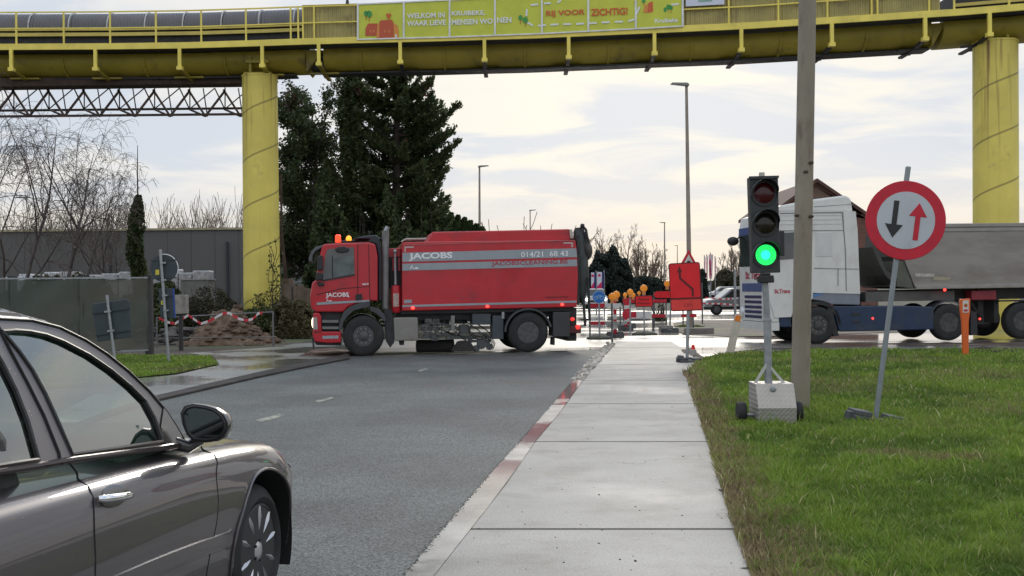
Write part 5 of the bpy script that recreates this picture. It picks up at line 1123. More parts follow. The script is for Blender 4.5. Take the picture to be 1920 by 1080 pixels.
# ---- traffic light on a trolley
f = Frame(G(1447, 800), yaw=0); tl_ = thing('traffic_light', 'temporary traffic light showing green on a checker plate trolley in the grass', 'traffic light', f.M)
def hexp(m):
    return m
HS = mat('signal_housing', (.032, .037, .038), .5, var=.15)
body_px = [(1405, 332), (1459, 330), (1463.5, 511), (1411, 512)]
sg(f, body_px, .0, .16, 'housing', HS, tl_, .01)
hz_ = f.poly([(1404, 331), (1459.5, 329.5), (1459.5, 334), (1404, 336)]); MB().prism(hz_, -.03, .0).build('housing_lip', HS, tl_)
GRN = mat('green_lamp', (.02, .6, .2), .4, var=0, emit=(.02, 1.0, .16), es=1.6); GC = mat('green_core', (.02, .9, .8), .4, var=0, emit=(.05, 1.0, .85), es=1.0)
for i, (px, py) in enumerate(((1432.5, 362), (1434.5, 419), (1435.5, 478))):
    c = f.L(px, py); m = (mat('red_lens', (.06, .006, .008), .2, var=0), mat('amber_lens', (.018, .013, .008), .2, var=0), GRN)[i]
    MB().lathe([(.158, -.01), (.158, .012), (.145, .012), (.138, -.006)], (c[0], -.006, c[1]), n=40).build('lens_ring', BLACK, tl_, True)
    if i == 2:
        # 3D cluster of light emitting diodes
        mb = MB(); mb.lathe([(.128, -.006), (.128, .004)], (c[0], -.006, c[1]), n=40); mb.build('lens', mat('green_glow', (.02, .35, .08), .4, var=0, emit=(.01, .62, .10), es=1.0), tl_, True)
        mb = MB()
        for k in range(8):
            n_ = 1 if k == 0 else 6*k
            for j in range(n_):
                a = 2*math.pi*j/n_+k*.2; r_ = k*.0165; mb.cyl((c[0]+r_*math.cos(a), -.014, c[1]+r_*math.sin(a)), (c[0]+r_*math.cos(a), -.026, c[1]+r_*math.sin(a)), .0082, .006, 6)
        mb.build('light_diodes', GRN, tl_)
        mb = MB()
        for k in range(4):
            n_ = 1 if k == 0 else 6*k
            for j in range(n_):
                a = 2*math.pi*j/n_+k*.2; r_ = k*.0165; mb.cyl((c[0]+r_*math.cos(a)-.004, -.020, c[1]+r_*math.sin(a)), (c[0]+r_*math.cos(a)-.004, -.030, c[1]+r_*math.sin(a)), .0088, .0068, 6)
        mb.build('light_diodes', GC, tl_)
    else:
        MB().lathe([(.138, .0), (.11, -.02), (.06, -.034), (.005, -.038)], (c[0], -.006, c[1]), n=36).build('lens', m, tl_, True)
    # hood
    nn = 24; aa = [R(-18+216*k/nn) for k in range(nn+1)]; vs = []
    for rr, yy, cut_ in ((.165, 0, 0), (.160, -.20, 1)):
        for a in aa: vs.append((c[0]+rr*math.cos(a), yy if cut_ == 0 else -.05-.15*max(0, math.sin(a))**.6, c[1]+rr*math.sin(a)))
    o = MB().add(vs, [(k, k+1, k+nn+2, k+nn+1) for k in range(nn)]).build('hood', HS, tl_, True, fix=False); s_ = o.modifiers.new('s', 'SOLIDIFY'); s_.thickness = .004
c = f.L(1431, 327); MB().cyl((c[0], .08, c[1]-.02), (c[0], .08, c[1]+.03), .036, .034, 20).build('top_knob', mat('pale_knob', (.5, .48, .42), .5), tl_, True)
a = f.L(1438, 512); b = f.L(1439, 532)
MB().box(a[0]-.05, a[0]+.05, .04, .16, b[1]+.06, a[1]).build('bracket', BLACK, tl_)
MB().prism(f.poly([(1423, 517), (1452, 516), (1453, 530), (1425, 531)]), .02, .16).build('clamp', BLACK, tl_, bevel=.012)
p = [f.L(x, y) for x, y in ((1420, 513), (1415, 519), (1416, 524), (1424, 526), (1430, 520))]; MB().tube([(x, .02, z) for x, z in p], .006, 6).build('cable', BLACK, tl_)
a = f.L(1438, 530); b = f.L(1443, 600); c = f.L(1445, 722)
MB().cyl((a[0], .1, a[1]), (b[0], .12, b[1]), .038, .038, 20).build('mast', STEEL, tl_, True); MB().cyl((b[0], .12, b[1]), (c[0], .12, c[1]-.05), .046, .046, 20).build('mast', STEEL, tl_, True)
MB().lathe([(.05, -.02), (.052, 0), (.05, .02)], (b[0], .12, b[1]), 'Z', 20).build('mast_collar', STEEL, tl_, True)
for x1 in (1419, 1474):
    a = f.L(1442, 683); b = f.L(x1, 720); MB().bar((a[0], .1, a[1]), (b[0], .1, b[1]), .035, .03).build('brace', ALU, tl_)
def checker():
    m = mat('checker_plate', (.42, .40, .37), .40, metal=.55, var=.08, vs=3, dirt=(.34, .31, .26), dirt_s=3); t = m.node_tree; L = t.links.new; b = t.nodes['Principled BSDF']
    tc = N(t, 'ShaderNodeTexCoord'); mp = N(t, 'ShaderNodeMapping'); mp.inputs['Rotation'].default_value = (0, R(45), 0); mp.inputs['Scale'].default_value = (1, 1, 1); L(tc.outputs['Object'], mp.inputs[0])
    br = N(t, 'ShaderNodeTexBrick'); br.inputs['Scale'].default_value = 1.0; br.inputs['Brick Width'].default_value = .075; br.inputs['Row Height'].default_value = .04; br.inputs['Mortar Size'].default_value = .010; br.inputs['Mortar Smooth'].default_value = .3
    sp = N(t, 'ShaderNodeSeparateXYZ'); L(mp.outputs[0], sp.inputs[0]); cb_ = N(t, 'ShaderNodeCombineXYZ'); L(sp.outputs[0], cb_.inputs[0]); L(sp.outputs[2], cb_.inputs[1]); L(cb_.outputs[0], br.inputs[0])
    bp = N(t, 'ShaderNodeBump'); bp.inputs['Strength'].default_value = .9; bp.inputs['Distance'].default_value = .006; L(br.outputs['Fac'], bp.inputs['Height']); bp.invert = True; L(bp.outputs[0], b.inputs['Normal']); return m
CK = checker()
bx = f.poly([(1410, 719), (1486, 720), (1488, 797), (1419, 798)])
BXZ0, BXZ1 = bx[2][1], bx[0][1]; X0, X1 = bx[0][0]+.03, bx[1][0]
kink = BXZ0+.225
mb = MB(); pr_ = [(0, BXZ1), (-.06, BXZ1), (-.20, kink), (-.19, BXZ0), (.35, BXZ0), (.35, BXZ1)]
nP = len(pr_); vs = [(X0, y, z) for y, z in pr_]+[(X1, y, z) for y, z in pr_]
mb.add(vs, [tuple(range(nP)), tuple(range(2*nP-1, nP-1, -1))]+[(i, i+nP, (i+1) % nP+nP, (i+1) % nP) for i in range(nP)]); mb.build('trolley_box', CK, tl_, bevel=.006)
MB().box(X0-.005, X1+.005, -.205, .36, BXZ0-.012, BXZ0+.002).build('box_base', ALU, tl_)
c = f.L(1446, 727); MB().lathe([(.038, 0), (.036, -.02), (.02, -.025), (.018, -.03), (.01, -.03)], (c[0], -.09, c[1]-.01), n=24).build('box_lock', STEEL, tl_, True)
for wx, wy in ((1392, 785), (1497, 780)):
    c = f.L(wx, wy); s = 1 if wx > 1440 else -1
    mb = MB(); cyl = [( .06, -.052), (.118, -.05), (.13, -.03), (.13, .03), (.118, .05), (.06, .052)]
    vs = []; n_ = 28
    for rr, tt in cyl:
        for k in range(n_): vs.append((c[0]+tt, .06+rr*math.cos(2*math.pi*k/n_), .165+rr*math.sin(2*math.pi*k/n_)))
    mb.add(vs, [(i*n_+k, i*n_+(k+1) % n_, (i+1)*n_+(k+1) % n_, (i+1)*n_+k) for i in range(5) for k in range(n_)]+[tuple(range(n_)), tuple(range(5*n_, 6*n_))]); mb.build('wheel', RUB, tl_, True)
c0_ = f.L(1392, 785); c1_ = f.L(1497, 780); MB().cyl((c0_[0], .06, .135), (c1_[0], .06, .135), .018).build('axle', STEEL, tl_)

# ---- rubber foot slab used under temporary posts
def foot(parent, x, y, w=.8, d=.42, h=.1, rot=0.0, m=None):
    M_ = Matrix.Translation((x, y, 0)) @ Matrix.Rotation(rot, 4, 'Z'); mb = MB(); mb.box(-w/2, w/2, -d/2, d/2, 0, h*.6, M_)
    for s in (-1, 1): mb.box(s*w*.32-.1, s*w*.32+.1, -d*.42, d*.42, h*.6, h, M_)
    mb.box(-w/2-.04, -w/2+.06, -d*.2, d*.2, 0, h*.8, M_); mb.box(w/2-.06, w/2+.04, -d*.2, d*.2, 0, h*.8, M_)
    return mb.build('foot', m or mat('recycled_rubber', (.07, .075, .08), .7, var=.3, vs=6, dirt=(.14, .13, .11)), parent, bevel=.012)
# ---- round priority sign
f = Frame(G(1641, 797), yaw=-3, tilt=7.6); rs = thing('priority_sign', 'large round red and white sign with two opposed arrows leaning in the grass', 'road sign', f.M)
c = f.L(1697, 413.5); rad = (f.L(1771.5, 424)[0]-f.L(1622.5, 403)[0])/2
MB().lathe([(rad-.012, .012), (rad, .01), (rad, -.008), (rad-.004, -.012), (.001, -.012)], (c[0], -.02, c[1]), n=72).build('sign_rim', SIGNRED, rs)
MB().disc(c, rad*.725, -.036, -.0325, 64).build('sign_face', mat('sign_white', (.50, .53, .57), .4, var=.05, vs=3, dirt=(.36, .38, .4), dirt_s=4, dirt_lo=.6, dirt_hi=.8), rs)
for kx, m in ((-1, BLACK), (1, SIGNRED)):
    x = c[0]+kx*rad*.285; zz_ = 1 if kx > 0 else -1; z0_, z1_ = c[1]-rad*.47, c[1]+rad*.47
    if kx < 0: pts = [(x-.03, z1_), (x+.03, z1_), (x+.03, z0_+.16), (x+.105, z0_+.16), (x, z0_), (x-.105, z0_+.16), (x-.03, z0_+.16)]
    else: pts = [(x-.03, z0_), (x+.03, z0_), (x+.03, z1_-.16), (x+.105, z1_-.16), (x, z1_), (x-.105, z1_-.16), (x-.03, z1_-.16)]
    MB().prism(pts, -.042, -.0365).build('arrow', m, rs)
t_ = f.L(1704, 312); MB().bar((0, .02, 0), (t_[0]*.98, .02, t_[1]), .055, .055).build('post', mat('post_grey', (.27, .30, .32), .45, metal=.5, var=.12, vs=5, dirt=(.2, .2, .19)), rs, bevel=.008)
for zz_ in (c[1]-.25, c[1]+.25): MB().box(c[0]-.25, c[0]+.25, -.006, .01, zz_-.02, zz_+.02).build('clamp', STEEL, rs)
ft = foot(rs, 0, 0, .66, .36, .15, .15); ft.rotation_euler = (0, R(3), 0)
# ---- orange marker post
f = Frame(G(1811, 672)); om = thing('marker_post', 'orange plastic pipeline marker post with small white plate in the grass', 'marker post', f.M)
mb = MB(); pts = [(1801, 561), (1819.5, 560), (1819.5, 583), (1816.5, 604), (1817, 671), (1806.5, 672), (1804.5, 604), (1801.5, 583)]; mb.prism(f.poly(pts), 0, .09); mb.build('post', ORANGE, om, bevel=.012)
sg(f, [(1805, 563.5), (1816, 563), (1816, 586), (1805, 586.5)], -.008, -.001, 'plate', mat('plate_white', (.6, .58, .55), .5), om)
c = f.L(1810.5, 572.5); MB().disc(c, .042, -.013, -.0085, 20).build('emblem', mat('emblem_rust', (.5, .12, .02), .5), om); MB().disc((c[0]+.006, c[1]-.012), .02, -.017, -.0135, 16).build('emblem', mat('emblem_dark', (.3, .04, .01), .5), om)
sg(f, [(1807, 580), (1814, 580), (1814, 584), (1807, 584)], -.012, -.0085, 'print', SIGNRED, om)
# ---- leaning white reflector post
f = Frame(G(1369, 666), tilt=0); wp = thing('reflector_post', 'leaning white reflector post with an orange reflector at the verge corner', 'road post', f.M)
sg(f, [(1361, 667), (1375, 669), (1388, 610), (1393, 590), (1389, 587), (1380, 588.5), (1376, 602)], 0, .1, 'post', mat('post_white', (.52, .48, .40), .6, dirt=(.3, .26, .2)), wp, .015)
sg(f, [(1379.5, 591), (1389.5, 592), (1387, 603), (1377, 601)], -.012, -.001, 'reflector', mat('reflector_orange', (.75, .2, .02), .25, var=.1), wp)
# ---- big fluorescent diversion sign
f = Frame(G(1289, 680), yaw=2, tilt=1.0); ds = thing('diversion_sign', 'tall fluorescent red works sign with a bent black arrow on the path', 'road sign', f.M)
SGB = mat('sign_black_red', (.12, .008, .01), .5, var=.1)
def rrect(pts, r=.06):
    a = f.poly(pts); out = []
    n_ = len(a)
    for i in range(n_):
        p0, p1, p2 = Vector(a[i-1]), Vector(a[i]), Vector(a[(i+1) % n_]); u = (p0-p1).normalized()*r; v = (p2-p1).normalized()*r
        for k in range(5): t = k/4; out.append(tuple((p1+u)*(1-t)**2+p1*2*t*(1-t)+(p1+v)*t*t))
    return out
MB().prism(rrect([(1253.5, 494), (1312, 491), (1318, 582), (1258, 584)]), -.004, .02).build('sign_edge', SGB, ds)
MB().prism(rrect([(1255.5, 496), (1310.5, 493), (1313.5, 557), (1257.5, 559)], .04), -.010, -.0045).build('sign_panel', FLUO, ds); MB().prism(rrect([(1258, 562.5), (1314, 560.5), (1316, 580), (1259.5, 582)], .03), -.010, -.0045).build('sign_panel', mat('fluorescent_worn', (.72, .05, .04), .5, var=.15, vs=5), ds)
sg(f, [(1273.5, 499), (1279, 510), (1276.3, 510), (1276.8, 521), (1300.6, 541), (1300.8, 555.5), (1297, 555.8), (1296.8, 543.5), (1272.8, 522.5), (1272.3, 510.3), (1269, 510.6)], -.016, -.0105, 'arrow', SGB, ds)
p = f.L(1281, 575); text('500m', 'lettering', p[0], p[1], -.012, .075, mat('faded_letter', (.42, .03, .03), .6, var=0), ds, width=.22)
for (a, b) in (((1293, 510), (1308, 509)), ((1293, 525), (1308, 524)), ((1293, 510), (1293, 525)), ((1308, 509), (1308, 524))):
    pass
a = f.L(1291, 584); MB().cyl((.0, .04, .05), (a[0]+.01, .04, f.L(1290, 500)[1]), .035, .035, 14).build('post', STEEL, ds, True)
foot(ds, .03, .05, .44, .5, .11)
MB().box(-.2, -.1, -.14, .16, 0, .16).build('foot_handle', mat('recycled_rubber', (.07, .075, .08), .7), ds, bevel=.02)
# ---- small cone behind the sign
f = Frame(G(1301, 667)); cn = thing('traffic_cone', 'small worn cone with a red tip on the foot of the diversion sign', 'cone', f.M)
MB().lathe([(.085, 0), (.075, .14), (.05, .15)], (0, 0.1, .0), 'Z', 18).build('cone_base', mat('cone_white', (.35, .33, .3), .6), cn, True)
MB().lathe([(.05, .15), (.035, .25), (.02, .26)], (0, 0.1, .0), 'Z', 18).build('cone_tip', FLUO, cn, True)
# ---- warning triangle on the lamp post, further away
d_ = 44.0; g = Gd(1291, d_); f = Frame(g); ts = thing('warning_triangle', 'red edged white warning triangle peeking over the red works sign', 'road sign', f.M)
T0 = f.poly([(1291, 468), (1307, 497), (1275, 497)]); MB().prism(T0, -.02, .0).build('sign_rim', SIGNRED, ts); T1 = f.poly([(1291, 477), (1301, 495), (1281.5, 495)]); MB().prism(T1, -.03, -.021).build('sign_face', mat('tri_white', (.55, .56, .5), .5), ts)
MB().disc(f.L(1291, 492), .07, -.04, -.031, 12).build('symbol', BLACK, ts); MB().box(-.03, .03, 0, .06, 0, T0[0][1]).build('post', STEEL, ts)

# ---- lamp posts
def lamp_post(px, ptop, d, label, arm=-1, rad=.08, group='street lamps', pbase=None, wid=None, lean=0.0):
    g = Gd(px if pbase is None else pbase, d); fr = Frame(g); t = fr.L(px, ptop); o = thing('street_lamp', label, 'street lamp', fr.M, group)
    MB().cyl((0, 0, 0), (t[0], 0, t[1]), rad*1.25, rad*.62, 16).build('pole', mat('lamp_pole', (.30, .26, .22), .7, var=.15), o, True)
    L2 = 27/48.9*1.15; x = t[0]
    MB().prism([(x+.08, t[1]-.05), (x+.1, t[1]+.03), (x+.02, t[1]+.09), (x+arm*.55, t[1]+.1), (x+arm*.62, t[1]+.05), (x+arm*.05, t[1]-.02)] if arm < 0 else [(x-.08, t[1]-.05), (x-.1, t[1]+.03), (x-.02, t[1]+.09), (x+.55, t[1]+.1), (x+.62, t[1]+.05), (x+.05, t[1]-.02)], -.14, .14).build('lamp_head', mat('lamp_head', (.25, .26, .25), .5), o, bevel=.02)
    return o
lamp_post(1287, 160, 45, 'tall street lamp rising directly above the red works sign', -1, .085, pbase=1293)
lamp_post(899, 313, 76, 'street lamp behind the red sweeper with its head to the right', 1, .09)
lamp_post(994, 395, 118, 'distant lamp post just above the sweeper roof between two bare trees', 1, .08)
lamp_post(1246, 418, 140, 'distant lamp post left of the red works sign', -1, .10)
lamp_post(1270, 461, 225, 'farthest lamp post left of the warning triangle', -1, .10)
f = Frame(Gd(1378, 47)); o = thing('steel_post', 'plain grey steel post left of the white lorry cab', 'post', f.M); MB().cyl((0, 0, 0), (0, 0, f.L(1378, 505)[1]), .055, .05, 12).build('shaft', STEEL, o, True)

# ---- road works cluster
REDB = mat('board_red', (.50, .012, .03), .45, var=.1); WHB = mat('board_white', (.62, .62, .6), .45, var=.1)
AMB = mat('amber_lens_lit', (.85, .28, .02), .35, var=.1, vs=20, emit=(1, .35, .02), es=.12)
def blight(px, py, d, label, r=.105):
    f = Frame(Gd(px, d)); c = f.L(px, py); o = thing('warning_lamp', label, 'warning lamp', f.M, 'amber warning lamps of the road works')
    MB().lathe([(r*.45, -.06), (r, -.045), (r*1.05, 0), (r, .045), (r*.45, .06)], (0, 0, c[1]), n=24).build('lens', AMB, o, True)
    MB().prism([(-r*.5, c[1]-r*1.9), (r*.5, c[1]-r*1.9), (r*.45, c[1]-r*.7), (-r*.45, c[1]-r*.7)], -.05, .05).build('lamp_body', mat('lamp_body', (.62, .25, .08), .5), o, bevel=.01)
    return o
def board(px0, px1, py, d, h=.14, label='', segs=None, yaw=0, name='barrier_board', post=None):
    f = Frame(Gd(px0, d)); o = thing(name, label, 'barrier', f.M, 'red and white barrier boards')
    z = f.L(px0, py)[1]
    for a, b, m in segs or [(px0, px1, REDB)]:
        xa = f.L(a, py)[0]; xb = f.L(b, py)[0]; MB().box(xa, xb, -.015, .015, z-h/2, z+h/2).build('board_stripe', m, o)
    for p in post or []:
        x = f.L(p, py)[0]; MB().box(x-.025, x+.025, .02, .06, 0, z+h/2+.02).build('post', mat('post_dark', (.10, .11, .11), .5), o)
    return o
def beacon(px, pyt, pyb, d, label):
    f = Frame(Gd(px, d)); zt = f.L(px, pyt)[1]; o = thing('beacon_post', label, 'beacon', f.M, 'red and white beacon posts'); n_ = 7
    for k in range(n_):
        z0_, z1_ = .12+(zt-.12)*k/n_, .12+(zt-.12)*(k+1)/n_; MB().box(-.055, .055, -.02, .02, z0_, z1_).build('stripe', REDB if k % 2 == 0 else WHB, o)
    foot(o, 0, 0, .5, .4, .2); return o
board(1104, 1165, 573, 38, .13, 'upper red and white board below the blue bicycle sign', [(1104, 1134, REDB), (1134, 1165, WHB)], post=[1106, 1163])
board(1104, 1176, 606, 38.4, .11, 'lower red and grey board crossing behind the blue sign post', [(1104, 1134, REDB), (1134, 1176, mat('board_grey', (.35, .36, .35), .5))], post=[1106])
f = Frame(G(1124, 636)); bs_ = thing('bicycle_sign', 'round blue sign with a white bicycle on a thin post in a rubber mound', 'road sign', f.M)
c = f.L(1123, 557); rr = f.L(1135, 557)[0]-c[0]
MB().disc(c, rr, -.02, 0, 40).build('sign_rim', mat('pale_blue_rim', (.25, .4, .6), .4), bs_); MB().disc(c, rr*.9, -.026, -.0205, 40).build('sign_face', mat('sign_blue', (.012, .14, .46), .35, var=.05), bs_)
mb = MB(); PB = mat('symbol_pale', (.22, .42, .68), .5, var=0)
for sx in (-.45, .45): mb.tube([(c[0]+sx*rr+.26*rr*math.cos(t), -.028, c[1]-.12*rr+.26*rr*math.sin(t)) for t in [2*math.pi*k/14 for k in range(15)]], .012, 5)
for a, b in (((-.45, -.12), (-.15, .25)), ((-.15, .25), (.3, .25)), ((.3, .25), (.0, -.12)), ((0, -.12), (-.15, .25)), ((.45, -.12), (.28, .38)), ((-.45, -.12), (0, -.12))): mb.bar((c[0]+a[0]*rr, -.028, c[1]+a[1]*rr), (c[0]+b[0]*rr, -.028, c[1]+b[1]*rr), .012, .02)
mb.build('bicycle_symbol', PB, bs_); MB().cyl((.01, .03, 0), (c[0], .03, c[1]), .027, .027, 10).build('post', STEEL, bs_)
def mound(parent, w, m, y=0, h=.13): MB().lathe([(w/2, 0), (w/2*.92, h*.5), (w/2*.55, h*.95), (.05, h)], (0, y, 0), 'Z', 24).build('rubber_mound', m, parent, True)
MND = mat('mossy_rubber', (.035, .04, .025), .8, var=.5, vs=9)
mound(bs_, .86, MND)
board(1168, 1195, 563.5, 47, .2, 'short red board upper behind the leftmost beacons', [(1168, 1190, REDB)], post=[1169])
board(1167, 1195, 590, 44, .22, 'short dark red board at knee height left of the lettered sign', [(1167, 1193, REDB), (1193, 1222, WHB)], post=[1181.5])
f = Frame(G(1182, 623)); o = thing('steel_post', 'thin grey post standing through the road works barriers', 'post', f.M); MB().cyl((0, 0, 0), (0, 0, f.L(1182, 560)[1]), .03, .03, 10).build('shaft', STEEL, o)
beacon(1152.5, 562, 620, 38.5, 'red and white beacon post nearest the kerb on a rubber foot')
beacon(1172.5, 566, 608, 45, 'beacon post left of its twin behind the barrier boards'); beacon(1178, 566, 606, 47, 'beacon post right of its twin behind the barrier boards')
f = Frame(G(1148, 645)); o = thing('dark_post', 'thin dark pole ending at the kerb below an amber lamp', 'post', f.M); MB().cyl((0, 0, 0), (0, 0, f.L(1148, 568)[1]), .03, .03, 10).build('shaft', mat('post_dark', (.10, .11, .11), .5), o)
blight(1147.5, 556.5, 33.5, 'large amber lamp on the thin dark kerb pole', .10); blight(1155.5, 552.5, 38.3, 'amber lamp above the nearest red and white beacon', .115)
blight(1172, 553, 45, 'small amber lamp left in the middle lamp group', .08); blight(1181.5, 547.5, 44, 'highest amber lamp of the middle lamp group', .11); blight(1187, 553.5, 46, 'low amber lamp right in the middle lamp group', .09)
blight(1207, 540.5, 37, 'amber lamp standing on top of the red lettered sign', .11); blight(1198, 549.5, 60, 'tiny amber lamp between the lamp group and the lettered sign', .09); blight(1251, 532, 46, 'amber lamp half hidden by the left edge of the works sign', .12)
f = Frame(G(1208.5, 628)); ls = thing('lettered_sign', 'small red rectangular sign with dark lettering on a post in a rubber mound', 'road sign', f.M)
sg(f, [(1190.5, 554.5), (1223.5, 554), (1224, 575), (1191, 575.5)], -.02, 0, 'sign_edge', SGB, ls, .008); sg(f, [(1192, 556), (1222.3, 555.5), (1222.6, 573.5), (1192.5, 574)], -.026, -.0205, 'sign_face', FLUO, ls)
LT = mat('sign_letter', (.14, .012, .012), .5, var=0)
for s, py, x0_, x1_ in (('Fietsers', 563.6, 1196.5, 1217), ('afstappen', 571.6, 1195, 1219)):
    p = f.L(x0_, py); q = f.L(x1_, py); text(s, 'lettering', p[0], p[1], -.029, .10, LT, ls, width=q[0]-p[0], bold=.02)
MB().cyl((0, .03, 0), (f.L(1207, 558)[0], .03, f.L(1207, 552)[1]), .026, .026, 10).build('post', STEEL, ls); mound(ls, .9, MND)
f = Frame(G(1227, 612)); ar_ = thing('arrow_sign', 'fluorescent red arrow board pointing left beside the works sign', 'road sign', f.M)
sg(f, [(1225, 552), (1230, 546.3), (1262, 546), (1262, 558.5), (1230, 558.3)], -.02, 0, 'arrow_panel', FLUO, ar_); MB().cyl((0, .03, 0), (0, .03, f.L(1227, 547)[1]), .03, .03, 10).build('post', mat('post_dark', (.10, .11, .11), .5), ar_)
MB().cyl((1.2, .03, 0), (1.2, .03, f.L(1227, 552)[1]), .03, .03, 10).build('post', mat('post_dark', (.10, .11, .11), .5), ar_)
board(1224, 1250, 564.5, 45, .12, 'upper dark red board right of the lettered sign', [(1224, 1250, REDB)], post=[1225, 1249]); board(1221, 1306, 592.5, 44.5, .12, 'lower red and white board running behind the works sign', [(1221, 1248, REDB), (1248, 1277, WHB), (1277, 1306, REDB)], post=[1224, 1300])
f = Frame(G(1256, 623)); o = thing('rubber_foot', 'black rubber barrier foot left behind the works sign post', 'foot', f.M); foot(o, 0, 0, .55, .4, .16); MB().cyl((0, 0, .1), (.05, 0, f.L(1256, 560)[1]), .035, .03, 8).build('post', STEEL, o)
f = Frame(G(1198, 601)); o = thing('rubber_foot', 'long black rubber mound behind the lettered sign post', 'foot', f.M); mound(o, 1.3, mat('black_rubber', (.02, .02, .022), .7))
for k, (px, py, w_) in enumerate(((1312, 627, 1.0), (1250, 622, .5))):
    f = Frame(G(px, py)); o = thing('kerb_block', ('low grey concrete block on the earth island by the works sign', 'small loose concrete block near the barrier foot')[k], 'block', f.M); MB().box(-w_/2, w_/2, 0, .35, 0, .22).build('block', mat('block_concrete', (.22, .2, .18), .8, var=.2), o, bevel=.03)
# crumpled white sandbags at kerb
# ---- flags behind, pylon of flags
def flag(px0, px1, py0, py1, d, label, red=True):
    f = Frame(Gd(px1, d)); o = thing('banner_flag', label, 'flag', f.M, 'white and red banner flags'); q = f.poly([(px0, py0), (px1-1, py0), (px1-1, py1), (px0, py1)])
    MB().prism(q, 0, .03).build('cloth', mat('flag_white', (.72, .74, .84), .6, emit=(.7, .72, .85), es=0), o); z0_ = q[3][1]; h = q[0][1]-z0_
    MB().prism([(q[3][0], z0_), (q[2][0], z0_), (q[2][0], z0_+h*.42), (q[3][0], z0_+h*.12)], -.012, -.001).build('red_corner', mat('flag_red', (.65, .02, .12), .6), o)
    MB().prism([(q[1][0], q[1][1]), (q[1][0]+.12, q[1][1]), (q[1][0]+.12, q[2][1]), (q[1][0], q[2][1])], 0, .05).build('flag_edge', mat('flag_navy', (.02, .02, .15), .5), o)
    MB().disc(((q[0][0]+q[1][0])/2, q[0][1]-h*.2), .08, -.012, -.001, 10).build('emblem', mat('flag_red', (.65, .02, .12), .6), o)
    MB().cyl((.1, .05, 0), (.1, .05, q[0][1]+.1), .04).build('pole', STEEL, o)
flag(1108.5, 1115, 511, 541, 70, 'narrow white banner flag left of its wider twin'); flag(1119.5, 1129.5, 510, 541, 66, 'wider white banner flag with a red corner above the blue sign')
FW = mat('flag_pink', (.70, .55, .58), .6, var=.1); FRd = mat('flag_stripe', (.62, .05, .16), .6)
for k, (px, w_, pt, pb) in enumerate(((1321.5, 3.4, 482, 521), (1326, 3.6, 480.5, 522), (1333, 8.5, 477, 523), (1341.5, 3, 484, 512))):
    f = Frame(Gd(px, 120)); o = thing('tall_flag', ('leftmost tall red and white flag of the distant cluster', 'second tall red and white flag of the distant cluster', 'broadest red and white flag of the distant cluster', 'rightmost drooping flag of the distant cluster')[k], 'flag', f.M, 'cluster of tall red and white flags')
    q = f.poly([(px-w_/2, pt), (px+w_/2, pt), (px+w_/2*.55, pb), (px-w_/2*.7, pb)]); MB().prism(q, 0, .05).build('cloth', FW, o)
    wq = q[1][0]-q[0][0]; z1_, z0_ = q[0][1], q[3][1]; h = z1_-z0_
    if k == 2:
        text('JBC', 'lettering', 0, 0, 0, wq*.6, FRd, o, width=h*.6, bold=.03, M=Matrix.Translation((wq*.25, -.02, z0_+h*.12)) @ Matrix.Rotation(R(-90), 4, 'Y'))
    MB().prism([(-wq*.28, z0_+.1), (-wq*.05, z0_+.1), (-wq*.02, z1_-.5), (-wq*.3, z1_-.5)], -.02, -.004).build('stripe', FRd, o)
    MB().cyl((0, .1, 0), (0, .1, z1_+.2), .05).build('pole', STEEL, o)
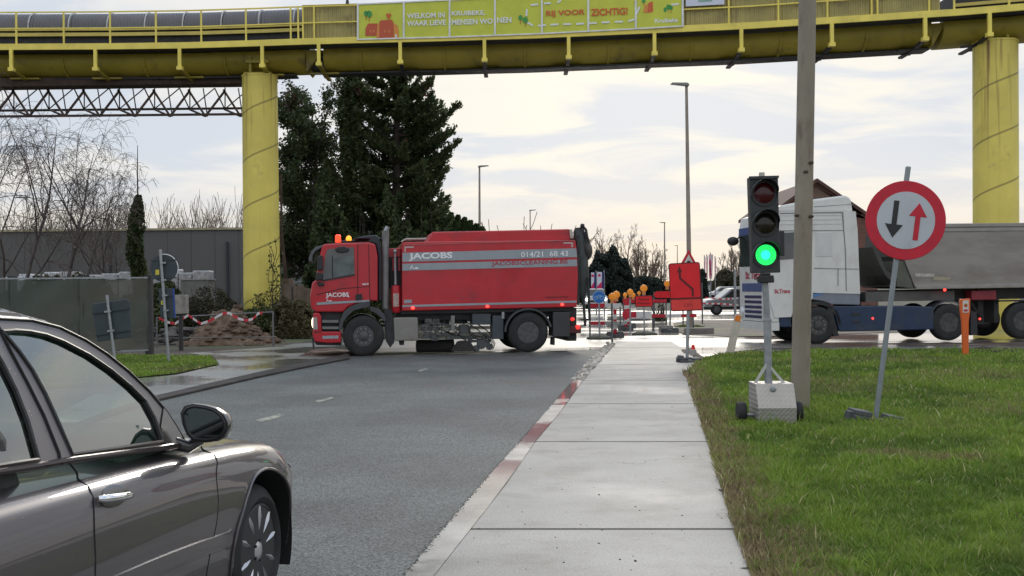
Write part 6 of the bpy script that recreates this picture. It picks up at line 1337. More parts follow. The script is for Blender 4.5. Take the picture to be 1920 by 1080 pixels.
# ---- distant cars
def small_car(px, pyg, L_, hh, label, paint_, yaw=0, wag=True, lights=False, flip=False, front_on=False, name='parked_car'):
    f = Frame(G(px, pyg), yaw=yaw); o = thing(name, label, 'car', f.M); W_ = 1.75
    if front_on:
        MB().prism([(-.88, .3), (.88, .3), (.9, .75), (.84, .95), (-.84, .95), (-.9, .75)], 0, 4).build('body', paint_, o, bevel=.06)
        MB().prism([(-.78, .93), (.78, .93), (.62, hh), (-.62, hh)], .9, 3.6).build('cabin', paint_, o, bevel=.06)
        MB().add([(-.70, .78, .98), (.70, .78, .98), (.57, .88, hh-.08), (-.57, .88, hh-.08)], [(0, 1, 2, 3)]).build('windscreen', CABG, o)
        for s in (-1, 1):
            MB().ball((s*.68, -.0, .68), .15, sq=(1.0, .4, .8)).build('headlight', mat('headlight_white', (.9, .9, .85), .2, var=0, emit=(1, .93, .8), es=5.0), o, True)
            MB().cyl((s*.8, .5, .3), (s*.62, .5, .3), .3, .3, 20).build('wheel', RUB, o)
        MB().box(-.5, .5, -.02, .05, .45, .62).build('grille', BLACK, o); return o
    s = L_
    bodyp = [(0, .35), (.02*s, .32), (s*.98, .32), (s, .45), (s*.995, .85), (s*.97, .98), (s*.24, .98), (s*.06, .86), (s*.01, .72)]
    MB().prism(bodyp, 0, W_).build('body', paint_, o, bevel=.07)
    cab_ = [(s*.22, .97), (s*.36, hh-.03), (s*.42, hh), (s*.90, hh-.02), (s*.98, .97)]
    MB().prism(cab_, .1, W_-.1).build('cabin', paint_, o, bevel=.06)
    for a, b, c_, d_2 in ((.27, .385, .56, .56), (.58, .58, .76, .76), (.78, .78, .93, .895)):
        MB().prism([(s*a, 1.0), (s*b, hh-.1), (s*d_2, hh-.1), (s*c_, 1.0)], .085, .10).build('side_window', CABG, o)
    for wx in (.17, .80): 
        MB().lathe([(.2, 0), (.31, .01), (.325, .05), (.325, .2), (.2, .22)], (s*wx, -.02, .325), n=26).build('wheel', RUB, o, True); MB().lathe([(.2, .01), (.19, .04), (.05, .0), (.01, .0)], (s*wx, -.03, .325), n=16).build('rim', mat('car_rim', (.2, .2, .2), .4, metal=.5), o, True)
    MB().box(-.0, .15*s*.3, .1, .4, .6, .74).build('headlight', mat('lamp_clear2', (.5, .52, .54), .08, metal=.3), o, bevel=.03)
    MB().box(.03, s-.03, -.006, .02, .34, .46).build('sill_trim', BLACK, o); return o
SILV = mat('silver_paint', (.36, .39, .40), .3, metal=.3, var=.1, coat=.5); WHP = mat('white_car_paint', (.6, .6, .62), .3, var=.05, coat=.5); DKP = mat('dark_car_paint', (.05, .055, .07), .3, coat=.5)
small_car(1319, 591, 4.5, 1.50, 'silver estate car behind the red and white tape left of the lorry', SILV, yaw=4)
small_car(1324, 564, 4.3, 1.5, 'white car parked farther behind the silver estate car', WHP, yaw=0); 
small_car(1118, 578, 4.2, 1.5, 'oncoming white car with lit headlights behind the blue sign', WHP, front_on=True, name='oncoming_car')
# barrier tape in front of the silver car
def tape(pts, d, label, w=.06, n=12, dd=None):
    f = Frame(Gd(pts[0][0], d)); o = thing('barrier_tape', label, 'tape', f.M, 'red and white barrier tape'); P_ = []
    for (a, b), (c_, e_) in zip(pts, pts[1:]):
        for i in range(n): P_.append(f.L(a+(c_-a)*i/n, b+(e_-b)*i/n, 0))
    P_.append(f.L(*pts[-1])); m1 = MB(); mi = []
    for i in range(len(P_)-1):
        mi.append((i//2) % 2); a, b = P_[i], P_[i+1]; m1.add([(a[0], 0, a[1]-w/2), (b[0], 0, b[1]-w/2), (b[0], 0.002, b[1]+w/2), (a[0], 0.002, a[1]+w/2)], [(0, 1, 2, 3)])
    q = m1.build('ribbon', mat('tape_red', (.6, .03, .05), .5, var=0), o, fix=False); q.data.materials.append(mat('tape_white', (.7, .68, .68), .5, var=0)); q.data.polygons.foreach_set('material_index', mi); return o
tape([(1322, 558), (1360, 561), (1384, 559)], 50, 'upper red and white tape crossing the silver car'); tape([(1318, 569), (1350, 569.5), (1384, 572)], 48, 'lower slack red and white tape below the silver car')
f = Frame(G(1317, 608)); o = thing('tape_post', 'thin dark post holding the tape right of the works sign', 'post', f.M); MB().cyl((0, 0, 0), (0, 0, f.L(1317, 530)[1]), .03, .03, 8).build('shaft', mat('post_dark', (.10, .11, .11), .5), o)
# ---- buildings far right: low grey halls, brick house
def hall(px0, px1, pyt, d, dep, col, label, name='warehouse', wins=True, rib=False):
    f = Frame(Gd(px0, d)); o = thing(name, label, 'building', f.M); x1 = f.L(px1, 540)[0]; z = f.L(px0, pyt)[1]
    MB().box(0, x1, 0, dep, 0, z).build('wall', col, o); MB().box(-.15, x1+.15, -.15, dep+.15, z, z+.2).build('roof_edge', mat('edge_dark', (.05, .05, .055), .6), o)
    if wins:
        n_ = max(2, int(x1/3.2))
        for k in range(n_): MB().box(x1*(k+.25)/n_, x1*(k+.75)/n_, -.05, -.002, z*.30, z*.62).build('window', CABG, o)
    return o
hall(1333, 1420, 529, 150, 20, mat('hall_bluegrey', (.17, .19, .25), .6, var=.1), 'long blue grey hall roof beyond the silver car')
hall(1322, 1332, 533, 130, 8, mat('shed_pale', (.4, .42, .42), .6), 'small pale shed below the distant flags', 'shed')
f = Frame(Gd(1530, 58), yaw=0); hs = thing('brick_house', 'dark red brick house with a steep gable behind the white lorry', 'house', f.M)
def brickm():
    m = mat('red_brick', (.17, .065, .045), .85, var=.25, vs=4); t = m.node_tree; L = t.links.new; b = t.nodes['Principled BSDF']; tc = N(t, 'ShaderNodeTexCoord'); sp = N(t, 'ShaderNodeSeparateXYZ'); L(tc.outputs['Object'], sp.inputs[0]); cb_ = N(t, 'ShaderNodeCombineXYZ'); ad = N(t, 'ShaderNodeMath', operation='ADD'); L(sp.outputs[0], ad.inputs[0]); L(sp.outputs[1], ad.inputs[1]); L(ad.outputs[0], cb_.inputs[0]); L(sp.outputs[2], cb_.inputs[1])
    br = N(t, 'ShaderNodeTexBrick'); L(cb_.outputs[0], br.inputs[0]); br.inputs['Scale'].default_value = 4; br.inputs['Color1'].default_value = (.19, .07, .05, 1); br.inputs['Color2'].default_value = (.12, .045, .035, 1); br.inputs['Mortar'].default_value = (.2, .17, .14, 1); L(br.outputs[0], b.inputs['Base Color']); return m
BRK = brickm()
g1 = f.poly([(1462, 388), (1530, 338), (1640, 412), (1648, 600), (1462, 600)]); g1 = [(x, max(z, 0)) for x, z in g1]
MB().prism(g1, 0, 9).build('wall', BRK, hs)
q = f.poly([(1452, 393), (1530, 335), (1652, 418)]); th = .18
MB().prism([q[0], q[1], q[2], (q[2][0], q[2][1]-th), (q[1][0], q[1][1]-th), (q[0][0], q[0][1]-th)], -.25, 9.25).build('roof', mat('roof_tiles', (.10, .05, .04), .8, var=.3, vs=5), hs)
flat('gable_cladding', [ (g1[0][0]+.3, g1[0][1]), (g1[1][0], g1[1][1]-.35), (g1[2][0]-.4, g1[2][1]+.05), (g1[2][0]-.4, g1[0][1]-.4), (g1[0][0]+.3, g1[0][1]-.4)], -.003, mat('gable_tiles', (.17, .11, .085), .8, var=.2, vs=6), hs, .02)
wq = f.poly([(1637, 478), (1647, 478), (1647, 503), (1637, 503)]); flat('window', wq, -.003, mat('window_frame_white', (.6, .6, .6), .5), hs, .05); flat('pane', [(wq[0][0]+.06, wq[0][1]-.06), (wq[1][0]-.06, wq[1][1]-.06), (wq[2][0]-.06, wq[2][1]+.06), (wq[3][0]+.06, wq[3][1]+.06)], -.054, CABG, hs, .01)
MB().box(wq[0][0]-.3, wq[1][0]+.4, -.06, -.001, wq[2][1]-.45, wq[2][1]-.2).build('lintel_band', mat('band_concrete', (.35, .33, .31), .8), hs)
# red-white cabin boards between cab and trailer
f = Frame(G(1619, 560)); 
# ---- left side: long grey hall
f = Frame(Gd(-400, 78), yaw=0); wl = thing('grey_hall', 'long plain grey industrial hall with a pale roof edge behind the bare trees', 'building', f.M)
xr = f.L(760, 500)[0]; zt = P(200, 433, 78).z
MB().box(0, xr, 0, 30, 0, zt).build('wall', mat('hall_grey', (.105, .104, .10), .7, var=.06, vs=.3, bump=.1, bs=3), wl); MB().box(-.1, xr+.1, -.12, 30, zt, zt+.14).build('roof_edge', mat('edge_yellow', (.35, .31, .2), .6), wl)
for px in (-80, 207, 427, 640): x = f.L(px, 500)[0]; MB().cyl((x, -.12, 0), (x, -.12, zt*.86), .09).build('downpipe', mat('pipe_dark', (.03, .035, .045), .6), wl)
for k in range(26): x = xr*k/26; MB().box(x, x+.03, -.012, -.001, 0, zt).build('panel_joint', mat('joint_grey', (.07, .07, .07), .7), wl)
# wrapped pallets and container in front of the hall
WR = mat('plastic_wrap', (.45, .46, .47), .3, var=.4, vs=6, bump=.6, bs=8)
rr_ = random.Random(8)
for i, (px, py, w_, h_) in enumerate(((80, 514, 3.2, 1.2), (150, 518, 3.0, 1.0), (215, 508, 1.4, 1.7), (250, 516, 1.8, 1.1), (345, 508, 1.6, 1.0), (40, 516, 2.0, 1.0), (115, 512, 1.8, 1.1), (570, 526, 2.6, 1.2))):
    f = Frame(Gd(px, 60+rr_.uniform(-1, 1), 0)); z = P(px, py, 60).z
    o = MB(); x = -w_/2
    while x < w_/2-.2:
        s = rr_.uniform(.5, .9); o.box(x, x+s*.94, 0, 1.1, max(0, z-h_), z+rr_.uniform(-.15, .1)); x += s
    o = o.build('wrapped_stack', WR, None, bevel=.06, M=f.M); tag(o, ['plastic wrapped goods stacked behind the mesh fence far left', 'low plastic wrapped goods between the birch trunks', 'tall crumpled wrapped bale left of the ivy trunk', 'wrapped bale right beside the ivy covered trunk', 'white wrapped crates right of the round sign back', 'wrapped goods at the far left picture edge', 'wrapped goods between two birches behind the fence', 'pale wrapped stack between the yellow pillar and the sweeper'][i], 'wrapped goods', 'wrapped goods in front of the grey hall')
f = Frame(Gd(380, 57)); z = f.L(380, 525)[1]; o = thing('cabinet', 'pale grey box wall in the bushes right of the round sign back', 'cabinet', f.M); q = f.poly([(338, 526), (391, 526), (391, 556), (338, 556)])
MB().prism([(a, max(0, b)) for a, b in f.poly([(338, 526), (391, 524), (391, 600), (338, 600)])], 0, 1.2).build('body', mat('pale_box', (.2, .2, .19), .6, var=.2), o, bevel=.03); MB().box(f.L(338, 526)[0]-.05, f.L(391, 526)[0]+.05, -.05, 1.25, z, z+.06).build('lid', mat('pale_lid', (.35, .35, .33), .6), o)
# ---- site fence with dark mesh
f0 = G(277, 667); fl = thing('site_fence', 'construction fence covered with dark green grey mesh at the left', 'fence', Matrix.Translation(f0)); FI = fl.matrix_world.inverted()
def scrim():
    m = bpy.data.materials.new('scrim_mesh'); m.use_nodes = True; t = m.node_tree; t.nodes.clear(); L = t.links.new
    o = N(t, 'ShaderNodeOutputMaterial'); d = N(t, 'ShaderNodeBsdfDiffuse'); tr = N(t, 'ShaderNodeBsdfTransparent'); mx = N(t, 'ShaderNodeMixShader'); tc = N(t, 'ShaderNodeTexCoord'); n = N(t, 'ShaderNodeTexNoise'); n.inputs['Scale'].default_value = .55; n.inputs['Detail'].default_value = 3; mp = N(t, 'ShaderNodeMapping'); mp.inputs['Scale'].default_value = (.5, 1, 1.5); L(tc.outputs['Object'], mp.inputs[0]); L(mp.outputs[0], n.inputs[0])
    cr = N(t, 'ShaderNodeValToRGB'); cr.color_ramp.elements[0].color = (.13, .125, .105, 1); cr.color_ramp.elements[0].position = .35; cr.color_ramp.elements[1].color = (.10, .12, .105, 1); cr.color_ramp.elements[1].position = .65; L(n.outputs['Fac'], cr.inputs[0]); L(cr.outputs[0], d.inputs[0])
    n2 = N(t, 'ShaderNodeTexNoise'); n2.inputs['Scale'].default_value = 1.5; L(mp.outputs[0], n2.inputs[0]); mr = N(t, 'ShaderNodeMapRange'); L(n2.outputs[0], mr.inputs[0]); mr.inputs[3].default_value = .78; mr.inputs[4].default_value = .95; L(mr.outputs[0], mx.inputs[0]); L(tr.outputs[0], mx.inputs[1]); L(d.outputs[0], mx.inputs[2]); L(mx.outputs[0], o.inputs[0]); return m
SCR = scrim(); fx = [(277, 31.2), (150, 30.6), (20, 30.2), (-110, 29.6), (-240, 29.2)]
for (a, da), (b, db) in zip(fx, fx[1:]):
    pa, pb = FI @ Gd(a, da), FI @ Gd(b, db); n_ = 14; mb = MB()
    for i in range(n_+1):
        for k in range(9):
            t = i/n_; q = pa.lerp(pb, t); mb.v.append((q.x, q.y+.05*math.sin(t*9+k*.8)*math.sin(k*.5+1), .12+1.9*k/8+(.02*math.sin(t*20) if k == 8 else 0)))
    mb.f = [(i*9+k, i*9+k+1, (i+1)*9+k+1, (i+1)*9+k) for i in range(n_) for k in range(8)]; mb.build('mesh_cover', SCR, fl, True, fix=False)
    mb = MB(); mb.bar(pa+Vector((0, 0, 2.05)), pb+Vector((0, 0, 2.05)), .04, .04); mb.bar(pa+Vector((0, 0, .12)), pb+Vector((0, 0, .12)), .04, .04); mb.build('frame_tube', STEEL, fl)
for px, d_ in fx: p = FI @ Gd(px, d_); MB().box(p.x-.09, p.x+.09, p.y+.02, p.y+.2, 0, 2.12).build('post', mat('fence_post_dark', (.045, .042, .042), .7), fl)
# ---- signs seen from behind
BKS = mat('sign_back', (.045, .06, .07), .5, var=.15, metal=.2)
f = Frame(G(318, 680), yaw=0, tilt=-3.2); bs2 = thing('round_sign', 'round road sign seen from behind above a second plate, on a leaning post', 'road sign', f.M)
c = f.L(307.5, 503); rr = (f.L(333, 503)[0]-f.L(281.5, 503)[0])/2
MB().lathe([(rr, -.01), (rr, .02), (rr-.01, .035), (.01, .035)], (c[0], 0, c[1]), n=48).build('plate', BKS, bs2); MB().disc(c, rr-.005, -.014, -.0105, 48).build('plate_back', BKS, bs2)
mb = MB(); mb.tube([(c[0]+(rr+.004)*math.cos(R(a)), .01, c[1]+(rr+.004)*math.sin(R(a))) for a in range(-40, 100, 8)], .014, 6); mb.build('white_rim', WHITE, bs2)
sg(f, [(297, 541), (323, 541), (326, 596), (301, 597)], .0, .03, 'lower_plate', BKS, bs2, .01); sg(f, [(323, 541), (326, 541), (329, 596), (326, 596)], .0, .03, 'blue_edge', mat('edge_blue', (.02, .06, .3), .4), bs2)
for pts in ([(282, 488), (333, 486), (333, 488), (282, 490)], [(283, 521), (331, 519), (331, 521), (283, 523)], [(297, 555), (324, 554), (324, 556), (297, 557)]): sg(f, pts, -.03, -.015, 'stiffener', mat('stiffener', (.03, .04, .05), .5), bs2)
for pts in ([(292, 506), (299, 505.5), (299, 515), (292, 515.5)], [(302, 564), (306.5, 563.5), (307, 571), (302.5, 571.5)]): sg(f, pts, -.02, -.015, 'sticker', mat('sticker_yellow', (.65, .55, .05), .5, var=.1), bs2)
a = f.L(302, 468); MB().cyl((0, -.06, 0), (a[0], -.06, a[1]), .035, .035, 14).build('post', STEEL, bs2, True)
for pts in (308, 493), (309, 525), (311, 554), (313, 582): q = f.L(*pts); MB().box(q[0]-.06, q[0]+.06, -.1, 0, q[1]-.02, q[1]+.02).build('clamp', STEEL, bs2)
f = Frame(G(219, 690), yaw=0, tilt=-4.5); bs3 = thing('square_sign', 'leaning square sign plate seen from behind above the grey car', 'road sign', f.M)
sg(f, [(172, 570), (238, 561), (243, 566), (246, 632), (182, 641)], .0, .03, 'plate', BKS, bs3, .01)
for pts in ([(173, 586), (241, 577), (241, 580), (173, 589)], [(180, 627), (246, 617), (246, 620), (180, 630)]): sg(f, pts, -.03, -.001, 'stiffener', mat('stiffener', (.03, .04, .05), .5), bs3)
a = f.L(202, 553); MB().cyl((0, -.06, 0), (a[0], -.06, a[1]), .032, .032, 14).build('post', STEEL, bs3, True)
for pts in (204, 584), (210, 620): q = f.L(*pts); MB().box(q[0]-.07, q[0]+.07, -.1, 0, q[1]-.02, q[1]+.02).build('clamp', STEEL, bs3)
f = Frame(G(334, 680)); o = thing('tarnished_box', 'small weathered grey utility box on a dark post behind the sign post', 'utility box', Matrix.Translation(Gd(340, 33)))
fb = Frame(Gd(340, 33)); q = fb.poly([(328, 553), (349, 553), (350, 588), (329, 589)]); MB().prism(q, 0, .25).build('box', mat('weathered_box', (.30, .28, .25), .8, var=.4, vs=5), o, bevel=.01); MB().box(-.1, .0, .05, .15, 0, q[3][1]).build('post', mat('fence_post_dark', (.045, .042, .042), .7), o)
# ---- tube railing with tape round the earth heap
DR = 34.5
f = Frame(Gd(294, DR), yaw=3); rl = thing('tube_railing', 'thin galvanised tube barrier around the earth heap', 'railing', f.M)
a, b = f.L(294, 596), f.L(512, 585); c_, e_ = f.L(280, 650), f.L(512, 640)
RS = mat('dull_tube', (.17, .175, .18), .6, metal=.3, var=.2); MB().cyl((a[0], 0, a[1]), (b[0], 0, b[1]), .02).build('top_rail', RS, rl); MB().cyl((c_[0], 0, .3), (e_[0], 0, .3), .012).build('lower_rail', RS, rl)
for px in (294, 336, 512): x = f.L(px, 600)[0]; z = a[1]+(b[1]-a[1])*(x-a[0])/(b[0]-a[0]); MB().cyl((x, 0, 0), (x, 0, z), .024).build('post', RS, rl)
x = f.L(279, 600)[0]; MB().cyl((x, 0, 0), (x, 0, a[1]*.92), .022).build('post', STEEL, rl)
tape([(298, 596), (314, 604), (328, 607), (342, 598), (353, 591), (366, 600), (377, 607), (395, 601), (417, 588), (430, 587), (446, 597), (462, 601), (474, 598), (484, 588), (492, 586)], DR-.1, 'wavy red and white tape hung on the tube railing above the earth heap', .075, 3)
# earth heap
def heap():
    rn = random.Random(12); f = Frame(Gd(415, 37)); mb = MB(); nx, ny = 60, 30
    prof_ = [(350, 0), (362, .12), (380, .55), (395, .85), (415, 1.0), (428, 1.0), (440, 1.17), (452, .95), (470, .62), (490, .3), (508, .1), (520, 0)]
    xs_ = [f.L(p, 600)[0] for p, _ in prof_]; hs_ = [h*.95 for _, h in prof_]
    X = np.linspace(xs_[0], xs_[-1], nx); Yv = np.linspace(-1.3, 1.3, ny)
    xx, yy = np.meshgrid(X, Yv, indexing='ij'); ns = vnoise(xx.ravel()+50, yy.ravel()+50, 1.6, 21).reshape(xx.shape); n2 = vnoise(xx.ravel()+50, yy.ravel()+50, 5, 22).reshape(xx.shape); n3 = vnoise(xx.ravel()+50, yy.ravel()+50, 12, 23).reshape(xx.shape)
    hh = np.interp(xx, xs_, hs_)*np.clip(1-(np.abs(yy)/1.3)**1.6, 0, 1)*(.75+.4*ns+.25*n2)+.08*(n3-.5)
    for i in range(nx):
        for j in range(ny): mb.v.append((X[i], Yv[j], float(max(hh[i, j], -.02))))
    mb.f = [(i*ny+j, (i+1)*ny+j, (i+1)*ny+j+1, i*ny+j+1) for i in range(nx-1) for j in range(ny-1)]
    for k in range(160):
        t = rn.random(); x = xs_[0]+(xs_[-1]-xs_[0])*rn.random(); y = rn.uniform(-1.35, .3); i = min(nx-1, int((x-X[0])/(X[-1]-X[0])*(nx-1))); j = min(ny-1, int((max(y, -1.3)+1.3)/2.6*(ny-1)))
        rock(mb, (x, y, float(max(hh[i, j], 0))-.03), rn.uniform(.05, .17), rn)
    o = mb.build('earth_heap', mat('heap_earth', (.13, .085, .055), .9, var=.4, vs=3, bump=.8, bs=9, dirt=(.20, .15, .11), dirt_s=2.2, dirt_lo=.5, dirt_hi=.7), None, M=f.M); tag(o, 'heap of brown earth and broken rubble behind the taped railing', 'heap')
heap()
f = Frame(Gd(308, 37)); mb = MB(); rn = random.Random(4)
for k in range(60): rock(mb, (rn.uniform(-.9, 1.0), rn.uniform(-.3, .4), rn.uniform(0, .45)), rn.uniform(.08, .2), rn)
tag(mb.build('rubble_heap', mat('rubble_dark', (.10, .09, .085), .9, var=.4, vs=3), None, M=f.M), 'low heap of dark rubble left of the brown earth heap', 'heap')
# old timber and palings right of the left pillar
f = Frame(Gd(560, 45)); o = thing('timber_fence', 'old upright timber palings right of the left yellow pillar', 'fence', f.M); rn = random.Random(2)
for k in range(11):
    px = 534+k*4.6; x = f.L(px, 600)[0]; z = f.L(px, 520+rn.uniform(-2, 12)+k*1.5)[1]; MB().box(x, x+.085, 0, .04, 0, z).build('paling', mat('old_timber', (.13, .095, .07), .85, var=.35, vs=3), o)
a, b = f.L(534, 555), f.L(586, 558); MB().bar((a[0], .06, a[1]), (b[0], .06, b[1]), .05, .08).build('rail', RUST, o)
f = Frame(Gd(531, 49)); o = thing('rusty_stay', 'dark rusty steel stay leaning against the left yellow pillar', 'stay', f.M); a, b = f.L(528, 440), f.L(536, 522); MB().bar((a[0], 0, a[1]), (b[0], 0, b[1]), .12, .1).build('bar', RUST, o); MB().bar((a[0], 0, 6.5), (a[0], 0, a[1]), .08, .08).build('bar', RUST, o); MB().bar((b[0], 0, b[1]), (b[0]-.1, 0, 0), .3, .2).build('stump', mat('old_timber', (.13, .095, .07), .85), o)
f = Frame(Gd(548, 42)); o = thing('dark_post', 'thin dark fence post between the pillar and the sweeper', 'post', f.M); MB().cyl((0, 0, 0), (0, 0, f.L(548, 538)[1]), .04).build('shaft', BLACK, o)
# ================================================================ VEGETATION
BARK = mat('bark', (.055, .042, .035), .9, var=.35, vs=5)
BIRCH = mat('birch_bark', (.10, .085, .08), .85, var=.3, vs=4, dirt=(.42, .39, .36), dirt_s=1.4, dirt_lo=.58, dirt_hi=.66)
TWIG = mat('twig', (.12, .092, .078), .9, var=.2)
TWIG_GLOW = mat('far_twig_glow', (.23, .175, .13), .9, var=.2)  # sun glow and haze on distant trees put into a paler twig colour
def segmesh(name, segs, m, parent, n=4):
    """segs: array rows p0(3) p1(3) r0 r1"""
    S_ = np.array(segs, float); k = len(S_); a = S_[:, 0:3]; b = S_[:, 3:6]; d = b-a; d /= np.linalg.norm(d, axis=1)[:, None]+1e-9
    ref = np.where(np.abs(d[:, 2:3]) > .9, np.array([[1., 0, 0]]), np.array([[0, 0, 1.]])); u = np.cross(d, ref); u /= np.linalg.norm(u, axis=1)[:, None]; w = np.cross(d, u)
    ang = 2*np.pi*np.arange(n)/n; V = np.empty((k, 2*n, 3))
    for i, t in enumerate(ang):
        o = u*np.cos(t)+w*np.sin(t); V[:, i] = a+o*S_[:, 6:7]; V[:, n+i] = b+o*S_[:, 7:8]
    base = (np.arange(k)*2*n)[:, None, None]; q = np.array([[i, (i+1) % n, (i+1) % n+n, i+n] for i in range(n)])[None]; Lp = (base+q).ravel()
    me = bpy.data.meshes.new(name); me.vertices.add(k*2*n); me.vertices.foreach_set('co', V.ravel()); me.loops.add(len(Lp)); me.loops.foreach_set('vertex_index', Lp.astype(np.int32)); me.polygons.add(k*n); me.polygons.foreach_set('loop_start', (np.arange(k*n)*4).astype(np.int32)); me.update(calc_edges=True)
    me.polygons.foreach_set('use_smooth', [True]*(k*n))
    me.materials.append(m); o = bpy.data.objects.new(name, me); COL.objects.link(o); o.parent = parent; return o
def grow(rn, p, d, L_, r, lvl, out, P_):
    """recursive limb; P_: dict(seg, wob, up, kids, ratio, spread, minr, twigup)"""
    n = max(3, int(P_.get('n', 6)-lvl)); p = Vector(p); d = Vector(d).normalized(); pts = [(p.copy(), r, d.copy())]
    for i in range(n):
        d = (d+Vector((rn.gauss(0, 1), rn.gauss(0, 1), rn.gauss(0, 1)))*P_['wob']*(1+.3*lvl)+Vector((0, 0, P_['up'][min(lvl, len(P_['up'])-1)]))).normalized()
        r1 = max(r*(1-(i+1)/n*(P_.get('taper', .75) if lvl else P_.get('t0', .9))), P_['minr']); q = p+d*(L_/n)
        out.append((lvl, [*p, *q, pts[-1][1], r1])); p = q; pts.append((p.copy(), r1, d.copy()))
    if lvl >= P_['depth']: return
    kids = P_['kids'][min(lvl, len(P_['kids'])-1)]
    for k in range(kids):
        t = rn.uniform(P_['start'][min(lvl, len(P_['start'])-1)], 1.0); i = min(len(pts)-1, max(1, int(t*(len(pts)-1)+.5))); q, rr, dd = pts[i]
        ax = dd.orthogonal().normalized(); ax.rotate(Matrix.Rotation(rn.uniform(0, 2*math.pi), 3, dd)); sp = R(P_['spread'][min(lvl, len(P_['spread'])-1)]*rn.uniform(.7, 1.25)); nd = dd.copy(); nd.rotate(Matrix.Rotation(sp, 3, ax))
        grow(rn, q, nd, L_*P_['ratio'][min(lvl, len(P_['ratio'])-1)]*rn.uniform(.7, 1.15)*(1.15-.5*t), rr*.62, lvl+1, out, P_)
def bare_tree(px, pyb_d, ztop_px, label, P_, seed, name='bare_tree', group='bare trees', bark=None, lean=0.0, r=.1, trunk_px=None):
    rn = random.Random(seed); g = Gd(px, pyb_d); fr = Frame(g); ht = fr.L(px, ztop_px)[1]; o = thing(name, label, 'tree', fr.M, group); out = []
    grow(rn, (0, 0, 0), (lean, 0, 1), ht*P_.get('tl', .62), r, 0, out, P_)
    segmesh('trunk', [s for l, s in out if l == 0], bark or BARK, o, 8); segmesh('branches', [s for l, s in out if l == 1], (TWIG_GLOW if pyb_d > 90 else bark or BARK), o, 5); tw = [s for l, s in out if l >= 2]
    if tw: segmesh('twigs', tw, TWIG_GLOW if pyb_d > 90 else TWIG, o, 3)
    return o
WEEP = dict(n=9, wob=.07, up=[.04, .05, -.10, -.28], kids=[8, 7, 8], start=[.25, .2, .15], ratio=[.55, .55, .6], spread=[48, 50, 50], minr=.007, depth=3, tl=.82)
bare_tree(42, 52, 150, 'bare birch with a forked trunk at the far left', WEEP, 3, 'birch_tree', 'bare birches at the left', BIRCH, .0, .12)
bare_tree(108, 50, 190, 'tall bare weeping birch under the rusty truss', dict(WEEP, kids=[11, 8, 9]), 8, 'birch_tree', 'bare birches at the left', BIRCH, .06, .12)
bare_tree(-25, 47, 120, 'bare birch at the very left edge', WEEP, 15, 'birch_tree', 'bare birches at the left', BIRCH, .08, .12)
bare_tree(5, 55, 250, 'thin dark bare tree behind the leftmost birches', WEEP, 22, 'birch_tree', 'bare birches at the left', BARK, .0, .09)
bare_tree(150, 54, 290, 'short bare birch right of the tall weeping birch', dict(WEEP, kids=[9, 8, 7]), 31, 'birch_tree', 'bare birches at the left', BIRCH, .05, .09)
bare_tree(196, 62, 345, 'thin bare sapling with many twigs before the grey hall', dict(WEEP, up=[.05, .06, .05, 0], kids=[12, 8, 5], spread=[35, 40, 40]), 41, 'sapling', 'bare saplings before the hall', BARK, .0, .08)
bare_tree(222, 60, 400, 'slim bare sapling left of the ivy covered trunk', dict(WEEP, up=[.05, .06, .05, 0], kids=[8, 5, 4], spread=[30, 40, 40]), 44, 'sapling', 'bare saplings before the hall', BARK, .0, .06)
POLL = dict(n=7, wob=.035, up=[.0, .10, .09, .05], kids=[16, 7, 2], start=[.7, .1, .3], ratio=[1.75, .62, .5], spread=[42, 20, 22], minr=.022, depth=2, tl=.36, t0=.4)
specs = [(20, 345), (85, 350), (183, 328), (276, 335), (352, 348), (385, 350), (433, 325), (548, 360), (600, 370)]
for i, (px, top) in enumerate(specs):
    bare_tree(px, 125+i % 3*6, top, ['bare pollard tree beyond the hall at the left edge', 'bare pollard tree beyond the hall behind the birches', 'bare fan shaped tree beyond the hall right of the birches', 'bare fan shaped tree beyond the hall behind the ivy trunk', 'left one of two small pollards above the hall roof', 'right one of two small pollards above the hall roof', 'bare fan shaped tree just left of the yellow pillar', 'bare tree seen between pillar and dark evergreens', 'bare tree half hidden by the dark evergreens'][i], dict(POLL, kids=[22 if i != 4 else 14, 7, 2]), 60+i, 'pollard_tree', 'bare trees beyond the grey hall', r=.17)
for i, (px, top, d_) in enumerate(((950, 375, 110), (1035, 385, 118), (1062, 392, 121))):
    bare_tree(px, d_, top, ['bare pollard tree above the sweeper hopper, left one', 'bare pollard tree above the sweeper hopper, middle one', 'bare pollard tree above the sweeper hopper, right one'][i], dict(POLL, kids=[9, 4, 2], spread=[48, 22, 22], minr=.035), 80+i, 'pollard_tree', 'bare trees above the sweeper', r=.3)
POP = dict(n=8, wob=.04, up=[.03, .10, .08, .05], kids=[12, 5, 3], start=[.12, .15, .2], ratio=[.5, .5, .5], spread=[32, 30, 30], minr=.022, depth=3, tl=.95)
for i, (px, top, d_) in enumerate(((1128, 457, 170), (1150, 450, 175), (1172, 452, 172), (1196, 448, 168), (1207, 460, 176), (1226, 470, 180), (1238, 484, 185))):
    bare_tree(px, d_, top, 'bare poplar in the distant row, %s' % ['leftmost above the dark hedge', 'second from the left', 'third from the left', 'tall one in the middle', 'fifth from the left', 'sixth from the left', 'lowest at the right end'][i], POP, 100+i, 'poplar_tree', 'row of distant bare poplars', r=.3)
for i, (px, top, d_) in enumerate(((1352, 492, 175), (1366, 484, 170), (1378, 476, 160), (1388, 466, 150))):
    bare_tree(px, d_, top, 'bare tree in the hazy group left of the lorry, %s' % ['lowest and leftmost', 'second', 'third', 'tallest beside the cab'][i], POP, 120+i, 'bare_tree', 'bare trees left of the lorry', r=.28)
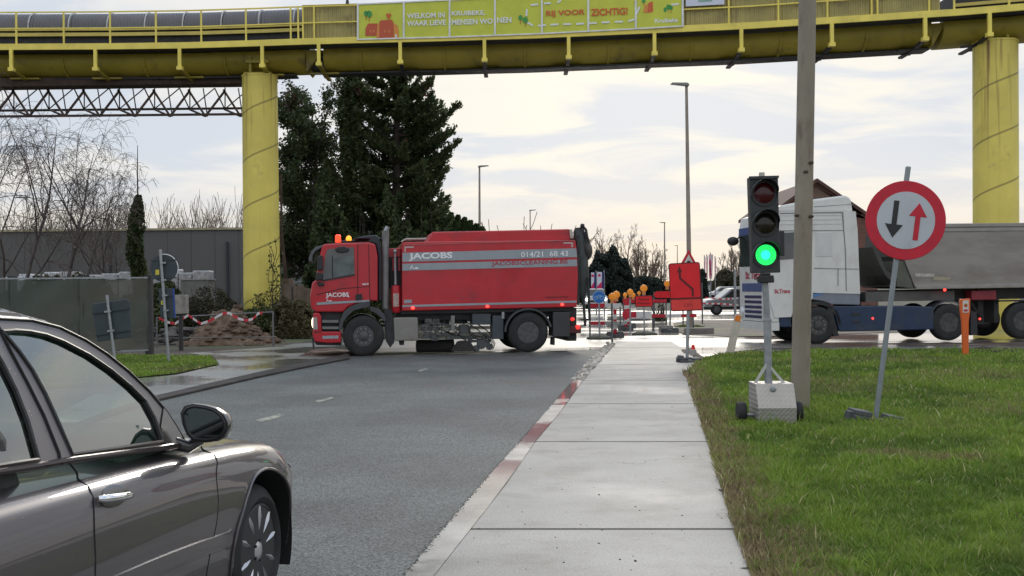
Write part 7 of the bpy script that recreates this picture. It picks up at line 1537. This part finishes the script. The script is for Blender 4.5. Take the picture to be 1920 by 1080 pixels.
def leaf_mat(name, c1, c2, trans=.25):
    m = bpy.data.materials.new(name); m.use_nodes = True; t = m.node_tree; b = t.nodes['Principled BSDF']; L = t.links.new
    ge = N(t, 'ShaderNodeNewGeometry'); tc = N(t, 'ShaderNodeTexCoord'); n = N(t, 'ShaderNodeTexNoise'); n.inputs['Scale'].default_value = .9; n.inputs['Detail'].default_value = 4; L(tc.outputs['Object'], n.inputs[0])
    ad = N(t, 'ShaderNodeMath', operation='MULTIPLY_ADD'); L(ge.outputs['Random Per Island'], ad.inputs[0]); ad.inputs[1].default_value = .5; L(n.outputs['Fac'], ad.inputs[2]); mr = N(t, 'ShaderNodeMapRange'); L(ad.outputs[0], mr.inputs[0]); mr.inputs[1].default_value = .45; mr.inputs[2].default_value = 1.05
    mx = N(t, 'ShaderNodeMixRGB'); L(mr.outputs[0], mx.inputs[0]); mx.inputs[1].default_value = tuple(c1)+(1,); mx.inputs[2].default_value = tuple(c2)+(1,); L(mx.outputs[0], b.inputs['Base Color']); b.inputs['Roughness'].default_value = .7
    tr = N(t, 'ShaderNodeBsdfTranslucent'); L(mx.outputs[0], tr.inputs[0]); ms = N(t, 'ShaderNodeMixShader'); ms.inputs[0].default_value = trans; L(b.outputs[0], ms.inputs[1]); L(tr.outputs[0], ms.inputs[2]); L(ms.outputs[0], t.nodes['Material Output'].inputs[0]); return m
LG1 = leaf_mat('conifer_leaf', (.032, .056, .022), (.115, .15, .055), .35); LG2 = leaf_mat('ivy_leaf', (.026, .046, .017), (.095, .13, .042), .35); LG3 = leaf_mat('bush_leaf', (.03, .04, .014), (.10, .12, .04)); LG4 = leaf_mat('brown_leaf', (.06, .035, .025), (.13, .06, .04)); LG5 = leaf_mat('far_hedge_leaf', (.012, .022, .018), (.03, .045, .03)); LG6 = leaf_mat('dead_bramble', (.035, .034, .018), (.085, .075, .04))
def leafmesh(name, C, size, m, parent, seed=0, elong=1.6, M=None, dirs=None):
    rg = np.random.RandomState(seed); C = np.asarray(C, float); n = len(C)
    if dirs is None: a = rg.normal(size=(n, 3))
    else: a = np.asarray(dirs)+rg.normal(size=(n, 3))*.35
    a /= np.linalg.norm(a, axis=1)[:, None]; b = np.cross(a, rg.normal(size=(n, 3))); b /= np.linalg.norm(b, axis=1)[:, None]
    s = size*rg.uniform(.6, 1.4, n)[:, None]; V = np.empty((n, 4, 3)); V[:, 0] = C-a*s*elong*.5; V[:, 1] = C+b*s*.5; V[:, 2] = C+a*s*elong*.5; V[:, 3] = C-b*s*.5
    me = bpy.data.meshes.new(name); me.vertices.add(4*n); me.vertices.foreach_set('co', V.ravel()); me.loops.add(4*n); me.loops.foreach_set('vertex_index', np.arange(4*n, dtype=np.int32)); me.polygons.add(n); me.polygons.foreach_set('loop_start', (np.arange(n)*4).astype(np.int32)); me.update(calc_edges=True)
    me.materials.append(m); o = bpy.data.objects.new(name, me); COL.objects.link(o)
    if parent: o.parent = parent
    if M is not None: o.matrix_world = M
    return o
def along(rg, segs, per_m, spread):
    S_ = np.array(segs, float); out = []; dr = []
    for s in S_:
        a, b = s[:3], s[3:6]; L_ = np.linalg.norm(b-a); k = rg.poisson(L_*per_m)
        if k: t = rg.rand(k)[:, None]; out.append(a+(b-a)*t+rg.normal(size=(k, 3))*spread); dr.append(np.repeat(((b-a)/L_)[None], k, 0))
    return np.concatenate(out), np.concatenate(dr)
# --- big dark conifer (right part) with swooping limbs
def big_conifer():
    d0_ = 56; rn = random.Random(77); rg = np.random.RandomState(7); g = Gd(745, d0_); fr = Frame(g); o = thing('cypress_tree', 'big dark conifer with upswept limbs right of the ivy covered trunk', 'tree', fr.M, 'dark evergreens by the pillar')
    ztop = fr.L(745, 84)[1]; out = [(0, [0, 0, 0, 0, 0, ztop*.5, .32, .2]), (0, [0, 0, ztop*.5, .1, 0, ztop*.97, .2, .03])]; foli = []
    def limb(z0_, tip, droop, r=.07):
        p0 = Vector((0, 0, z0_)); p3 = Vector(tip); p1 = p0.lerp(p3, .4)+Vector((0, 0, -droop)); pts = []
        for i in range(11):
            t = i/10; q = p0*(1-t)**3+p1*3*t*(1-t)**2+(p1.lerp(p3, .55)+Vector((0, 0, -droop*.6)))*3*t*t*(1-t)+p3*t**3; pts.append(q)
        for i in range(10):
            out.append((1, [*pts[i], *pts[i+1], r*(1-i/11), r*(1-(i+1)/11)]))
            if i < 2: continue
            seg_d = (pts[i+1]-pts[i]).normalized(); hl = (1.15-.95*(i/10)**1.3)*min(1, (p3-p0).length/3.5)
            for k in range(7):
                ax = Vector((rn.gauss(0, 1), rn.gauss(0, 1), rn.gauss(.35, .5))).normalized(); dd = (seg_d*.9+ax*.8).normalized(); b0 = pts[i].lerp(pts[i+1], rn.random()); foli.append([*b0, *(b0+dd*hl*rn.uniform(.35, .85)), .01, .004])
    tips = [(862, 197), (853, 241), (863, 264), (838, 317), (832, 366), (838, 395), (825, 222), (812, 170), (800, 150), (790, 140), (833, 300), (826, 345), (845, 410), (815, 440)]
    for px, py in tips:
        t = fr.L(px, py, rn.uniform(-.6, .6)); zb = t[1]-rn.uniform(1.3, 2.0); limb(max(1.2, zb), (t[0], rn.uniform(-.6, .6), t[1]), .5, .06)
    for k in range(130):
        z = 1.8+(ztop-2.6)*(k/130)**.95; a = rn.uniform(0, 2*math.pi); rad = (2.7*(1-(z/ztop)**6)+.5)*rn.uniform(.65, 1.05); tx = rad*math.cos(a)
        if tx < -1.8: tx = -1.8*rn.uniform(.7, 1)
        limb(z, (tx, rad*math.sin(a)*.9, z+rn.uniform(.4, 1.3)), .35, .05)
    segmesh('trunk', [s for l, s in out if l == 0], BARK, o, 10); segmesh('branches', [s for l, s in out if l == 1], BARK, o, 5)
    C, D = along(rg, foli, 64, .055); leafmesh('crown', C, .075, LG1, o, 3, 2.3, dirs=D)
    i = (rg.rand(len(C)) < .25) & (vnoise(C[:, 0]+20, C[:, 2]+20, 1.3, 91) > .86); leafmesh('dead_tufts', C[i]+rg.normal(size=(i.sum(), 3))*.06, .11, LG4, o, 4)
big_conifer()
# --- airy evergreen broadleaf on the left with ivy
def airy_tree(px, d_, top, label, hw, seed, density, kidsA=16, leafm=LG2, lean=0):
    rn = random.Random(seed); rg = np.random.RandomState(seed); fr = Frame(Gd(px, d_)); o = thing('evergreen_tree', label, 'tree', fr.M, 'dark evergreens by the pillar'); ht = fr.L(px, top)[1]; out = []
    grow(rn, (0, 0, 0), (lean, 0, 1), ht*.86, .22, 0, out, dict(n=10, wob=.045, up=[.03, .05, .03, .0], kids=[kidsA, 7, 6], start=[.15, .25, .2], ratio=[hw/ht*1.05, .55, .5], spread=[62, 45, 45], minr=.012, depth=3))
    segmesh('trunk', [s for l, s in out if l == 0], BARK, o, 8); segmesh('branches', [s for l, s in out if l >= 1], BARK, o, 4)
    C, D = along(rg, [s for l, s in out if l == 3], density, .13); leafmesh('crown', C, .105, leafm, o, seed, 1.5)
    k = (rg.rand(len(C)) < .5) & (vnoise(C[:, 0]+20, C[:, 2]+20, 1.1, 92) > .78); leafmesh('brown_leaves', C[k]+rg.normal(size=(k.sum(), 3))*.1, .1, LG4, o, seed+1); return o, ht
airy_tree(608, 57, 135, 'airy dark evergreen tree just right of the left yellow pillar', 3.5, 12, 40, 28)
airy_tree(700, 58, 88, 'tall airy evergreen crown rising behind the yellow bridge', 3.6, 23, 30, 20)
airy_tree(622, 59, 120, 'slender dark evergreen between the airy tree and the ivy trunk', 3.4, 29, 40, 26)
def ivy_column(px0, px1, pyt, d_, label, n, parent_name='ivy_covered_trunk', top_r=.7, seed=5, lobes=8, stem_to=None, m=LG2, size=.11, group=None, wamp=.7):
    rg = np.random.RandomState(seed); pm = (px0+px1)/2; fr = Frame(Gd(pm, d_)); o = thing(parent_name, label, 'tree', fr.M, group); zt = fr.L(pm, pyt)[1]; hw = (fr.L(px1, 500)[0]-fr.L(px0, 500)[0])/2
    z = rg.rand(n)*zt; a = rg.rand(n)*2*np.pi; prof_ = np.interp(z/zt, [0, .3, .6, .85, 1], [.75, .9, 1, top_r+.15, top_r*.4]); wob_ = 1-wamp/2+wamp*vnoise(a*1.2+10, z+10, lobes*.22, seed); r_ = hw*prof_*wob_*np.sqrt(rg.uniform(.35, 1.05, n))
    C = np.stack([r_*np.cos(a)+.12*np.sin(z*1.1), r_*np.sin(a), z], 1); leafmesh('ivy', C, size, m, o, seed, 1.4); MB().cyl((0, 0, 0), (.0, 0, zt*.97), .16, .09, 10).build('trunk', BARK, o, True)
    if stem_to: t = fr.L(*stem_to); MB().tube([(0.05, 0, zt*.9), (t[0]*.6, 0, (zt+t[1])/2), (t[0], 0, t[1])], [.05, .03, .015], 6).build('bare_stem', BARK, o)
    return o
ivy_column(640, 688, 125, 55, 'thick ivy covered trunk in the middle of the evergreens', 24000, seed=6, group='dark evergreens by the pillar', size=.10, lobes=11, wamp=1.1)
ivy_column(243, 274, 366, 57, 'slender ivy covered trunk standing before the grey hall', 7000, stem_to=(258, 272), seed=9)
ivy_column(590, 640, 300, 54, 'lower ivy thicket climbing beside the airy evergreen', 9000, seed=14, size=.12, group='dark evergreens by the pillar')
# lower dark mass behind the sweeper cab
def bush(px0, px1, pyt, d_, dep, label, n, m, size, seed, name='bush', cat='bush', group=None, base_y=0.0, power=.5):
    rg = np.random.RandomState(seed); pm = (px0+px1)/2; fr = Frame(Gd(pm, d_)); hw = (fr.L(px1, 540)[0]-fr.L(px0, 540)[0])/2; zt = fr.L(pm, pyt)[1]; o = thing(name, label, cat, fr.M, group)
    x = rg.uniform(-1, 1, n); hgt_ = zt*(1-np.abs(x)**4*.55)*(.72+.45*vnoise(x*hw+40, np.zeros(n), 1.3, seed)+.12*vnoise(x*hw+40, np.zeros(n), 5, seed+1)); y = rg.uniform(-1, 1, n)*dep; z = hgt_*np.sqrt(np.clip(1-(y/dep)**2, 0, 1))*rg.rand(n)**power
    # hollow out random pockets
    C = np.stack([x*hw, y, z], 1); k = vnoise(C[:, 0]*1.5+60, C[:, 2]*1.5+C[:, 1]+60, 1.2, seed+3) > .28; C = C[k]; leafmesh('foliage', C, size, m, o, seed, 1.5)
    rn = random.Random(seed); segs = []
    for i in range(26):
        xx = rn.uniform(-.9, .9)*hw; h_ = zt*rn.uniform(.6, 1.0); yy = rn.uniform(-.5, .5)*dep; segs.append([xx, yy, 0, xx+rn.uniform(-.3, .3), yy, h_, .03, .01])
    segmesh('stems', segs, BARK, o, 4); return o
bush(575, 700, 385, 53, 1.6, 'dark evergreen mass behind the sweeper cab roof', 26000, LG2, .12, 31, 'evergreen_shrub', group='dark evergreens by the pillar')
bush(690, 830, 380, 54, 1.8, 'dark evergreen mass behind the front of the sweeper hopper', 36000, LG1, .12, 32, 'evergreen_shrub', group='dark evergreens by the pillar')
rn = random.Random(9)
for i, (px, top) in enumerate(((818, 398), (832, 392), (846, 399), (860, 404), (873, 408), (885, 414), (897, 420), (806, 405), (908, 426))):
    ivy_column(px-15, px+15, top, 66, 'narrow green conifer in the row behind the hopper, %s' % ['second from the left', 'tallest', 'fourth from the left', 'fifth from the left', 'sixth from the left', 'seventh from the left', 'second last and low', 'leftmost', 'lowest at the right end'][i], 6500, 'conifer', .5, 40+i, m=leaf_mat('row_conifer_leaf%d' % 0, (.03, .055, .015), (.08, .12, .035)) if i == 0 else bpy.data.materials['row_conifer_leaf0'], size=.12, group='conifer row behind the hopper')
# far hedge and tree masses
bush(1085, 1185, 478, 112, 4, 'tall dark hedge left of the distant poplars', 60000, LG5, .13, 51, 'hedge', 'hedge'); bush(1150, 1262, 524, 118, 4, 'lower dark hedge beneath the distant poplars', 60000, LG5, .13, 52, 'hedge', 'hedge'); bush(1225, 1262, 530, 125, 4, 'short dark hedge beside the works sign', 20000, LG5, .13, 53, 'hedge', 'hedge')
bush(1340, 1402, 511, 140, 4, 'brownish thicket behind the blue grey hall', 12000, LG6, .35, 54, 'thicket', 'bush'); bush(1312, 1322, 514, 118, 2, 'small round dark bush right of the works sign', 2500, LG5, .25, 55)
bush(1228, 1246, 566, 56, .6, 'small yellow green bush behind the arrow board', 2500, LG3, .09, 56); bush(1272, 1312, 610, 47.5, .5, 'yellow green weeds on the earth island by the works sign', 3500, leaf_mat('weed_leaf', (.07, .10, .015), (.2, .24, .05)), .06, 57, 'weeds', 'weeds')
# left thickets
bush(270, 345, 545, 44, 1.5, 'green shrubs behind the round sign back', 9000, LG3, .09, 61, group='shrubs behind the railing'); bush(335, 455, 540, 46, 1.6, 'tangled brown bramble thicket before the grey hall', 9000, LG6, .065, 62, group='shrubs behind the railing'); bush(440, 530, 580, 41.5, 1.0, 'ivy hedge at the foot of the left pillar', 12000, LG3, .085, 63, group='shrubs behind the railing'); bush(515, 592, 560, 41.0, .9, 'reedy brown green scrub beside the sweeper front', 11000, leaf_mat('reed_leaf', (.06, .055, .025), (.15, .13, .06)), .09, 64, group='shrubs behind the railing'); bush(395, 470, 595, 40, .8, 'low ivy behind the earth heap', 6000, LG2, .085, 65, group='shrubs behind the railing')
bush(-60, 280, 530, 45, 1.5, 'brown undergrowth behind the mesh fence', 16000, LG6, .1, 66, group='shrubs behind the railing')
# ivy strands climbing the left pillar foot
fr = Frame(Gd(495, 46.4)); rg = np.random.RandomState(3); o = thing('climbing_ivy', 'dark ivy strands climbing the foot of the left yellow pillar', 'plant', fr.M); rn = random.Random(6); segs = []
for k in range(26):
    x = fr.L(rn.uniform(476, 522), 560)[0]; z = 0; y = 0
    top_ = rn.uniform(.8, 1.9)+(2.2 if rn.random() < .35 and x > 0 else 0)
    while z < top_: nx_ = x+rn.gauss(0, .07)+.02; nz = z+.22; segs.append([x, -.12, z, nx_, -.12, nz, .012, .01]); x, z = nx_, nz
segmesh('stems', segs, BARK, o, 4); C, D = along(rg, segs, 16, .06); C = C[rg.rand(len(C)) < np.clip(1.5-C[:, 2]/3.2, .25, 1)]; leafmesh('leaves', C, .07, LG2, o, 8)
# loose dark stems on the verge (dead stalk, clods)
mb = MB(); rn = random.Random(11)
for px, py in ((1846, 655), (1862, 658), (1895, 660), (1650, 662), (1876, 663)):
    g = G(px, py, .03)
    for k in range(5): rock(mb, (g.x+rn.uniform(-.3, .3), g.y+rn.uniform(-.2, .2), .03), rn.uniform(.03, .1), rn)
tag(mb.build('clods', mat('clod', (.06, .05, .04), .95), None), 'dark clods of earth lying along the far edge of the verge', 'earth', kind='stuff')
